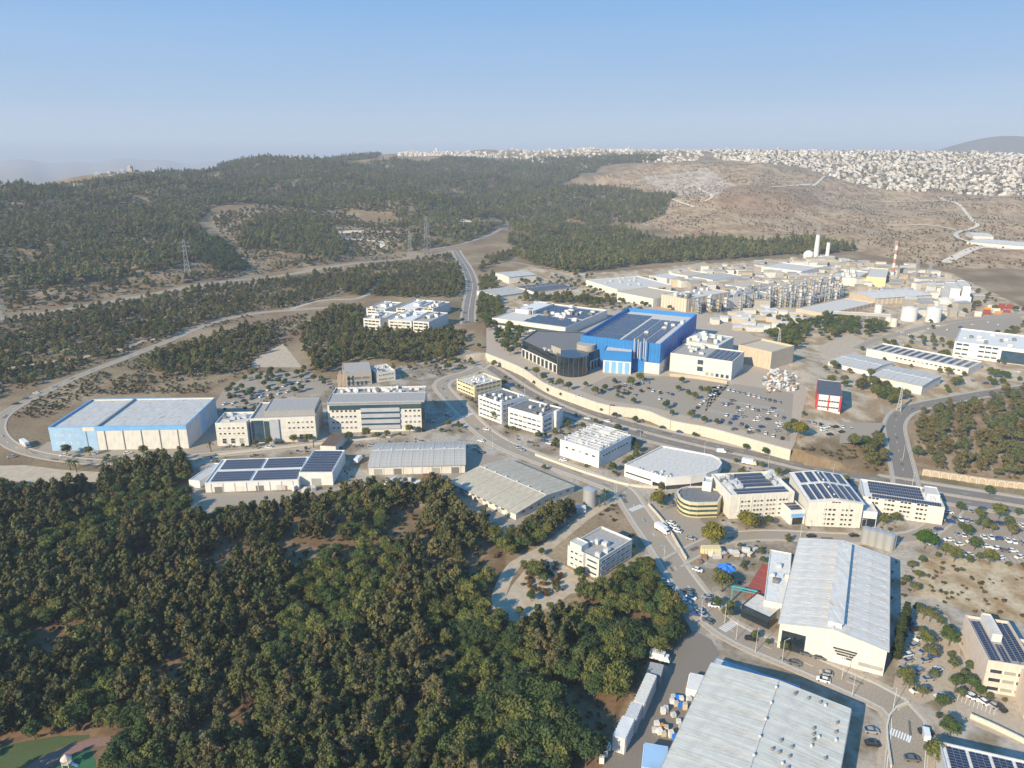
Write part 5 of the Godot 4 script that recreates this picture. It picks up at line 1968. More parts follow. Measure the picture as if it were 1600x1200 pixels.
	var o := thing("gas_holder", "round white gas holder at the foot of the white stacks", "tank", at2(s1[4], -.3))
	var sm := SphereMesh.new()
	sm.radius = 8.0
	sm.height = 16
	sm.material = M.white_panel
	part("sphere", sm, o, Transform3D(Basis(), Vector3(0, 9.5, 0)))
	var lg := MB.new()
	for k in 8:
		var a := TAU * k / 8
		lg.tube(Vector3(cos(a) * 8, 0, sin(a) * 8), Vector3(cos(a) * 7.6, 9, sin(a) * 7.6), .4, .4, 6)
	part("leg_ring", lg.commit(M.steel), o)
	# process columns and pipe racks
	var r := RandomNumberGenerator.new()
	r.seed = 909
	var cols := scatter(pv([188.8,-755.8,250.5,-835.1,354.1,-895.6,416.2,-926.7,370.9,-820.2,315.4,-791.9,268.5,-798.8,188.9,-733.8]), 7.5, 5, .7, -2, 1, true)
	for i in cols.size():
		var h := r.randf_range(7, 20)
		var c := thing("process_column", "slim steel process column standing in the plant's pipe field", "column", at2(cols[i], -.3), 0, "process columns in the pipe field")
		var m := MB.new()
		var rad := r.randf_range(.8, 2.0)
		m.tube(Vector3.ZERO, Vector3(0, h, 0), rad, rad, 10)
		part("vessel", m.commit(M[["steel", "light_grey", "beige", "white_wall", "steel"][r.randi() % 5]]), c)
		m = MB.new()
		for k in 3:
			m.box(Vector3(0, h * (.3 + .3 * k), 0), Vector3(rad * 2 + 2.4, .25, rad * 2 + 2.4))
		for k in 4:
			m.bar(Vector3((rad + 1.1) * (1 if k % 2 else -1), 0, (rad + 1.1) * (1 if k < 2 else -1)), Vector3((rad + 1.1) * (1 if k % 2 else -1), h * .92, (rad + 1.1) * (1 if k < 2 else -1)), .3)
		part("platforms", m.commit(M.steel), c)
	var rack := [[196.7,-794.2,297.5,-866.3], [185.2,-746.2,297.2,-842.7], [289.8,-842.7,406.9,-908.7], [314.5,-798.8,380.5,-842.7], [326.7,-734.6,378.3,-720]]
	for k in rack.size():
		var q := pv(rack[k])
		var c := thing("pipe_rack", "raised pipe rack crossing the plant, %s from the left" % ORD[k], "pipe rack", at2(q[0], -.3), 0, "pipe racks")
		var d := q[1] - q[0]
		var n := int(d.length() / 9)
		var m := MB.new()
		for i in n + 1:
			var p := d * i / n
			m.bar(Vector3(p.x, 0, p.y), Vector3(p.x, 7, p.y), .5)
		part("posts", m.commit(M.light_grey), c)
		for i in 3:
			m = MB.new()
			m.tube(Vector3(0, 7 + i * 1.1, 0), Vector3(d.x, 7 + i * 1.1, d.y), .45, .45, 8)
			part("pipe", m.commit(M[["light_grey", "silver", "cream"][i]]), c)
	var clutter := scatter(pv([168.9,-964.9,274.8,-1051.1,489,-1149.8,573.7,-1062.2,574.3,-964.9,537.8,-835.1,466.1,-749.7,418.1,-734.6,442.1,-835.1,420.5,-940.7,277,-781.8,244,-895.6]), 13.5, 8, .85, -2, 1, true)
	var hut_tone := ["grey", "cream", "tan", "dull concrete", "white"]
	for i in clutter.size():
		var kh := r.randi() % 5
		var c := thing("plant_hut", "%s plant hut among pipes in the %s of the chemical plant" % [hut_tone[kh], "left third" if clutter[i].x < 300 else ("middle" if clutter[i].x < 480 else "right third")], "hut", at2(clutter[i], -.3), r.randf_range(-.3, .3), "plant huts")
		var m := MB.new()
		var sz := Vector3(r.randf_range(5, 17), r.randf_range(3.5, 11), r.randf_range(5, 12))
		m.box(Vector3(0, sz.y / 2, 0), sz)
		part("wall", m.commit(M[["concrete", "cream", "beige", "concrete", "white_wall"][kh]]), c)
		m = MB.new()
		m.box(Vector3(0, sz.y + .2, 0), Vector3(sz.x + .8, .4, sz.z + .8))
		part("roof", m.commit(M[["beige", "pale_roof", "flat_roof"][r.randi() % 3]]), c)
	var yard_huts := scatter(pv([192.7,-693.3,268.5,-798.8,305.5,-765.5,301.8,-734.6,240.1,-671.6,204.1,-651.8]), 15.0, 9, .75, -2, 1, true)
	for i in yard_huts.size():
		var c := thing("store_hut", "low white store hut on open ground behind the blue factory, %s of them" % ORD[i % 20], "hut", at2(yard_huts[i], -.3), r.randf_range(-.4, .1), "store huts behind the blue factory")
		var m := MB.new()
		var sz := Vector3(r.randf_range(6, 16), r.randf_range(3, 5.5), r.randf_range(5, 9))
		m.box(Vector3(0, sz.y / 2, 0), sz)
		part("wall", m.commit(M[["cream", "beige", "white_wall"][i % 3]]), c)
		m = MB.new()
		m.box(Vector3(0, sz.y + .15, 0), Vector3(sz.x + .8, .3, sz.z + .8))
		part("roof", m.commit(M[["white_roof", "pale_roof"][i % 2]]), c)
	# container yard and scrap
	var cy := scatter(pv([457.3,-734.6,526.5,-798.8,547.1,-781.8,522.7,-734.6,465.9,-706]), 9.0, 12, .7, -2, 1, true)
	for i in cy.size():
		container([0, 2.6 * (1 + i % 2), cy[i].x, cy[i].y, cy[i].x + 6, cy[i].y + 1, cy[i].x + 6.4, cy[i].y - 1.4, cy[i].x + .4, cy[i].y - 2.4], ["brick_red", "brick_red", "orange", "white_wall"][i % 4], "%s shipping container, %s in the yard at the plant's right end" % [["red-brown", "red-brown", "orange", "white"][i % 4], ORD[i % 20]], "shipping_container")
	var scrap := scatter(pv([179.8,-504.7,197.6,-537.1,212.8,-525.4,199.1,-486.9,176.2,-479.9]), 3.0, 14, .8, -2, 1, false)
	for i in mini(scrap.size(), 110):
		var m := MB.new()
		var sz := Vector3(r.randf_range(.8, 2.6), r.randf_range(.5, 2.2), r.randf_range(.8, 2.4))
		m.box(Vector3(0, sz.y / 2, 0), sz, Basis(Vector3(r.randf(), 1, r.randf()).normalized(), r.randf() * 2))
		m.bar(Vector3(-1, .2, 0), Vector3(r.randf() * 2, r.randf_range(.5, 2.4), 1), .25)
		var c := part("scrap_piece", m.commit(M[["white_wall", "machine", "light_grey", "machine_dark", "rust", "white_panel"][r.randi() % 6]]), self, Transform3D(Basis(), at2(scrap[i], 0)))
		tag(c, "pale piece of machinery scrap in the heap beside the red-trimmed building", "scrap", "scrap heap")
	# long bright sheds far right
	for k in 2:
		B = hall("distant_shed", ["upper", "lower"][k] + " long pale shed by the white track at the right edge", "shed", [[11.3,6,838.7,-1354.4,868.8,-1343.5,890.5,-1403.3,860.4,-1414.2], [8.6,6,787.8,-1288.2,860.7,-1202,913.3,-1246.5,840.4,-1332.7]][k], "white_wall", "sheet_white", "u", 1.0, {"sheets": 4})
	# quarry face buildings and masts
	var py := pv([-417.7,-945.2,-164.7,-1195.3,-139.7,-1222.5,256.9,-460,-508.7,-719.3,219.8,-587.3,532.1,-964.9,549,-964.9,578.4,-1407.3,642.1,-1243.4])
	var ph := [45, 42, 62, 17, 42, 20, 26, 26, 26, 20]
	var pl := ["pylon on the wooded slope left of the valley highway", "shorter pylon near the road junction", "tall pylon behind the road junction", "pylon by the fork of the hill street", "pylon at the left edge of the valley", "mast beside the beige bastion", "left pylon of the plant substation", "right pylon of the plant substation", "thin pylon on the bare hill behind the stacks", "far pylon on the bare hill behind the striped chimney"]
	for i in py.size():
		pylon(py[i], ph[i], 20 + i * 13, "grey lattice " + pl[i])


func zebra(a: Vector2, b: Vector2, n: int, long: float) -> void:
	var m := MB.new()
	var d := (b - a).normalized()
	var e := Vector2(-d.y, d.x) * long / 2
	var y := high(a.x, a.y) + .105
	for k in n:
		var p := a.lerp(b, (k + .5) / n)
		var w := d * a.distance_to(b) / n * .27
		m.quad(Vector3(p.x - w.x + e.x, y, p.y - w.y + e.y), Vector3(p.x + w.x + e.x, y, p.y + w.y + e.y), Vector3(p.x + w.x - e.x, y, p.y + w.y - e.y), Vector3(p.x - w.x - e.x, y, p.y - w.y - e.y))
	setting("zebra_crossing", m.commit(M.paint))


func street_things() -> void:
	for z in [[112.6,-177.5,117.3,-174], [75.7,-225.6,81.8,-230.5], [56.6,-318,63.6,-323.3], [-35,-444.1,-26.1,-455]]:
		var zp := pv(z)
		zebra(zp[0], zp[1], 8, 3.2)
	var lots := [[[128.9,-447.1,157.5,-423.7], 22], [[140.6,-470.3,175.6,-447.1], 24], [[199.1,-295.2,229.7,-293.4], 14], [[192.1,-278.1,222.9,-275], 14], [[143.1,-193.8,150.6,-187.5], 9], [[127.5,-203.5,142.7,-225.6], 12], [[-145.3,-320,-122.1,-324.7], 14], [[-140.7,-316,-123,-318], 10]]
	var paint_root := Node3D.new()
	paint_root.name = "parking_markings"
	add_child(paint_root)
	paint_root.set_meta("kind", "structure")
	for l in lots:
		var q := pv(l[0])
		bay_lines(paint_root, q[0], q[1], l[1], 4.8, .05)
	# ---- vehicles, lamps, walls, kerb trees
	cars([148.1,-489.8,150.9,-486.9,153.6,-484.1,156.3,-481.3,159,-478.5,161.7,-475.7,164.3,-473,166.9,-470.3,169.5,-467.6,172.1,-464.9,174.6,-462.3,177.1,-459.7], 68, "the back row of the terrace car park", 31)
	cars([138.3,-457.1,140.5,-454.6,146.2,-449.6,153.6,-452.1,155.4,-447.1,157.9,-444.7,162.9,-439.8,166.2,-435.1,169.4,-430.5], 68, "the middle row of the terrace car park", 32)
	cars([135.1,-435.1,129.8,-425.9,133.3,-421.5,139.7,-419.3,141.5,-414.9,146.4,-408.5,149.6,-404.4,152.8,-400.3,156.6,-396.3], 68, "the front row of the terrace car park", 33)
	cars([72.2,-492.7,76.2,-495.7,80,-497.2,86.6,-498.7,93.1,-501.7,97.5,-503.2,97.7,-484.1,101.8,-482.7,106.6,-479.9,109.5,-477.1,99,-467.6,103.1,-462.3,107.1,-457.1,79.1,-478.5,83.9,-475.7], 75, "the factory court", 34)
	cars([207.6,-309,209.7,-308.4,211.7,-307.8,213.7,-307.1,223.3,-305.3,225.9,-304.7,228.5,-304.1,231,-303.5,234.8,-302.9,200.5,-294.6,202.5,-294,210.6,-292.3,213.7,-291.7,219.3,-288.9,221.4,-287.8,224.7,-286.7], 80, "the rows of the office car park", 35)
	cars([182.1,-424,185.4,-422.4,188.9,-421.2,193.4,-420.5,202.7,-421.6,207.8,-420.5,212.4,-420.1,216.9,-419.4,221.2,-418.5], 75, "the upper edge of the gravel lot", 36)
	cars([365.5,-589.3,341.2,-561,341.4,-535.1,345.3,-525.3,351,-519,310,-522.1,310.6,-512.8,381.4,-552.1,383.4,-543.4,394.2,-548.6], 20, "the yard below the ribbon-window office", 37, 30)
	cars([144.5,-192.1,145.6,-191.2,147.4,-189.5,149.4,-187.8,151.1,-186.4], -65, "the marked bays of the lower parking", 38)
	cars([-140.2,-318.7,-136.7,-319.3,-133.3,-320,-129.8,-320.6,-126.3,-321.3], 75, "the marked bays of the loading yard", 39)
	cars([-18.3,-405.9,-15.8,-424.8,19,-405.9,21.9,-401.9,24.7,-399,-41.7,-450.1,28.6,-377.6,37.9,-382.1,64.9,-358.9,68.2,-354.1,71.7,-351,75.4,-349.4,81.3,-347.1], -25, "the verges of the industrial street", 40)
	cars([-107.2,-396.1,-100.1,-394.2,-89.7,-398,-82.4,-399,-141.5,-396.1,-148.6,-395.1,-56.5,-433.7,-50.9,-438.3], 5, "the kerb before the glass office", 41)
	cars([145.7,-492.7,141.2,-484.1,138.9,-477.1,128.5,-463.6,124.4,-457.1,120.4,-449.6,116.1,-443.4,133.2,-470.3,136.3,-475.7], 55, "the fence between court and car park", 1)
	cars([147.3,-463.6,143.8,-457.1,148,-444.7,144.6,-439.8,140.5,-432.8,137.9,-428.2,145.3,-432.8,151.1,-425.9,155.3,-432.8,161.6,-444.7,132.9,-410.7,143.6,-410.7,140.9,-405.4,169,-448.3,166.1,-442.2,163.4,-421.5,162.7,-416,158.2,-408.5,159,-428.2,150.7,-414.9], 20, "the car park above the retaining wall", 2, 12)
	cars([189,-416.4,186.9,-412.1,188.3,-406.2,198.6,-413,200.5,-404.8,210.3,-407.6,209.1,-414.5,197.6,-419.9], 10, "the gravel lot below the red-trimmed building", 3, 12)
	cars([208.3,-315.4,203.3,-307.8,203.8,-305.9,220.6,-316.7,226.8,-319.3,225.1,-316,222.3,-310.9,220.7,-307.8,218.8,-302.2,193.6,-289.5,202.5,-287.8,202.7,-286.1,206.7,-290,216.4,-290.6,229.9,-298.1,206.9,-283.9,215.9,-280.2,206.8,-274.4,215.3,-275,203.7,-276], 8, "the office car park", 4, 15)
	cars([133.9,-292.9,153.3,-293.4], 2, "the lane before the linked offices", 5)
	cars([95.3,-207.3,101.1,-212.2,104.9,-210.2,103.6,-202.2,101.5,-199.1,84.4,-220.2], -22, "the street in front of the ridge-monitor hall", 6)
	cars([106.9,-177,104.9,-172,113.5,-166.4,122.8,-176.5], -10, "the lane at the bottom right", 7)
	cars([145.1,-228.6,135.2,-211.5,133.7,-208.6,130.7,-204.7,128.2,-201.6,149.6,-219.8,144.2,-211.2,141.4,-204.1,129.1,-194.1], 15, "the planted car park", 8)
	cars([66.4,-242.5,68,-234.8,75.3,-245.9,76,-243,76.5,-240.1,60.9,-257], -12, "the roadside parking", 9)
	cars([73.1,-305.3,74.2,-301,74.9,-297.5,79.7,-290.6,76.4,-265,78.1,-324], -30, "the corner parking by the round office", 10)
	cars([48.6,-444.1,60.8,-439.4,77.7,-420.5,94.1,-428.1,102.9,-420.5,124,-389.4,44.9,-472.9,81.5,-438.3], -22, "the main road", 11, 4)
	car(pv([65.8,-452.2])[0], -20, "red", "bright red car on the main road below the retaining wall", "cars on the main road")
	cars([-338,-472.9,-338.3,-483.7,-333.2,-509.7,-338.5,-496.4,-339,-577.7,-327,-652.2,-282.1,-382.1,-253.6,-383.9,-245.8,-383,-238,-386.6,-225.8,-375.8,-219.2,-387.6,-202.8,-377.6], 25, "the ring road and warehouse front", 12)
	cars([-21.5,-393.2,-17.6,-388.5,3,-396.1,5.5,-392.2], -28, "the upper industrial street", 13)
	cars([-196.9,-486.5,-192.5,-489.3,-188.5,-493.5,-184.1,-496.4,-180,-500.8,-175.4,-503.7,-171.3,-508.2,-167,-512.8,-162.7,-517.4,-158.4,-522.1,-153.1,-523.7], 70, "the upper row of the tree parking", 14)
	cars([-195.4,-472.9,-190.2,-475.6,-185.5,-479.6,-180.7,-483.7,-175.8,-487.9,-170.9,-492.1,-165.4,-495,-160.3,-499.3,-155.1,-503.7], 70, "the lower row of the tree parking", 15)
	cars([14.3,-234,16,-231.7,18.1,-251.1], 40, "the earth yard", 16)
	cars([-64.8,-347.9,-61.8,-343.3,-56.1,-344.8,-49.7,-346.3], 80, "the yard before the barrel-roofed hall", 17)
	cars([-55.7,-557.4,-51.1,-562.8,-60.2,-552.1,-63.9,-548.6], 20, "the verge above the glass office", 18)
	car(pv([120,-389.4])[0], -15, "white", "white van driving on the main road", "vans", "van")
	car(pv([122.2,-175.5])[0], 70, "white", "white van parked beside the tree at the bottom right", "vans", "van")
	var bt := pv([68,-297.5,-284.8,-399,-85.3,-375.8,130.5,-372.3,50,-209.2,-131.4,-343.3,-41.7,-352.5])
	box_truck(bt[0], -58, "car_white", "car_white", "white box truck on the street by the corner parking")
	box_truck(bt[1], -40, "car_white", "car_silver", "long white truck beside the blue warehouse", 9.0)
	box_truck(bt[2], 80, "car_white", "car_white", "white truck parked between solar store and barrel hall")
	box_truck(bt[3], -30, "car_white", "pale_yellow", "pale truck behind the curved white building")
	box_truck(bt[4], -25, "car_white", "car_white", "white flatbed truck at the top of the narrow yard", 5.0)
	box_truck(bt[5], 0, "tarp_blue", "car_white", "truck under bright blue tarpaulin beside the solar store", 8.0)
	box_truck(bt[6], 5, "brick_red", "brick_red", "red truck in front of the barrel-roofed hall", 8.0)
	cars([145.4,-225.6,143.9,-220.2,140.3,-216.7,141.2,-213.2,139.6,-208.6,135.1,-203.5,136.1,-199.7,132.7,-195,135.7,-191.5,137.1,-189.8], 20, "the inner bays of the planted car park", 42, 20)
	cars([184.4,-286.7,189.5,-293.4,194.5,-299.3,186.2,-282.3,188.3,-279.1,196.4,-285.6,194.7,-277,210.1,-282.3,212.6,-280.2,229.5,-288.9,225.9,-280.2], 15, "the scattered bays of the office car park", 43, 40)
	cars([69,-249.8,69.3,-245.5,70.2,-237.2,71,-234.4,71.9,-230.5,61.9,-252.9,62.8,-247.6,63.9,-243.4], -35, "the shaded roadside bays", 44, 10)
	cars([370.6,-679.4,372.6,-669.2,375.8,-659.4,403.4,-695.1,419.3,-706,419,-689.8,437.5,-700.5,456.6,-711.5,479.5,-722.9,482,-711.5,345.1,-640.5,349.7,-631.4], 30, "the container yard of the plant", 45, 40)
	# lamp posts
	var lp := pv([91.4,-208.6,107.5,-191.5,69.7,-232.1,77.8,-229.8,107.8,-199.7,63.6,-270.9,51.3,-333.8,-11.2,-396.1,-47,-462.5,-45.9,-798.8,-58,-917.6,76.1,-405.9,108.9,-384.8,139.3,-367.2,167.4,-351,33.4,-450.1,9.1,-496.4,157.9,-293.4,128.8,-292.3,-275.9,-384.8,-228.3,-370.6,-192,-375.8,217.8,-377.6,206.1,-344.8,52.6,-335.9,117.7,-185.9,83.8,-213.2,79.2,-220.2])
	for i in lp.size():
		lamp_post(lp[i], 8.5, [20, 200, 60, 240][i % 4], "slim grey street lamp standing on a road verge")
	# low walls and fences
	free_wall("street_wall", "pale low wall between the industrial street and corner parking", [66.4,-323.3,70.8,-302.9,72.8,-282.3,73.6,-273.4], 1.4, .4, "retaining", 6.0)
	free_wall("verge_wall", "pale low wall along the street below the pipe-roofed building", [13.1,-384.8,28.1,-370.6,44.1,-356.5,61,-344.8,78.6,-341.8], 1.3, .4, "retaining", 6.0)
	var aw := free_wall("arch_wall", "cream arcaded wall along the main road below the right wood", [218.6,-358.9,229.5,-354.1,245.4,-347.1,261.8,-341.8,278.3,-337.4], 3.4, .5, "dirt", 4.0)
	for panel in aw.get_children():
		var am := MB.new()
		for k in 8:
			var a := PI * k / 8
			var b := PI * (k + 1) / 8
			am.bar(Vector3(cos(a) * 1.7, 1.5 + sin(a) * 1.7, .45), Vector3(cos(b) * 1.7, 1.5 + sin(b) * 1.7, .45), .5)
		am.bar(Vector3(-1.7, 0, .45), Vector3(-1.7, 1.6, .45), .5)
		am.bar(Vector3(1.7, 0, .45), Vector3(1.7, 1.6, .45), .5)
		part("arch", am.commit(M.retaining), panel)
	free_wall("yard_wall", "low pale wall at the lower edge of the planted car park", [124.1,-188.7,117.5,-185.4,111.9,-178,106.2,-163.7], 1.0, .4, "retaining", 5.0)
	free_wall("campus_wall", "tan wall between beige block and court", [116.6,-520.4,136,-514,154.1,-501.7], 2.2, .5, "beige", 6.0)
	free_wall("lower_wall", "pale wall along the lower parking at the right edge", [139.6,-182.7,145.1,-177.5,151.5,-170.1], 1.6, .4, "retaining", 5.0)
	free_wall("verge_kerb_wall", "long cream wall on the far side of the ring road before the offices", [-168.4,-384.8,-140.6,-393.2,-113.2,-401.9,-73.3,-412.1], 1.0, .4, "retaining", 8.0)
	# site odds and ends
	var silo := pv([37.7,-323.3,32.2,-316.7,29.7,-312.8])
	tank(silo[0], 3.2, 9.5, "steel", "round grey steel silo right of the beige hall", "round_silo")
	container([0, 3.0, silo[1].x - 3, silo[1].y + 1.5, silo[1].x + 3, silo[1].y + 1.5, silo[1].x + 3, silo[1].y - 1.5, silo[1].x - 3, silo[1].y - 1.5], "light_grey", "pale cabin beside the round steel silo", "site_cabin", "cabin")
	var junk := pv([27.2,-311.5,23.9,-307.1,20.7,-304.1,18.2,-301.6,14.6,-299.3,11.6,-296.9,7.7,-302.2,9.3,-299.3,5.9,-304.1,-62,-351,-59.3,-348.6,-53.6,-351,-48.4,-349.4,-121.6,-343.3,-115.9,-341.8,-110.9,-340.3,-105.2,-338.8,-101.1,-340.3,81.5,-275,84.8,-277,87,-275,90,-278.1,91.3,-276,94.1,-279.1,95.7,-277,98.2,-276,78.4,-270.9,100.8,-280.2,101.7,-277,105.3,-281.2])
	var r := RandomNumberGenerator.new()
	r.seed = 44
	for i in junk.size():
		var sz := Vector3(r.randf_range(1.5, 4), r.randf_range(.8, 2.4), r.randf_range(1.2, 2.6))
		var o := thing("goods_crate", "%s heap of crated goods left outdoors in the works yards" % ["pale", "grey", "rusty", "white"][i % 4], "crate", at2(junk[i], .03), r.randf() * 3, "crated goods in the yards")
		var m := MB.new()
		m.box(Vector3(0, sz.y / 2, 0), sz)
		part("crate", m.commit(M[["white_wall", "machine", "rust", "white_panel"][i % 4]]), o)
		m = MB.new()
		for k in 3:
			m.box(Vector3(0, sz.y * (.2 + .3 * k), 0), Vector3(sz.x + .12, .12, sz.z + .12))
		part("batten", m.commit(M.machine_dark), o)
	var tarp := pv([88.6,-266.9,85.2,-278.6])
	var o2 := thing("blue_tarpaulin", "crumpled bright blue tarpaulin beside the red containers", "tarpaulin", at2(tarp[0], .05))
	var tmesh := MB.new()
	for k in 14:
		var a := TAU * k / 14
		var b := TAU * (k + 1) / 14
		var ra := 3.6 + .8 * sin(a * 5)
		var rb := 3.6 + .8 * sin(b * 5)
		var ma := Vector3(cos(a) * ra * .5, 1.3 + .4 * sin(a * 4), sin(a) * ra * .5)
		var mb := Vector3(cos(b) * rb * .5, 1.3 + .4 * sin(b * 4), sin(b) * rb * .5)
		tmesh.quad(Vector3(cos(b) * rb, 0, sin(b) * rb), Vector3(cos(a) * ra, 0, sin(a) * ra), ma, mb)
		tmesh.tri(Vector3(0, 1.8, 0), mb, ma)
	part("sheet", tmesh.commit(M.tarp_blue), o2)
	container([0, 3.2, tarp[1].x - 4, tarp[1].y + 1.6, tarp[1].x + 4, tarp[1].y + 1.6, tarp[1].x + 4, tarp[1].y - 1.6, tarp[1].x - 4, tarp[1].y - 1.6], "pale_yellow", "tan roofed stall at the end of the corner parking", "stall", "stall")
	# play tower on the turf
	var pt := pv([-124.9,-164.3])[0]
	var pw := thing("play_tower", "small pastel climbing tower on the green playground turf", "playground", at2(pt, .03))
	var pm := MB.new()
	for k in 4:
		pm.tube(Vector3(1.1 * (1 if k % 2 else -1), 0, 1.1 * (1 if k < 2 else -1)), Vector3(1.1 * (1 if k % 2 else -1), 3.4, 1.1 * (1 if k < 2 else -1)), .14, .14, 8)
	part("posts", pm.commit(M.white_panel), pw)
	pm = MB.new()
	pm.box(Vector3(0, 1.6, 0), Vector3(2.5, .2, 2.5))
	part("deck", pm.commit(M.pink_stone), pw)
	pm = MB.new()
	pm.tube(Vector3(0, 3.4, 0), Vector3(0, 5.2, 0), 1.9, .05, 8)
	part("cone_roof", pm.commit(M.pink_stone), pw)
	pw.scale = Vector3.ONE * .8
	pm = MB.new()
	pm.box(Vector3(2.4, .85, 0), Vector3(3.0, .12, .9), Basis(Vector3.BACK, -.55))
	part("slide", pm.commit(M.pale_blue), pw)
	# teal gantry at the brewery gate
	var gp := pv([84,-243.4])[0]
	var gt := thing("teal_gantry", "teal steel sign gantry at the gate of the ridge-monitor hall", "gantry", at2(gp))
	pm = MB.new()
	pm.bar(Vector3(0, 0, 0), Vector3(0, 7, 0), .4)
	part("post", pm.commit(M.teal), gt)
	pm = MB.new()
	pm.bar(Vector3(0, 6.8, 0), Vector3(9, 5.6, 1.5), .5)
	pm.bar(Vector3(0, 5.6, 0), Vector3(9, 4.6, 1.5), .3)
	part("boom", pm.commit(M.teal), gt)


func size_word(s: float) -> String:
	return "small" if s < .8 else ("medium sized" if s < 1.1 else "tall")


func planted(keys: Array, called: String, p: Vector2, smin: float, smax: float, r: RandomNumberGenerator, where: String, group: String) -> void:
	var key: String = keys[r.randi() % keys.size()]
	var s := r.randf_range(smin, smax)
	var mid := (smin + smax) / 2
	var tone: String = {"olive": "grey-green", "pale": "pale olive", "pine0": "olive pine", "oak0": "mid green", "oak1": "dark green", "oak2": "yellowish green"}[key]
	plant(key, called, p, Vector3.ONE * s, r.randf() * TAU, "%s %s tree %s" % ["smaller" if s < mid else "larger", tone, where], "tree", group)


func wood_area(p: Vector2) -> String:
	var side := p.x / -p.y
	var across := "left edge" if side < -.55 else ("left part" if side < -.3 else ("middle" if side < -.05 else "right part"))
	var deep := "near" if p.y > -195 else ("central" if p.y > -245 else "back")
	return deep + " " + across


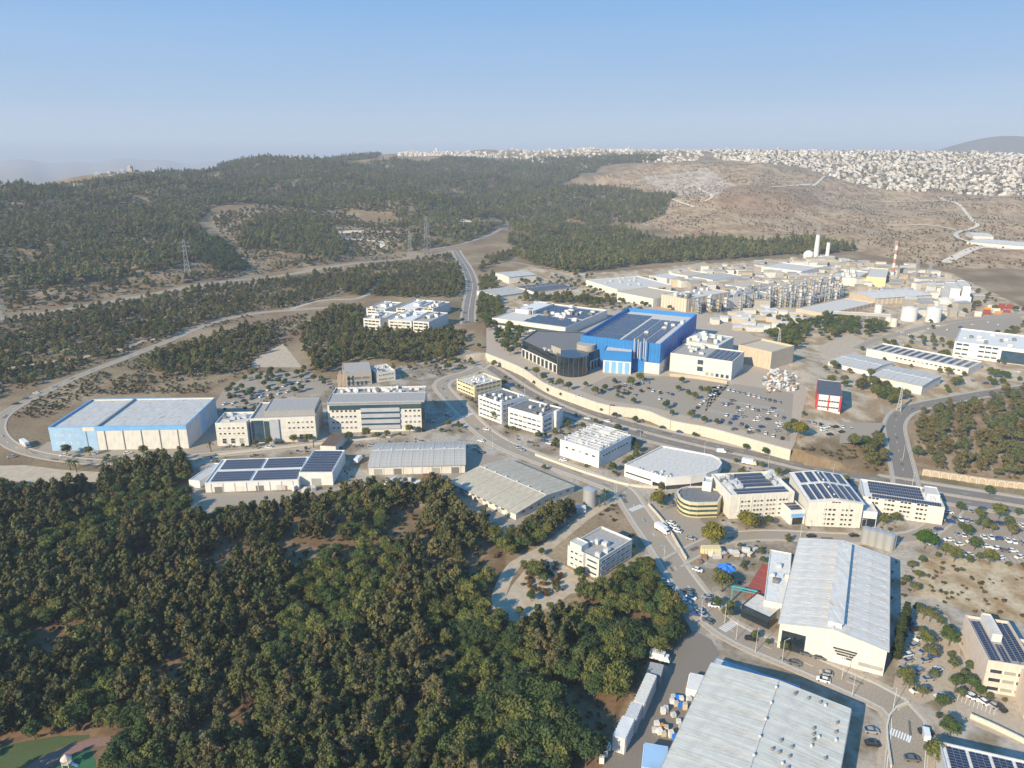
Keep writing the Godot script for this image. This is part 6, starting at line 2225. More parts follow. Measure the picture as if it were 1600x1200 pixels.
func grow() -> void:
	# ---- tree kinds
	for k in 4:
		for q in 2:
			tree_kind("pine%d" % (k + 4 * q), 100 + k + 10 * q, "pine", [8.0, 10.5, 9.0, 12.0, 11.0, 7.5, 12.5, 9.5][k + 4 * q], [2.9, 2.6, 3.3, 2.5, 3.2, 3.0, 2.8, 2.4][k + 4 * q], [Color(.104, .108, .045), Color(.074, .088, .040), Color(.134, .122, .062), Color(.100, .116, .044)][k], 80, .5)
	tree_kind("dry", 150, "pine", 8.0, 2.4, Color(.14, .095, .06), 26, .42)
	for k in 3:
		tree_kind("oak%d" % k, 200 + k, "round", 7.0 + k * .6, 3.3 + .2 * k, [Color(.070, .100, .036), Color(.052, .080, .034), Color(.118, .130, .042)][k], 105, .52)
	tree_kind("cypress", 300, "cypress", 11.0, 1.1, Color(.035, .05, .022), 110, .5)
	tree_kind("plane", 310, "round", 10.0, 5.6, Color(.17, .155, .034), 210, .75)
	tree_kind("ficus", 311, "round", 10.0, 5.4, Color(.055, .105, .022), 210, .75)
	tree_kind("pale", 313, "round", 7.5, 3.4, Color(.125, .125, .060), 90, .6)
	tree_kind("olive", 312, "round", 4.5, 2.2, Color(.085, .105, .05), 70, .45)
	var far_pines := []
	for k in 3:
		far_pines.append(leafy(400 + k, crown_pine(400 + k, 10, 3.0, 4), 15, 1.25, [Color(.122, .138, .054), Color(.098, .116, .050), Color(.146, .144, .058)][k], .45))
	for k in 2:
		far_pines.append(leafy(410 + k, crown_round(410 + k, 8, 3.6 + k, 9), 20, 1.2, [Color(.112, .132, .052), Color(.142, .144, .062)][k], .4))
	far_pines.append(leafy(413, crown_pine(413, 13, 2.6, 5), 13, 1.1, Color(.098, .110, .050), .45))
	var mid_pines := []
	for k in 3:
		mid_pines.append(leafy(420 + k, crown_pine(420 + k, 9, 3.1, 4), 40, .85, [Color(.095, .098, .040), Color(.074, .086, .038), Color(.115, .105, .046)][k], .4))
	var mixed := mid_pines + [protos.oak2.crown, protos.oak0.crown, protos.pale.crown]
	var bushes := []
	for k in 2:
		bushes.append(leafy(440 + k, crown_round(440 + k, 2.0, 1.4, 5), 16, .6, [Color(.075, .078, .036), Color(.10, .085, .045)][k], .35))
	# ---- the dark wood below the camera: single trees, the rest of it as one mass
	var wood_poly := pv([-150.4,-136.3,-294.2,-316.7,-261.3,-341.1,-237.3,-333.8,-216.8,-343.3,-216.9,-358.9,-205.2,-381.2,-188.7,-384.8,-173.1,-364.7,-150.2,-307.1,-141,-309,-110.7,-318,-83.4,-333.8,-65,-338.8,-32.5,-338.8,-25.8,-313.4,-5.8,-295.2,-2.3,-286.7,18.4,-316.7,30.5,-315.4,14.1,-286.7,-1.3,-270.9,-5.6,-252,-9.6,-235.2,0,-223.8,11.5,-225.6,20.2,-233.2,27.2,-245.5,37.6,-249.8,48.5,-263.6,53.3,-268.4,59.6,-270.9,59.4,-258.8,62.5,-237.2,64.7,-223.8,53.3,-214.9,42.8,-205,29.7,-178,22.2,-161.5,16.5,-136.3])
	var clearing := pv([-112.4,-313.4,-74.9,-323.3,-37.1,-320,-9.9,-286.7,-8.1,-270.9,-28.4,-258.8,-60.7,-252,-92.5,-266,-112.6,-286.7])
	take(pv([-151.8,-170.6,-139.3,-174.2,-123.7,-176.7,-117,-173,-108.5,-155.1,-102.8,-138,-129.7,-138]), 3)
	var spots := scatter(wood_poly, 4.1, 50, .93)
	var kept := PackedVector2Array()
	var r := RandomNumberGenerator.new()
	r.seed = 8
	for p in spots:
		if Geometry2D.is_point_in_polygon(p, clearing) and r.randf() < .42:
			continue
		if na.get_noise_2d(p.x * 1.5, p.y * 1.5) > .30 or (p.y < -215 and r.randf() < .16):
			continue
		kept.append(p)
	var order := Array(kept)
	order.sort_custom(func(a, b): return a.length_squared() < b.length_squared())
	var pines := 0
	var oaks := 0
	var rest_p := PackedVector2Array()
	var rest_o := PackedVector2Array()
	for p in order:
		# broadleaf trees gather in the lower right and along the left hollow
		var broad := nb.get_noise_2d(p.x * 2.2 + 500, p.y * 2.2) + (.28 if p.x > -20 and p.y > -260 else 0.0) > .12
		var shown: bool = absf(p.x) < -p.y * .88 + 10
		var s := r.randf_range(.72, 1.2) * lerpf(.95, .66, smoothstep(-200.0, -330.0, p.y)) * (1.12 if p.x > 0 and p.y > -240 else 1.0) * (1.3 if p.y > -192 and p.x > -85 else 1.0)
		var sc := Vector3(s * r.randf_range(.9, 1.1), s * r.randf_range(.88, 1.18), s)
		if broad:
			if oaks < 300 and shown:
				oaks += 1
				var ko := r.randi() % 3
				plant("oak%d" % ko, "broadleaf_tree", p, sc, r.randf() * TAU, "%s %s broadleaf tree in the %s of the near wood" % [size_word(s), ["mid green", "dark green", "yellowish green"][ko], wood_area(p)], "tree", "broadleaf trees of the near wood")
			else:
				rest_o.append(p)
		elif pines < 300 and shown:
			pines += 1
			var kp := r.randi() % 4
			plant("pine%d" % (kp + 4 * (r.randi() % 2)) if r.randf() > .05 else "dry", "pine_tree", p, sc, r.randf() * TAU, "%s %s pine in the %s of the near wood" % [size_word(s), ["olive", "dark olive", "brownish olive", "fresh green"][kp], wood_area(p)], "pine", "pines of the near wood")
		else:
			rest_p.append(p)
	wood("near_pine_wood", "mass of olive green pines filling the back of the near wood", "wood", rest_p, mid_pines, .8, 1.2, 61)
	wood("near_leafy_wood", "mass of dark broadleaf trees filling the near wood", "wood", rest_o, [protos.oak0.crown, protos.oak2.crown], .7, 1.1, 62)
	var under := scatter(wood_poly, 4.2, 51, .7)
	wood("wood_undergrowth", "low scrub growing under the near wood", "scrub", under, bushes, .5, 1.1, 63)
	# ---- named trees
	var big := pv([71.1,-324.7,87.8,-286.7,106.6,-299.3,179,-282.3,82.3,-249.8,167.4,-397.4,214.6,-299.3,228.6,-302.9])
	plant("plane", "street_tree", big[0], Vector3(.75, .75, .75), 0, "round yellow-green tree at the street corner by the curved building", "tree", "")
	plant("plane", "street_tree", big[1], Vector3(1.15, 1.05, 1.15), 1, "big yellow-green tree below the round yellow office", "tree", "")
	plant("plane", "street_tree", big[2], Vector3(.95, .95, .95), 2, "yellow-green tree in front of the left trio office", "tree", "")
	plant("ficus", "street_tree", big[3], Vector3(.95, .95, .95), 3, "bright green round tree right of the long office", "tree", "")
	plant("oak2", "street_tree", big[4], Vector3(1.2, 1.3, 1.2), 1, "green tree left of the red containers", "tree", "")
	plant("plane", "street_tree", big[5], Vector3(1.0, 1.1, 1.0), 4, "tall yellow-green tree above the end of the retaining wall", "tree", "")
	plant("olive", "street_tree", big[6], Vector3(1.5, 1.6, 1.5), 1, "pale green tree in the office car park island", "tree", "")
	plant("olive", "street_tree", big[7], Vector3(1.2, 1.2, 1.2), 2, "small tree between bays of the office car park", "tree", "")
	var cyp := pv([-177.6,-364.7,-172.5,-358.9,136.4,-219.1,130.7,-209.9,142.2,-227.5,-155.2,-235.2,-151,-237.2,-144.1,-216.7])
	var cyl := ["dark cypress left of the pair beside the blue warehouse", "dark cypress right of the pair beside the blue warehouse", "conical tree second along the planted car park's left edge", "conical tree nearest along the planted car park's left edge", "conical tree farthest along the planted car park's left edge", "slim cypress left of three in the dark hollow", "slim cypress right of three in the dark hollow", "slim cypress lowest of three in the dark hollow"]
	for i in cyp.size():
		var fat := 2.2 if i in [2, 3, 4] else 1.1
		plant("cypress", "cypress_tree", cyp[i], Vector3(fat, 1.0, fat), i, cyl[i], "cypress", "")
	var park := pv([155.3,-223.1,152.4,-216.7,149,-209.9,147.5,-205,156.1,-228.3,161.3,-222,158,-214.9,148,-200.3,152.1,-204.1,132.9,-186.4,129.1,-178,129,-175,119.1,-168.2,119.4,-164.8,127.4,-197.9,127.8,-195.8,203.2,-292.3,200,-281.2,184.9,-277,191.1,-270.9,197.2,-272.9,228.1,-309,238.9,-333.8,34.8,-246.8,30.7,-243.4,17.6,-249.8,9,-258.8,12.8,-256.5])
	for i in park.size():
		planted(["olive", "oak2", "olive", "oak0"], "garden_tree", park[i], .7, 1.15, r, "planted in the %s" % ("earth yard of the hillside office" if park[i].x < 60 else ("strips of the planted car park" if park[i].y > -235 else "office car park")), "garden trees by the car parks")
	var lr := pv([151.2,-235.2,151.6,-232.1,153.2,-230.5,146.4,-223.1,144.3,-216.7,142,-209.9,138.1,-200.3,129.6,-191.5,142.5,-195.5,141.8,-191.5,147.1,-195,148.2,-192.1,150,-190.1,164.1,-258.8,157.6,-249.8,164.9,-266,157.3,-255.6,171.8,-270.9,180.7,-275,185.8,-271.9,199.4,-269.9,206.1,-267.9,211.5,-266,214.5,-316.7,219,-309,231.4,-316.7,239.5,-312.8,233.5,-296.9,205.1,-300.4,217.5,-296.9,224,-293.4,86,-220.2,89.6,-217.4,94,-213.9,79.1,-232.1,77.5,-239.2,81.8,-237.2,92.6,-237.2])
	for i in lr.size():
		planted(["oak2", "olive", "oak0", "olive", "pale"], "lot_tree", lr[i], .5, .95, r, "among lower right parking bays, %s, %s" % ["left" if lr[i].x < 130 else ("middle" if lr[i].x < 165 else "right"), "near" if lr[i].y > -215 else ("halfway" if lr[i].y > -260 else "far")], "lot trees at lower right")
	var row := pv([10.7,-533.7,18,-520.4,23.2,-507.8,28.3,-498.7,33.8,-492.7,39.3,-486.9,52,-494.2,56.8,-475.7,64.4,-484.1,71.4,-470.3,83.7,-494.2,80.1,-457.1,73.4,-501.7,92.2,-504.7,115.4,-484.1,120.2,-475.7,122.3,-466.3,121.5,-501.7,131,-484.1,133.3,-475.7,99.2,-447.1,100.8,-435.1,111.6,-429.3,117.6,-421.5,124.8,-419.3,161.7,-402.4,170.1,-414.9,183.5,-435.1])
	for i in row.size():
		plant(["olive", "oak2", "oak0"][i % 3], "terrace_tree", row[i], Vector3.ONE * r.randf_range(.7, 1.1), r.randf() * TAU, "small tree planted in the beds of the blue factory's terrace", "tree", "trees on the terrace")
	var verge := pv([16.5,-515.8,26.4,-496.9,34.8,-485.8,59.1,-456.2,66.1,-445.3,77.9,-436,109.9,-412.1,134.7,-392.2,143.4,-384.8])
	for i in verge.size():
		plant("oak0", "verge_tree", verge[i], Vector3.ONE * (.55 + .12 * (i % 3)), i, "round green verge tree, %s along the foot of the retaining wall" % ORD[i], "tree", "verge trees below the retaining wall")
	var mr := pv([-28.1,-600.6,-23.2,-583.2,-14.3,-561,-4.8,-528.5,4.6,-506.7,17.6,-478.2,29.1,-462.5,41.5,-447.7,52.5,-433.7,64.8,-420.5,123.9,-374.1,135.9,-367.2,146.8,-358.9,159.7,-352.5,172.1,-346.3,-35.1,-716.3,-35,-759.1,-39,-816.6,-40,-874.5,-57.5,-835.1,-54.3,-765.5,-50,-720,-42.8,-664])
	for i in mr.size():
		plant(["oak0", "olive", "oak2"][i % 3], "kerb_tree", mr[i], Vector3.ONE * r.randf_range(.5, .9), r.randf() * TAU, "small kerb tree on the near side of the main road", "tree", "kerb trees of the main road")
	var yb := pv([12.6,-277,9.7,-271.9,4.8,-266,1.6,-258.8,7.4,-243.4,10.9,-239.2,14.4,-237.2,20.9,-244.2,26.1,-246.8,-0.5,-243.4,2.9,-234.4,-2.4,-237.2,10.3,-258.8,9.1,-262.1,12.5,-260.2,14.4,-263.6,27.1,-258.8,55.2,-280.2,50.6,-277,41.3,-258.8,44.4,-262.1])
	for i in range(0, yb.size(), 2):
		plant(["oak0", "olive", "oak2", "dry"][i % 4], "yard_tree", yb[i], Vector3.ONE * r.randf_range(.5, .95), r.randf() * TAU, "small bushy tree round the earth yard of the hillside office", "tree", "trees of the earth yard")
	var fr := pv([-87.7,-411,-80.4,-409,-75.2,-412.1,-67.8,-414.1,-62.5,-418.3,-56.9,-420.5,-43.2,-420.5,-40,-429.2,-106.5,-405.9,-97,-405.9,-17,-460,-11.7,-450.1,-10.2,-440.6,34.2,-432.6,17.3,-364.7,-156.4,-396.1,-149.6,-398,-142.4,-399,-135.2,-400,-128.3,-401.9,-121.2,-403.9,-208.7,-384.8,-226.8,-381.2,-239.6,-384.8,-252.3,-384.8,-50.2,-552.1,-39.7,-561,-30.8,-566.4,-57.5,-577.7])
	for i in fr.size():
		planted(["olive", "oak0", "oak2"], "street_tree", fr[i], .6, 1.1, r, "on the street side of the %s" % ("blue warehouse" if fr[i].x < -160 else ("cream offices" if fr[i].x < -95 else ("glass office" if fr[i].x < -40 else "white ribbon offices"))), "street trees by the offices")
	var tl := scatter(pv([-201.9,-465.1,-208.9,-506.7,-201.5,-546.9,-160.6,-552.1,-135.2,-519,-140.1,-500.8,-170.9,-489.3,-195.8,-471.6]), 9.0, 71, .7, -2, 1, false)
	for p in tl:
		planted(["olive", "oak0"], "parking_tree", p, .6, 1.0, r, "in the car park behind the cream offices, %s" % ("left end" if p.x < -205 else ("middle" if p.x < -165 else "right end")), "trees of the tree parking")
	var pp := pv([-238.9,-364.7,-234.1,-362.2,-218.4,-363.8,-215.1,-365.5,-212.1,-366.4,-199.5,-370.6,-172.8,-390.4,-115.4,-396.1,45.2,-323.3,42.3,-322])
	for i in pp.size():
		palm(pp[i], 5.5 + i % 3, 500 + i, "feathery palm beside the ring road, %s from the left" % ORD[i])
	# ---- woods further off
	var woods := [[-212.3,-931.4,-144.3,-1033.8,-73.9,-1033.8,-59.6,-917.6,-65.2,-850.4,-119.9,-850.4,-166.3,-858.3,-198.3,-866.3], [-198,-734.6,-196.3,-791.9,-164.7,-791.9,-140.9,-679.4,-59.7,-667.4,-36.4,-655.5,-29.5,-594.8,-51.4,-566.4,-88.4,-573.9,-125.9,-579.6,-147.1,-538.4,-171.5,-589.3,-201.7,-679.4], [263.9,-456.2,296.6,-472.9,341.8,-489.3,392.4,-503.7,280.9,-341.1,255.5,-352.5,232.2,-358.9,220.2,-367.2,239,-405.9], [296,-714.3,334.2,-752.8,343.7,-728.7,365.7,-700.5,355.9,-674.3,314.8,-649.8,284.6,-661.8], [231.9,-656.3,291.8,-728.7,287.5,-692.4,248.4,-613.2,217.1,-579.3], [-49,-964.9,-26.6,-1017.1,-12.7,-798.8,-3.1,-702.9,-20.8,-664.2,-37.3,-765.5], [249.4,-509.4,274.9,-528.5,291,-531.8,290.2,-500.8,256.5,-462.5,253,-491.8], [67.8,-854.4,103.1,-835.1,127.4,-779,71.8,-812.7,0,-835.1], [-306.3,-589.3,-283.8,-631.4,-250,-700.5,-211.3,-654.6,-206.2,-561,-229.2,-535.1,-268.2,-535.1], [220.6,-405.8,221.9,-396.1,209.2,-364.7,191.3,-366.9,194.9,-391.3], [-2.8,-286.7,8.8,-301,27.4,-314.7,32.2,-316.7,17.2,-293.4,0,-277]]
	var tg := scatter(pv([-18.8,-656.7,0,-690.5,21.1,-674.5,6.8,-632.7,4.1,-565.9,-5.1,-565.9]), 6.5, 73, .8, -2, 1, true)
	for p in tg:
		plant(["oak0", "olive", "oak2", "oak1"][r.randi() % 4], "garden_tree", p, Vector3.ONE * r.randf_range(.7, 1.1), r.randf() * TAU, "green tree in the garden left of the black glass office", "tree", "trees of the office garden")
	var jw := scatter(pv([-51,-1006.3,-41.5,-1197,0,-1253,76.9,-1271.3,45,-1153.1,0,-1182.2,-33.1,-1087.3]), 6.5, 74, .85, -.25, 1.5)
	wood("junction_wood", "trees beyond the road junction below the middle hills", "wood", jw, mixed, .7, 1.1, 75)
	var jl := scatter(pv([-231.2,-1062,-104.8,-1209.7,-88.1,-1153.1,-71.5,-1051.1,-146.6,-1051.1,-211.2,-945.5]), 6.5, 76, .8, -.2, 1.5)
	wood("verge_wood", "bushy trees between the valley highway and campus hill", "wood", jl, mixed, .5, .95, 77)
	var grove_names := {2: "open wood at the right edge", 3: "grove beside the plant", 4: "grove by the mast", 5: "trees by the road junction", 6: "grove around the hill street pylon", 9: "bank beside the hill street"}
	for k in woods.size():
		if grove_names.has(k):
			for p in scatter(pv(woods[k]), [0, 0, 8.6, 7.0, 7.0, 6.5, 6.5, 0, 0, 6.5][k], 200 + k, .85):
				var sg := r.randf_range(.75, 1.25)
				var kg: String = (["olive", "pale", "pale", "pine2"] if k == 2 else (["oak0", "oak1", "oak0", "oak2"] if k in [3, 4] else ["pine0", "oak2", "pale", "oak0"]))[r.randi() % 4]
				var sv := Vector3.ONE * sg * (1.7 if kg == "olive" else 1.0)
				plant(kg, "open_wood_tree" if k == 2 else "grove_tree", p, sv, r.randf() * TAU, "%s %s tree in the %s" % [size_word(sg), {"olive": "grey-green", "pale": "pale olive", "pine2": "brownish", "pine0": "olive", "oak0": "mid green", "oak1": "dark green", "oak2": "yellowish green"}[kg], grove_names[k]], "tree", "trees of the " + grove_names[k])
			continue
		wood("valley_wood", ["pine clump above the campus", "pines and broadleaf trees round the campus", "open olive wood at the right edge", "round green grove beside the plant", "green grove by the mast", "roadside trees by the junction", "grove around the hill street pylon", "trees behind the solar works", "scattered trees on the slope above the offices", "bushes beside the hill street", "bushes along the earth track"][k], "wood", scatter(pv(woods[k]), [6.0, 6.0, 7.5, 5.0, 5.0, 5.5, 6.0, 6.0, 7.5, 6.0, 4.5][k], 200 + k, .9), mixed, .7, 1.15, 300 + k, [Color.WHITE, Color.WHITE, Color(1.5, 1.35, 1.15), Color.WHITE, Color.WHITE, Color(.9, 1, .9), Color(1.1, 1.1, 1), Color.WHITE, Color.WHITE, Color(1.2, 1.1, 1), Color(1, .95, 1)][k])
	var low := scatter(pv([-571.9,-697,-510.6,-716.4,-443.9,-810.4,-386,-878.3,-280.7,-1004.3,-223.3,-1068.6,-200.1,-874.5,-235.1,-805.8,-275.9,-778.5,-307.1,-734.6,-319.1,-659.4,-334.4,-597.3,-351,-519,-367.7,-462.5,-393.3,-462.5]), 7.5, 80, .9, -.28, 1.0)
	wood("slope_wood", "scattered trees on the brown slope between the two valley roads", "wood", low, mixed, .6, 1.05, 81)
	var hills := [[-618.9,-726.8,-1236.5,-1526.2,-939.7,-1392.6,-1104,-1873.2,-1004.5,-1995.5,-926.5,-2213.6,-736.5,-2205.3,-616.6,-2466.6,-441.3,-2650,-253.3,-3041.7,-50.9,-3048.4,0,-2177.3,-11.4,-1663.9,-127.1,-1486.1,-212.1,-1553.8,-324.4,-1590.1,-397.1,-1557.4,-496.9,-1542.2,-575.7,-1476.1,-546.1,-1277.7,-458.1,-1130.8,-436,-962.1,-520.2,-846.3], [0,-3159.9,186,-3189,436.9,-3283,640.7,-3209.6,487.9,-2923.2,332.9,-2844.3,211.4,-2519.7,119.6,-2370.5,203.6,-2417.8,364.7,-2160.1,454.4,-2067.6,388.5,-1892.3,356.9,-1746.5,278.6,-1629.5,229.4,-1679.2,191.1,-1592.7,143.4,-1679.1,73.6,-1722.4,-11.4,-1663.9,-9.3,-2199.7,-63.2,-3030.8], [20,-1153.1,0,-1287.8,70.6,-1366.7,177.9,-1378,275.9,-1333.1,376.4,-1366.4,444.5,-1287.6,539.3,-1361.6,594.1,-1298.8,586.4,-1256.1,486.6,-1195,414.2,-1195.2,331.9,-1159.1,278.6,-1146.1,192.4,-1106.3,89.7,-1028.2,37,-1062.9], [0,-1687.1,73.6,-1722.4,138.1,-1613.1,224.9,-1643.3,239.9,-1470.6,281.6,-1362.2,204.1,-1314.1,116.1,-1347.4,33.7,-1299.4,-11.3,-1311.2], [-472.5,-1331.9,-408.3,-1451.9,-321.2,-1338.5,-263.2,-1193.4,-269.2,-1107.3,-320.9,-1122.3,-368.6,-1120.5,-415.6,-1118.2], [-192.4,-1235.7,-187.1,-1360.6,-101.5,-1482.9,-13.6,-1591.4,-81.4,-1349.8,-130.8,-1261.6], [-322.6,-1580.6,-186.1,-1557.8,-127.1,-1486.1,-190.4,-1386.3,-256.3,-1498.9]]
	for k in hills.size():
		wood("hill_wood", ["dense pine forest covering the left hills", "dark pine forest in the middle of the hills", "belt of trees behind the chemical plant", "woods at the foot of the bare hill", "pine stand above the valley highway", "trees beside the upper road", "open wood on the terraced hill"][k], "forest", scatter(pv(hills[k]), [9.0, 9.5, 7.5, 8.5, 8.0, 8.5, 13.0][k], 500 + k, .9, [-.24, -.26, -2.0, -.2, -2.0, -.2, -.2][k], [1.4, 1.4, 1, 1, 1, 1, 1][k]), far_pines, .9, 1.45, 600 + k)
	for k in 2:
		var hu := scatter(pv(hills[k]), 11.0, 520 + k, .8, -2.0, 1.0)
		wood("hill_undergrowth", ["low scrub under the pines of the left hills", "low scrub under the pines of the middle hills"][k], "scrub", hu, bushes, 1.3, 3.0, 620 + k)
	# ---- trees and shrubs in the gaps of the works
	var gaps := scatter(pv([-186.2,-396.1,-142.3,-519,-80.3,-552.1,-52.2,-519,-40.7,-438.3,-14.9,-396.1,34.3,-360.5,57.7,-333.8,61.3,-316.7,66.5,-281.2,83,-292.3,112.6,-286.7,181.8,-295.2,218,-333.8,170.7,-358.9,113.7,-403.9,42.8,-462.5,0,-519,-20.4,-561,-55.4,-614.9,-93,-570.1,-144.3,-526.9,-200.9,-462.5]), 8.0, 190, .5, -.05, 4.0)
	for p in gaps:
		planted(["oak0", "olive", "oak2", "olive", "pine0"], "works_tree", p, .45, .95, r, "between the works buildings, %s of the crossroads, %s" % ["left" if p.x < 20 else "right", "far side" if p.y < -380 else "near side"], "trees between the works")
	var lots_g := scatter(pv([81.8,-276,107,-286.7,113.6,-281.2,93.5,-252,83.3,-261.2]), 6.0, 191, .35, -2, 1.0)
	for p in lots_g:
		plant("olive", "works_shrub", p, Vector3.ONE * r.randf_range(.5, .9), r.randf() * TAU, "shrub among the stored goods behind the ridge-monitor hall", "shrub", "shrubs of the goods yard")
	var gs := scatter(pv([-150,-309,-200.9,-462.5,-143.1,-522.1,-55.4,-614.9,-21.1,-583.3,42.8,-462.5,113.7,-403.9,170.7,-358.9,219.2,-335.9,257.4,-316.7,158.9,-175.5,121.9,-180.6,112.6,-203.5,71.6,-235.2,64.4,-270.9,57.2,-330.2,-14.9,-396.1,-77.7,-337.4]), 4.2, 192, .4, .0, 3.0)
	wood("works_shrubs", "low shrubs and weeds in the verges between the works", "shrubs", gs, bushes, .35, .95, 193)
	var pg := scatter(pv([-33.8,-964.9,106.5,-1017.1,135.8,-831.9,52.9,-746.2,0,-696,196.9,-739.9,294,-734.6,283.8,-631.4,221.3,-504.5,253.7,-503.2,304.2,-486.5,398.5,-519,565.4,-798.8,574.3,-964.9,388.8,-679.4,328.7,-654.6]), 9.0, 194, .6, -.05, 2.0)
	for p in pg:
		planted(["oak0", "olive", "oak2", "pale"], "plant_tree", p, .6, 1.1, r, "on open ground by the chemical plant, %s, %s" % ["left side" if p.x < 200 else ("middle" if p.x < 350 else "right side"), "far" if p.y < -650 else "near"], "trees around the plant")
	var foot := scatter(pv([-589.8,-688.5,-621.5,-730.3,-522.6,-850.7,-438.4,-967.7,-460.9,-1138.3,-461.5,-1179.8,-388.5,-1123,-318.9,-1114.6,-253.7,-1124.3,-235.9,-1132.5,-349,-999.5,-398.8,-910,-447.2,-846.5,-488.6,-789.2,-528.6,-744.1]), 9.0, 82, .8, -.12, 1.3)
	wood("foot_wood", "trees and brown clearings along the upper side of the valley highway", "wood", foot, mixed, .6, 1.05, 83)
	var gully := scatter(pv([-514.8,-1191.2,-452.7,-1155.4,-362,-1017.9,-389.2,-980.3,-451,-1041]), 6.0, 84, .95)  # dense oaks, crowns picked dark to stand in for the shaded gully slope
	wood("gully_shade_wood", "oak wood with dark crowns standing in for gully shade above the valley highway", "wood", gully, [protos.oak1.crown, protos.oak0.crown], 1.0, 1.5, 85)
	var beds := scatter(pv([55.5,-484.1,75,-514,111.9,-510.9,133.1,-492.7,113.6,-447.1,93.2,-459.7,69.2,-470.3]), 6.5, 86, .55, -.05, 3.0, false)
	wood("court_beds", "clipped shrubs in the beds of the factory court", "shrubs", beds, bushes, .8, 1.3, 87)
	var fs := scatter(pv([-589.8,-688.5,-621.5,-730.3,-522.6,-850.7,-438.4,-967.7,-460.9,-1138.3,-461.5,-1179.8,-388.5,-1123,-318.9,-1114.6,-253.7,-1124.3,-169.1,-1220.7,-164.8,-1188.5,-233.7,-1121.6,-349,-999.5,-398.8,-910,-447.2,-846.5,-488.6,-789.2,-528.6,-744.1]), 6.0, 88, .7, -.3, 1.2)
	wood("foot_scrub", "dry scrub along the upper side of the valley highway", "scrub", fs, bushes, .7, 1.6, 89)
	var tops := scatter(pv([-788.4,-2053.9,-726.2,-2235,-520.9,-2954.4,-594.2,-3550.6,-942.5,-2900.7,-1003.4,-2614]), 10.0, 188, .92, -.3, 1.0, false)
	wood("ridge_wood", "pines along the crest of the left hills", "forest", tops, far_pines, .95, 1.4, 189)
	# ---- scrub on the bare hills and slopes
	var sc1 := scatter(pv([137.3,-2034.3,276.4,-2535.2,455.3,-2722,743.9,-2974.4,853.3,-2555,1094.1,-2454.9,1366.5,-2019.9,1403.8,-1741.1,875.6,-1058.6,634.4,-1071.6,556,-1288,339.1,-1310.1,278.6,-1629.5,237.9,-1746.2]), 11.0, 90, .6, -.1, .6, false)
	wood("hill_scrub", "low dark scrub dotted over the bare brown hills", "scrub", sc1, bushes, .7, 1.7, 91)
	var sc2 := scatter(pv([-557.5,-1392.9,-490.6,-1521.9,-371.6,-1560.7,-256.3,-1498.9,-197.1,-1539.4,-192.4,-1235.7,-239.2,-1149.4,-319.6,-1154.7,-357.8,-1116.5,-416.5,-1149.4,-486.3,-1233.4]), 7.5, 92, .75, -.25, 1.0, false)
	wood("terrace_scrub", "bushes on the terraced brown hillside left of centre", "scrub", sc2, bushes, 1.0, 2.6, 93)
	var tw := scatter(pv([-557.5,-1392.9,-490.6,-1521.9,-371.6,-1560.7,-256.3,-1498.9,-197.1,-1539.4,-192.4,-1235.7,-239.2,-1149.4,-319.6,-1154.7,-357.8,-1116.5,-416.5,-1149.4,-486.3,-1233.4]), 12.0, 195, .8, -.05, 2.0)
	wood("terrace_wood", "open wood over the terraced brown hillside left of centre", "wood", tw, mixed, .7, 1.15, 196)
	var br := scatter(pv([5.9,-270.9,18.3,-270.9,21.7,-258.8,12.9,-245.9,3.8,-254.3]), 2.6, 197, .85, -2, 1, false)
	wood("brush_heap", "round mass of dry brown brush in the earth yard", "brush", br, [bushes[1]], .6, 1.2, 198, Color(1.5, 1.15, .9))
	var sc3 := scatter(pv([-578.5,-673.9,-443.9,-810.4,-283.1,-1013.3,-98.9,-1139.4,-72.9,-1045.3,-202.7,-964.9,-235.1,-805.8,-316.9,-654.6,-346.3,-511.2,-373.5,-416.2]), 5.0, 94, .75, -.3, 1.6)
	wood("slope_scrub", "dry scrub on the brown slope between the valley roads", "scrub", sc3, bushes, .6, 1.4, 95)
	var sc4 := scatter(pv([-329.6,-450.1,-330.2,-515.8,-300.1,-642.8,-248.3,-734.6,-217.3,-765.5,-200.5,-679.4,-200.7,-552.1,-218.2,-519,-218.7,-496.4,-298.4,-492.1,-301.5,-438.3]), 3.8, 96, .8, -.3, 1.6)
	wood("bank_scrub", "dry bushes on the bank above the blue warehouse", "scrub", sc4, bushes, .6, 1.3, 97)
	var sc5 := scatter(pv([267.2,-462.5,392.4,-503.7,280.9,-341.1,216.9,-362.2]), 6.0, 98, .5, -.2, 1.0)
	wood("right_scrub", "dry bushes under the open olive wood", "scrub", sc5, bushes, .6, 1.2, 99)
	var sc6 := scatter(pv([154.7,-243.4,167.6,-236,180.3,-233.2,193.9,-225.6,225.5,-270.9,184.8,-275,169.1,-270.9]), 5.0, 100, .35, -.2, 1.5)
	wood("bank_bushes", "dry tufts on the rocky brown bank right of the hall", "scrub", sc6, bushes, .4, .9, 101)
	var sc7 := scatter(pv([160.7,-379.4,198.3,-399,214.9,-394,203.7,-356.5,173.1,-364.7]), 4.0, 102, .6)
	wood("verge_scrub", "dry scrub on the bank above the main road", "scrub", sc7, bushes, .5, 1.2, 103)
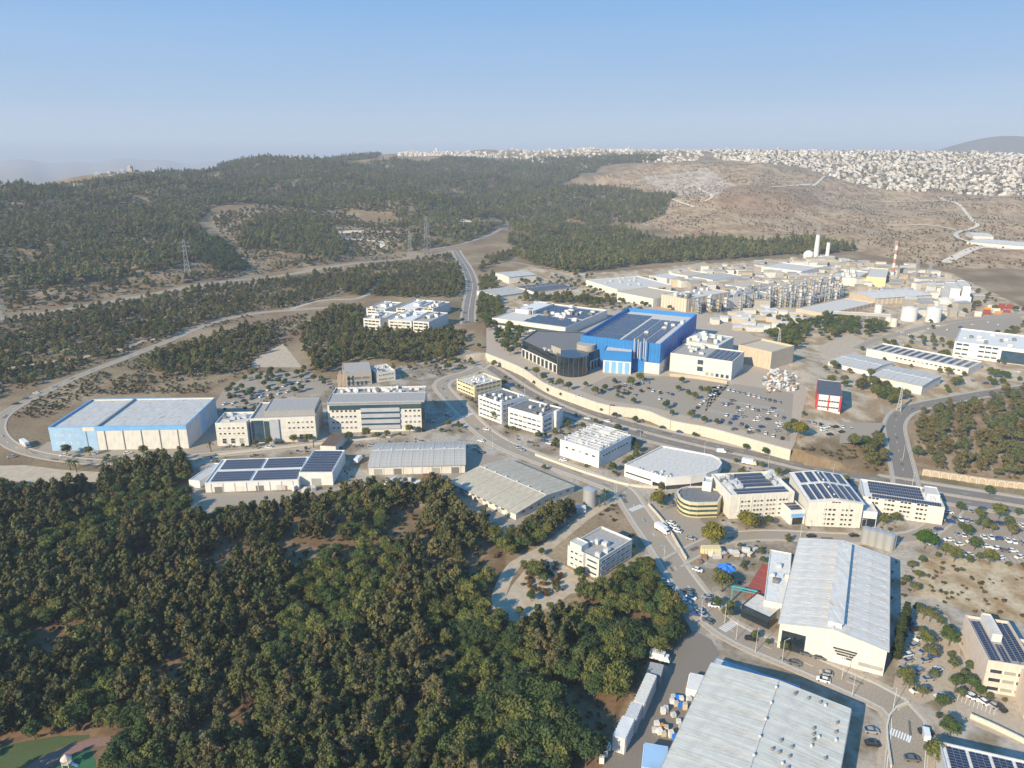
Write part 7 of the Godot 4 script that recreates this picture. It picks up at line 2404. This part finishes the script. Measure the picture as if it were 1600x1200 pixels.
	var sc8 := scatter(pv([44.9,-333.8,55.1,-326.8,64.2,-283.9,54.9,-286.7,41.8,-307.1,29.3,-301]), 4.0, 104, .6)
	wood("yard_scrub", "dry scrub on the bank behind the white hillside office", "scrub", sc8, bushes, .5, 1.0, 105)
	var sc9 := scatter(pv([-288,-351,-266.9,-349.4,-237.4,-344.8,-212.7,-347.9,-205.7,-360.5,-205.9,-323.3,-215.3,-298.1,-246.1,-292.3]), 3.6, 106, .8)
	wood("lot_scrub", "green scrub below the sandy lot", "scrub", sc9, bushes, .7, 1.5, 107)


func far_town() -> void:
	var right: Array = [818.5,-2931.5,920.4,-2757.1,1060,-2756.2,1094.1,-2454.9,1150.4,-2271.4,1273.5,-2217.4,1393.3,-2061.1,1500,-1968.8] + [2609.6,-2898.3,2376.6,-3523.4,1753.5,-3595.2,1316.8,-3617.8,895.1,-3590.1]
	town(scatter(pv(right), 22.0, 700, .62, -.3, .8, false), 300, "small pale stone house packed on the hillside town at upper right", "the far rows of pale houses of the hillside town", "houses of the hillside town", 701)
	town(scatter(pv([-435.6,-3099.5,-56.7,-3249.5,52.7,-3019.5,517.5,-2934.7,745.1,-2988.5,907.2,-3638.6,331.2,-3785.5,-487.1,-3465.9]), 27.0, 702, .65, -.12, 1.5, false), 0, "", "pale houses strung along the skyline ridge", "", 703)
	town(scatter(pv([-455.8,-3086.5,-56.9,-3259.5,-61.4,-3519.5,-496.7,-3363.5]), 20.0, 706, .8, -.3, 1.5, false), 0, "", "cluster of pale houses on the skyline left of the middle", "", 707)
	town(scatter(pv([-1003.8,-1433.5,-953.4,-1871.1,-854.1,-2114,-906.5,-2243.8,-1079.8,-2030.8,-1118.5,-1597.3]), 27.0, 704, .7, -.15, 1.5, false), 0, "", "few pale houses on the ridge at upper left", "", 705)
	var tr := scatter(pv(right), 20.0, 710, .6, -.4, 1.0, false)
	wood("town_trees", "dark garden trees between the houses of the hillside town", "trees", tr, [leafy(450, crown_round(450, 8, 4, 5), 16, 1.8, Color(.07, .08, .04), .3)], .6, 1.15, 711)
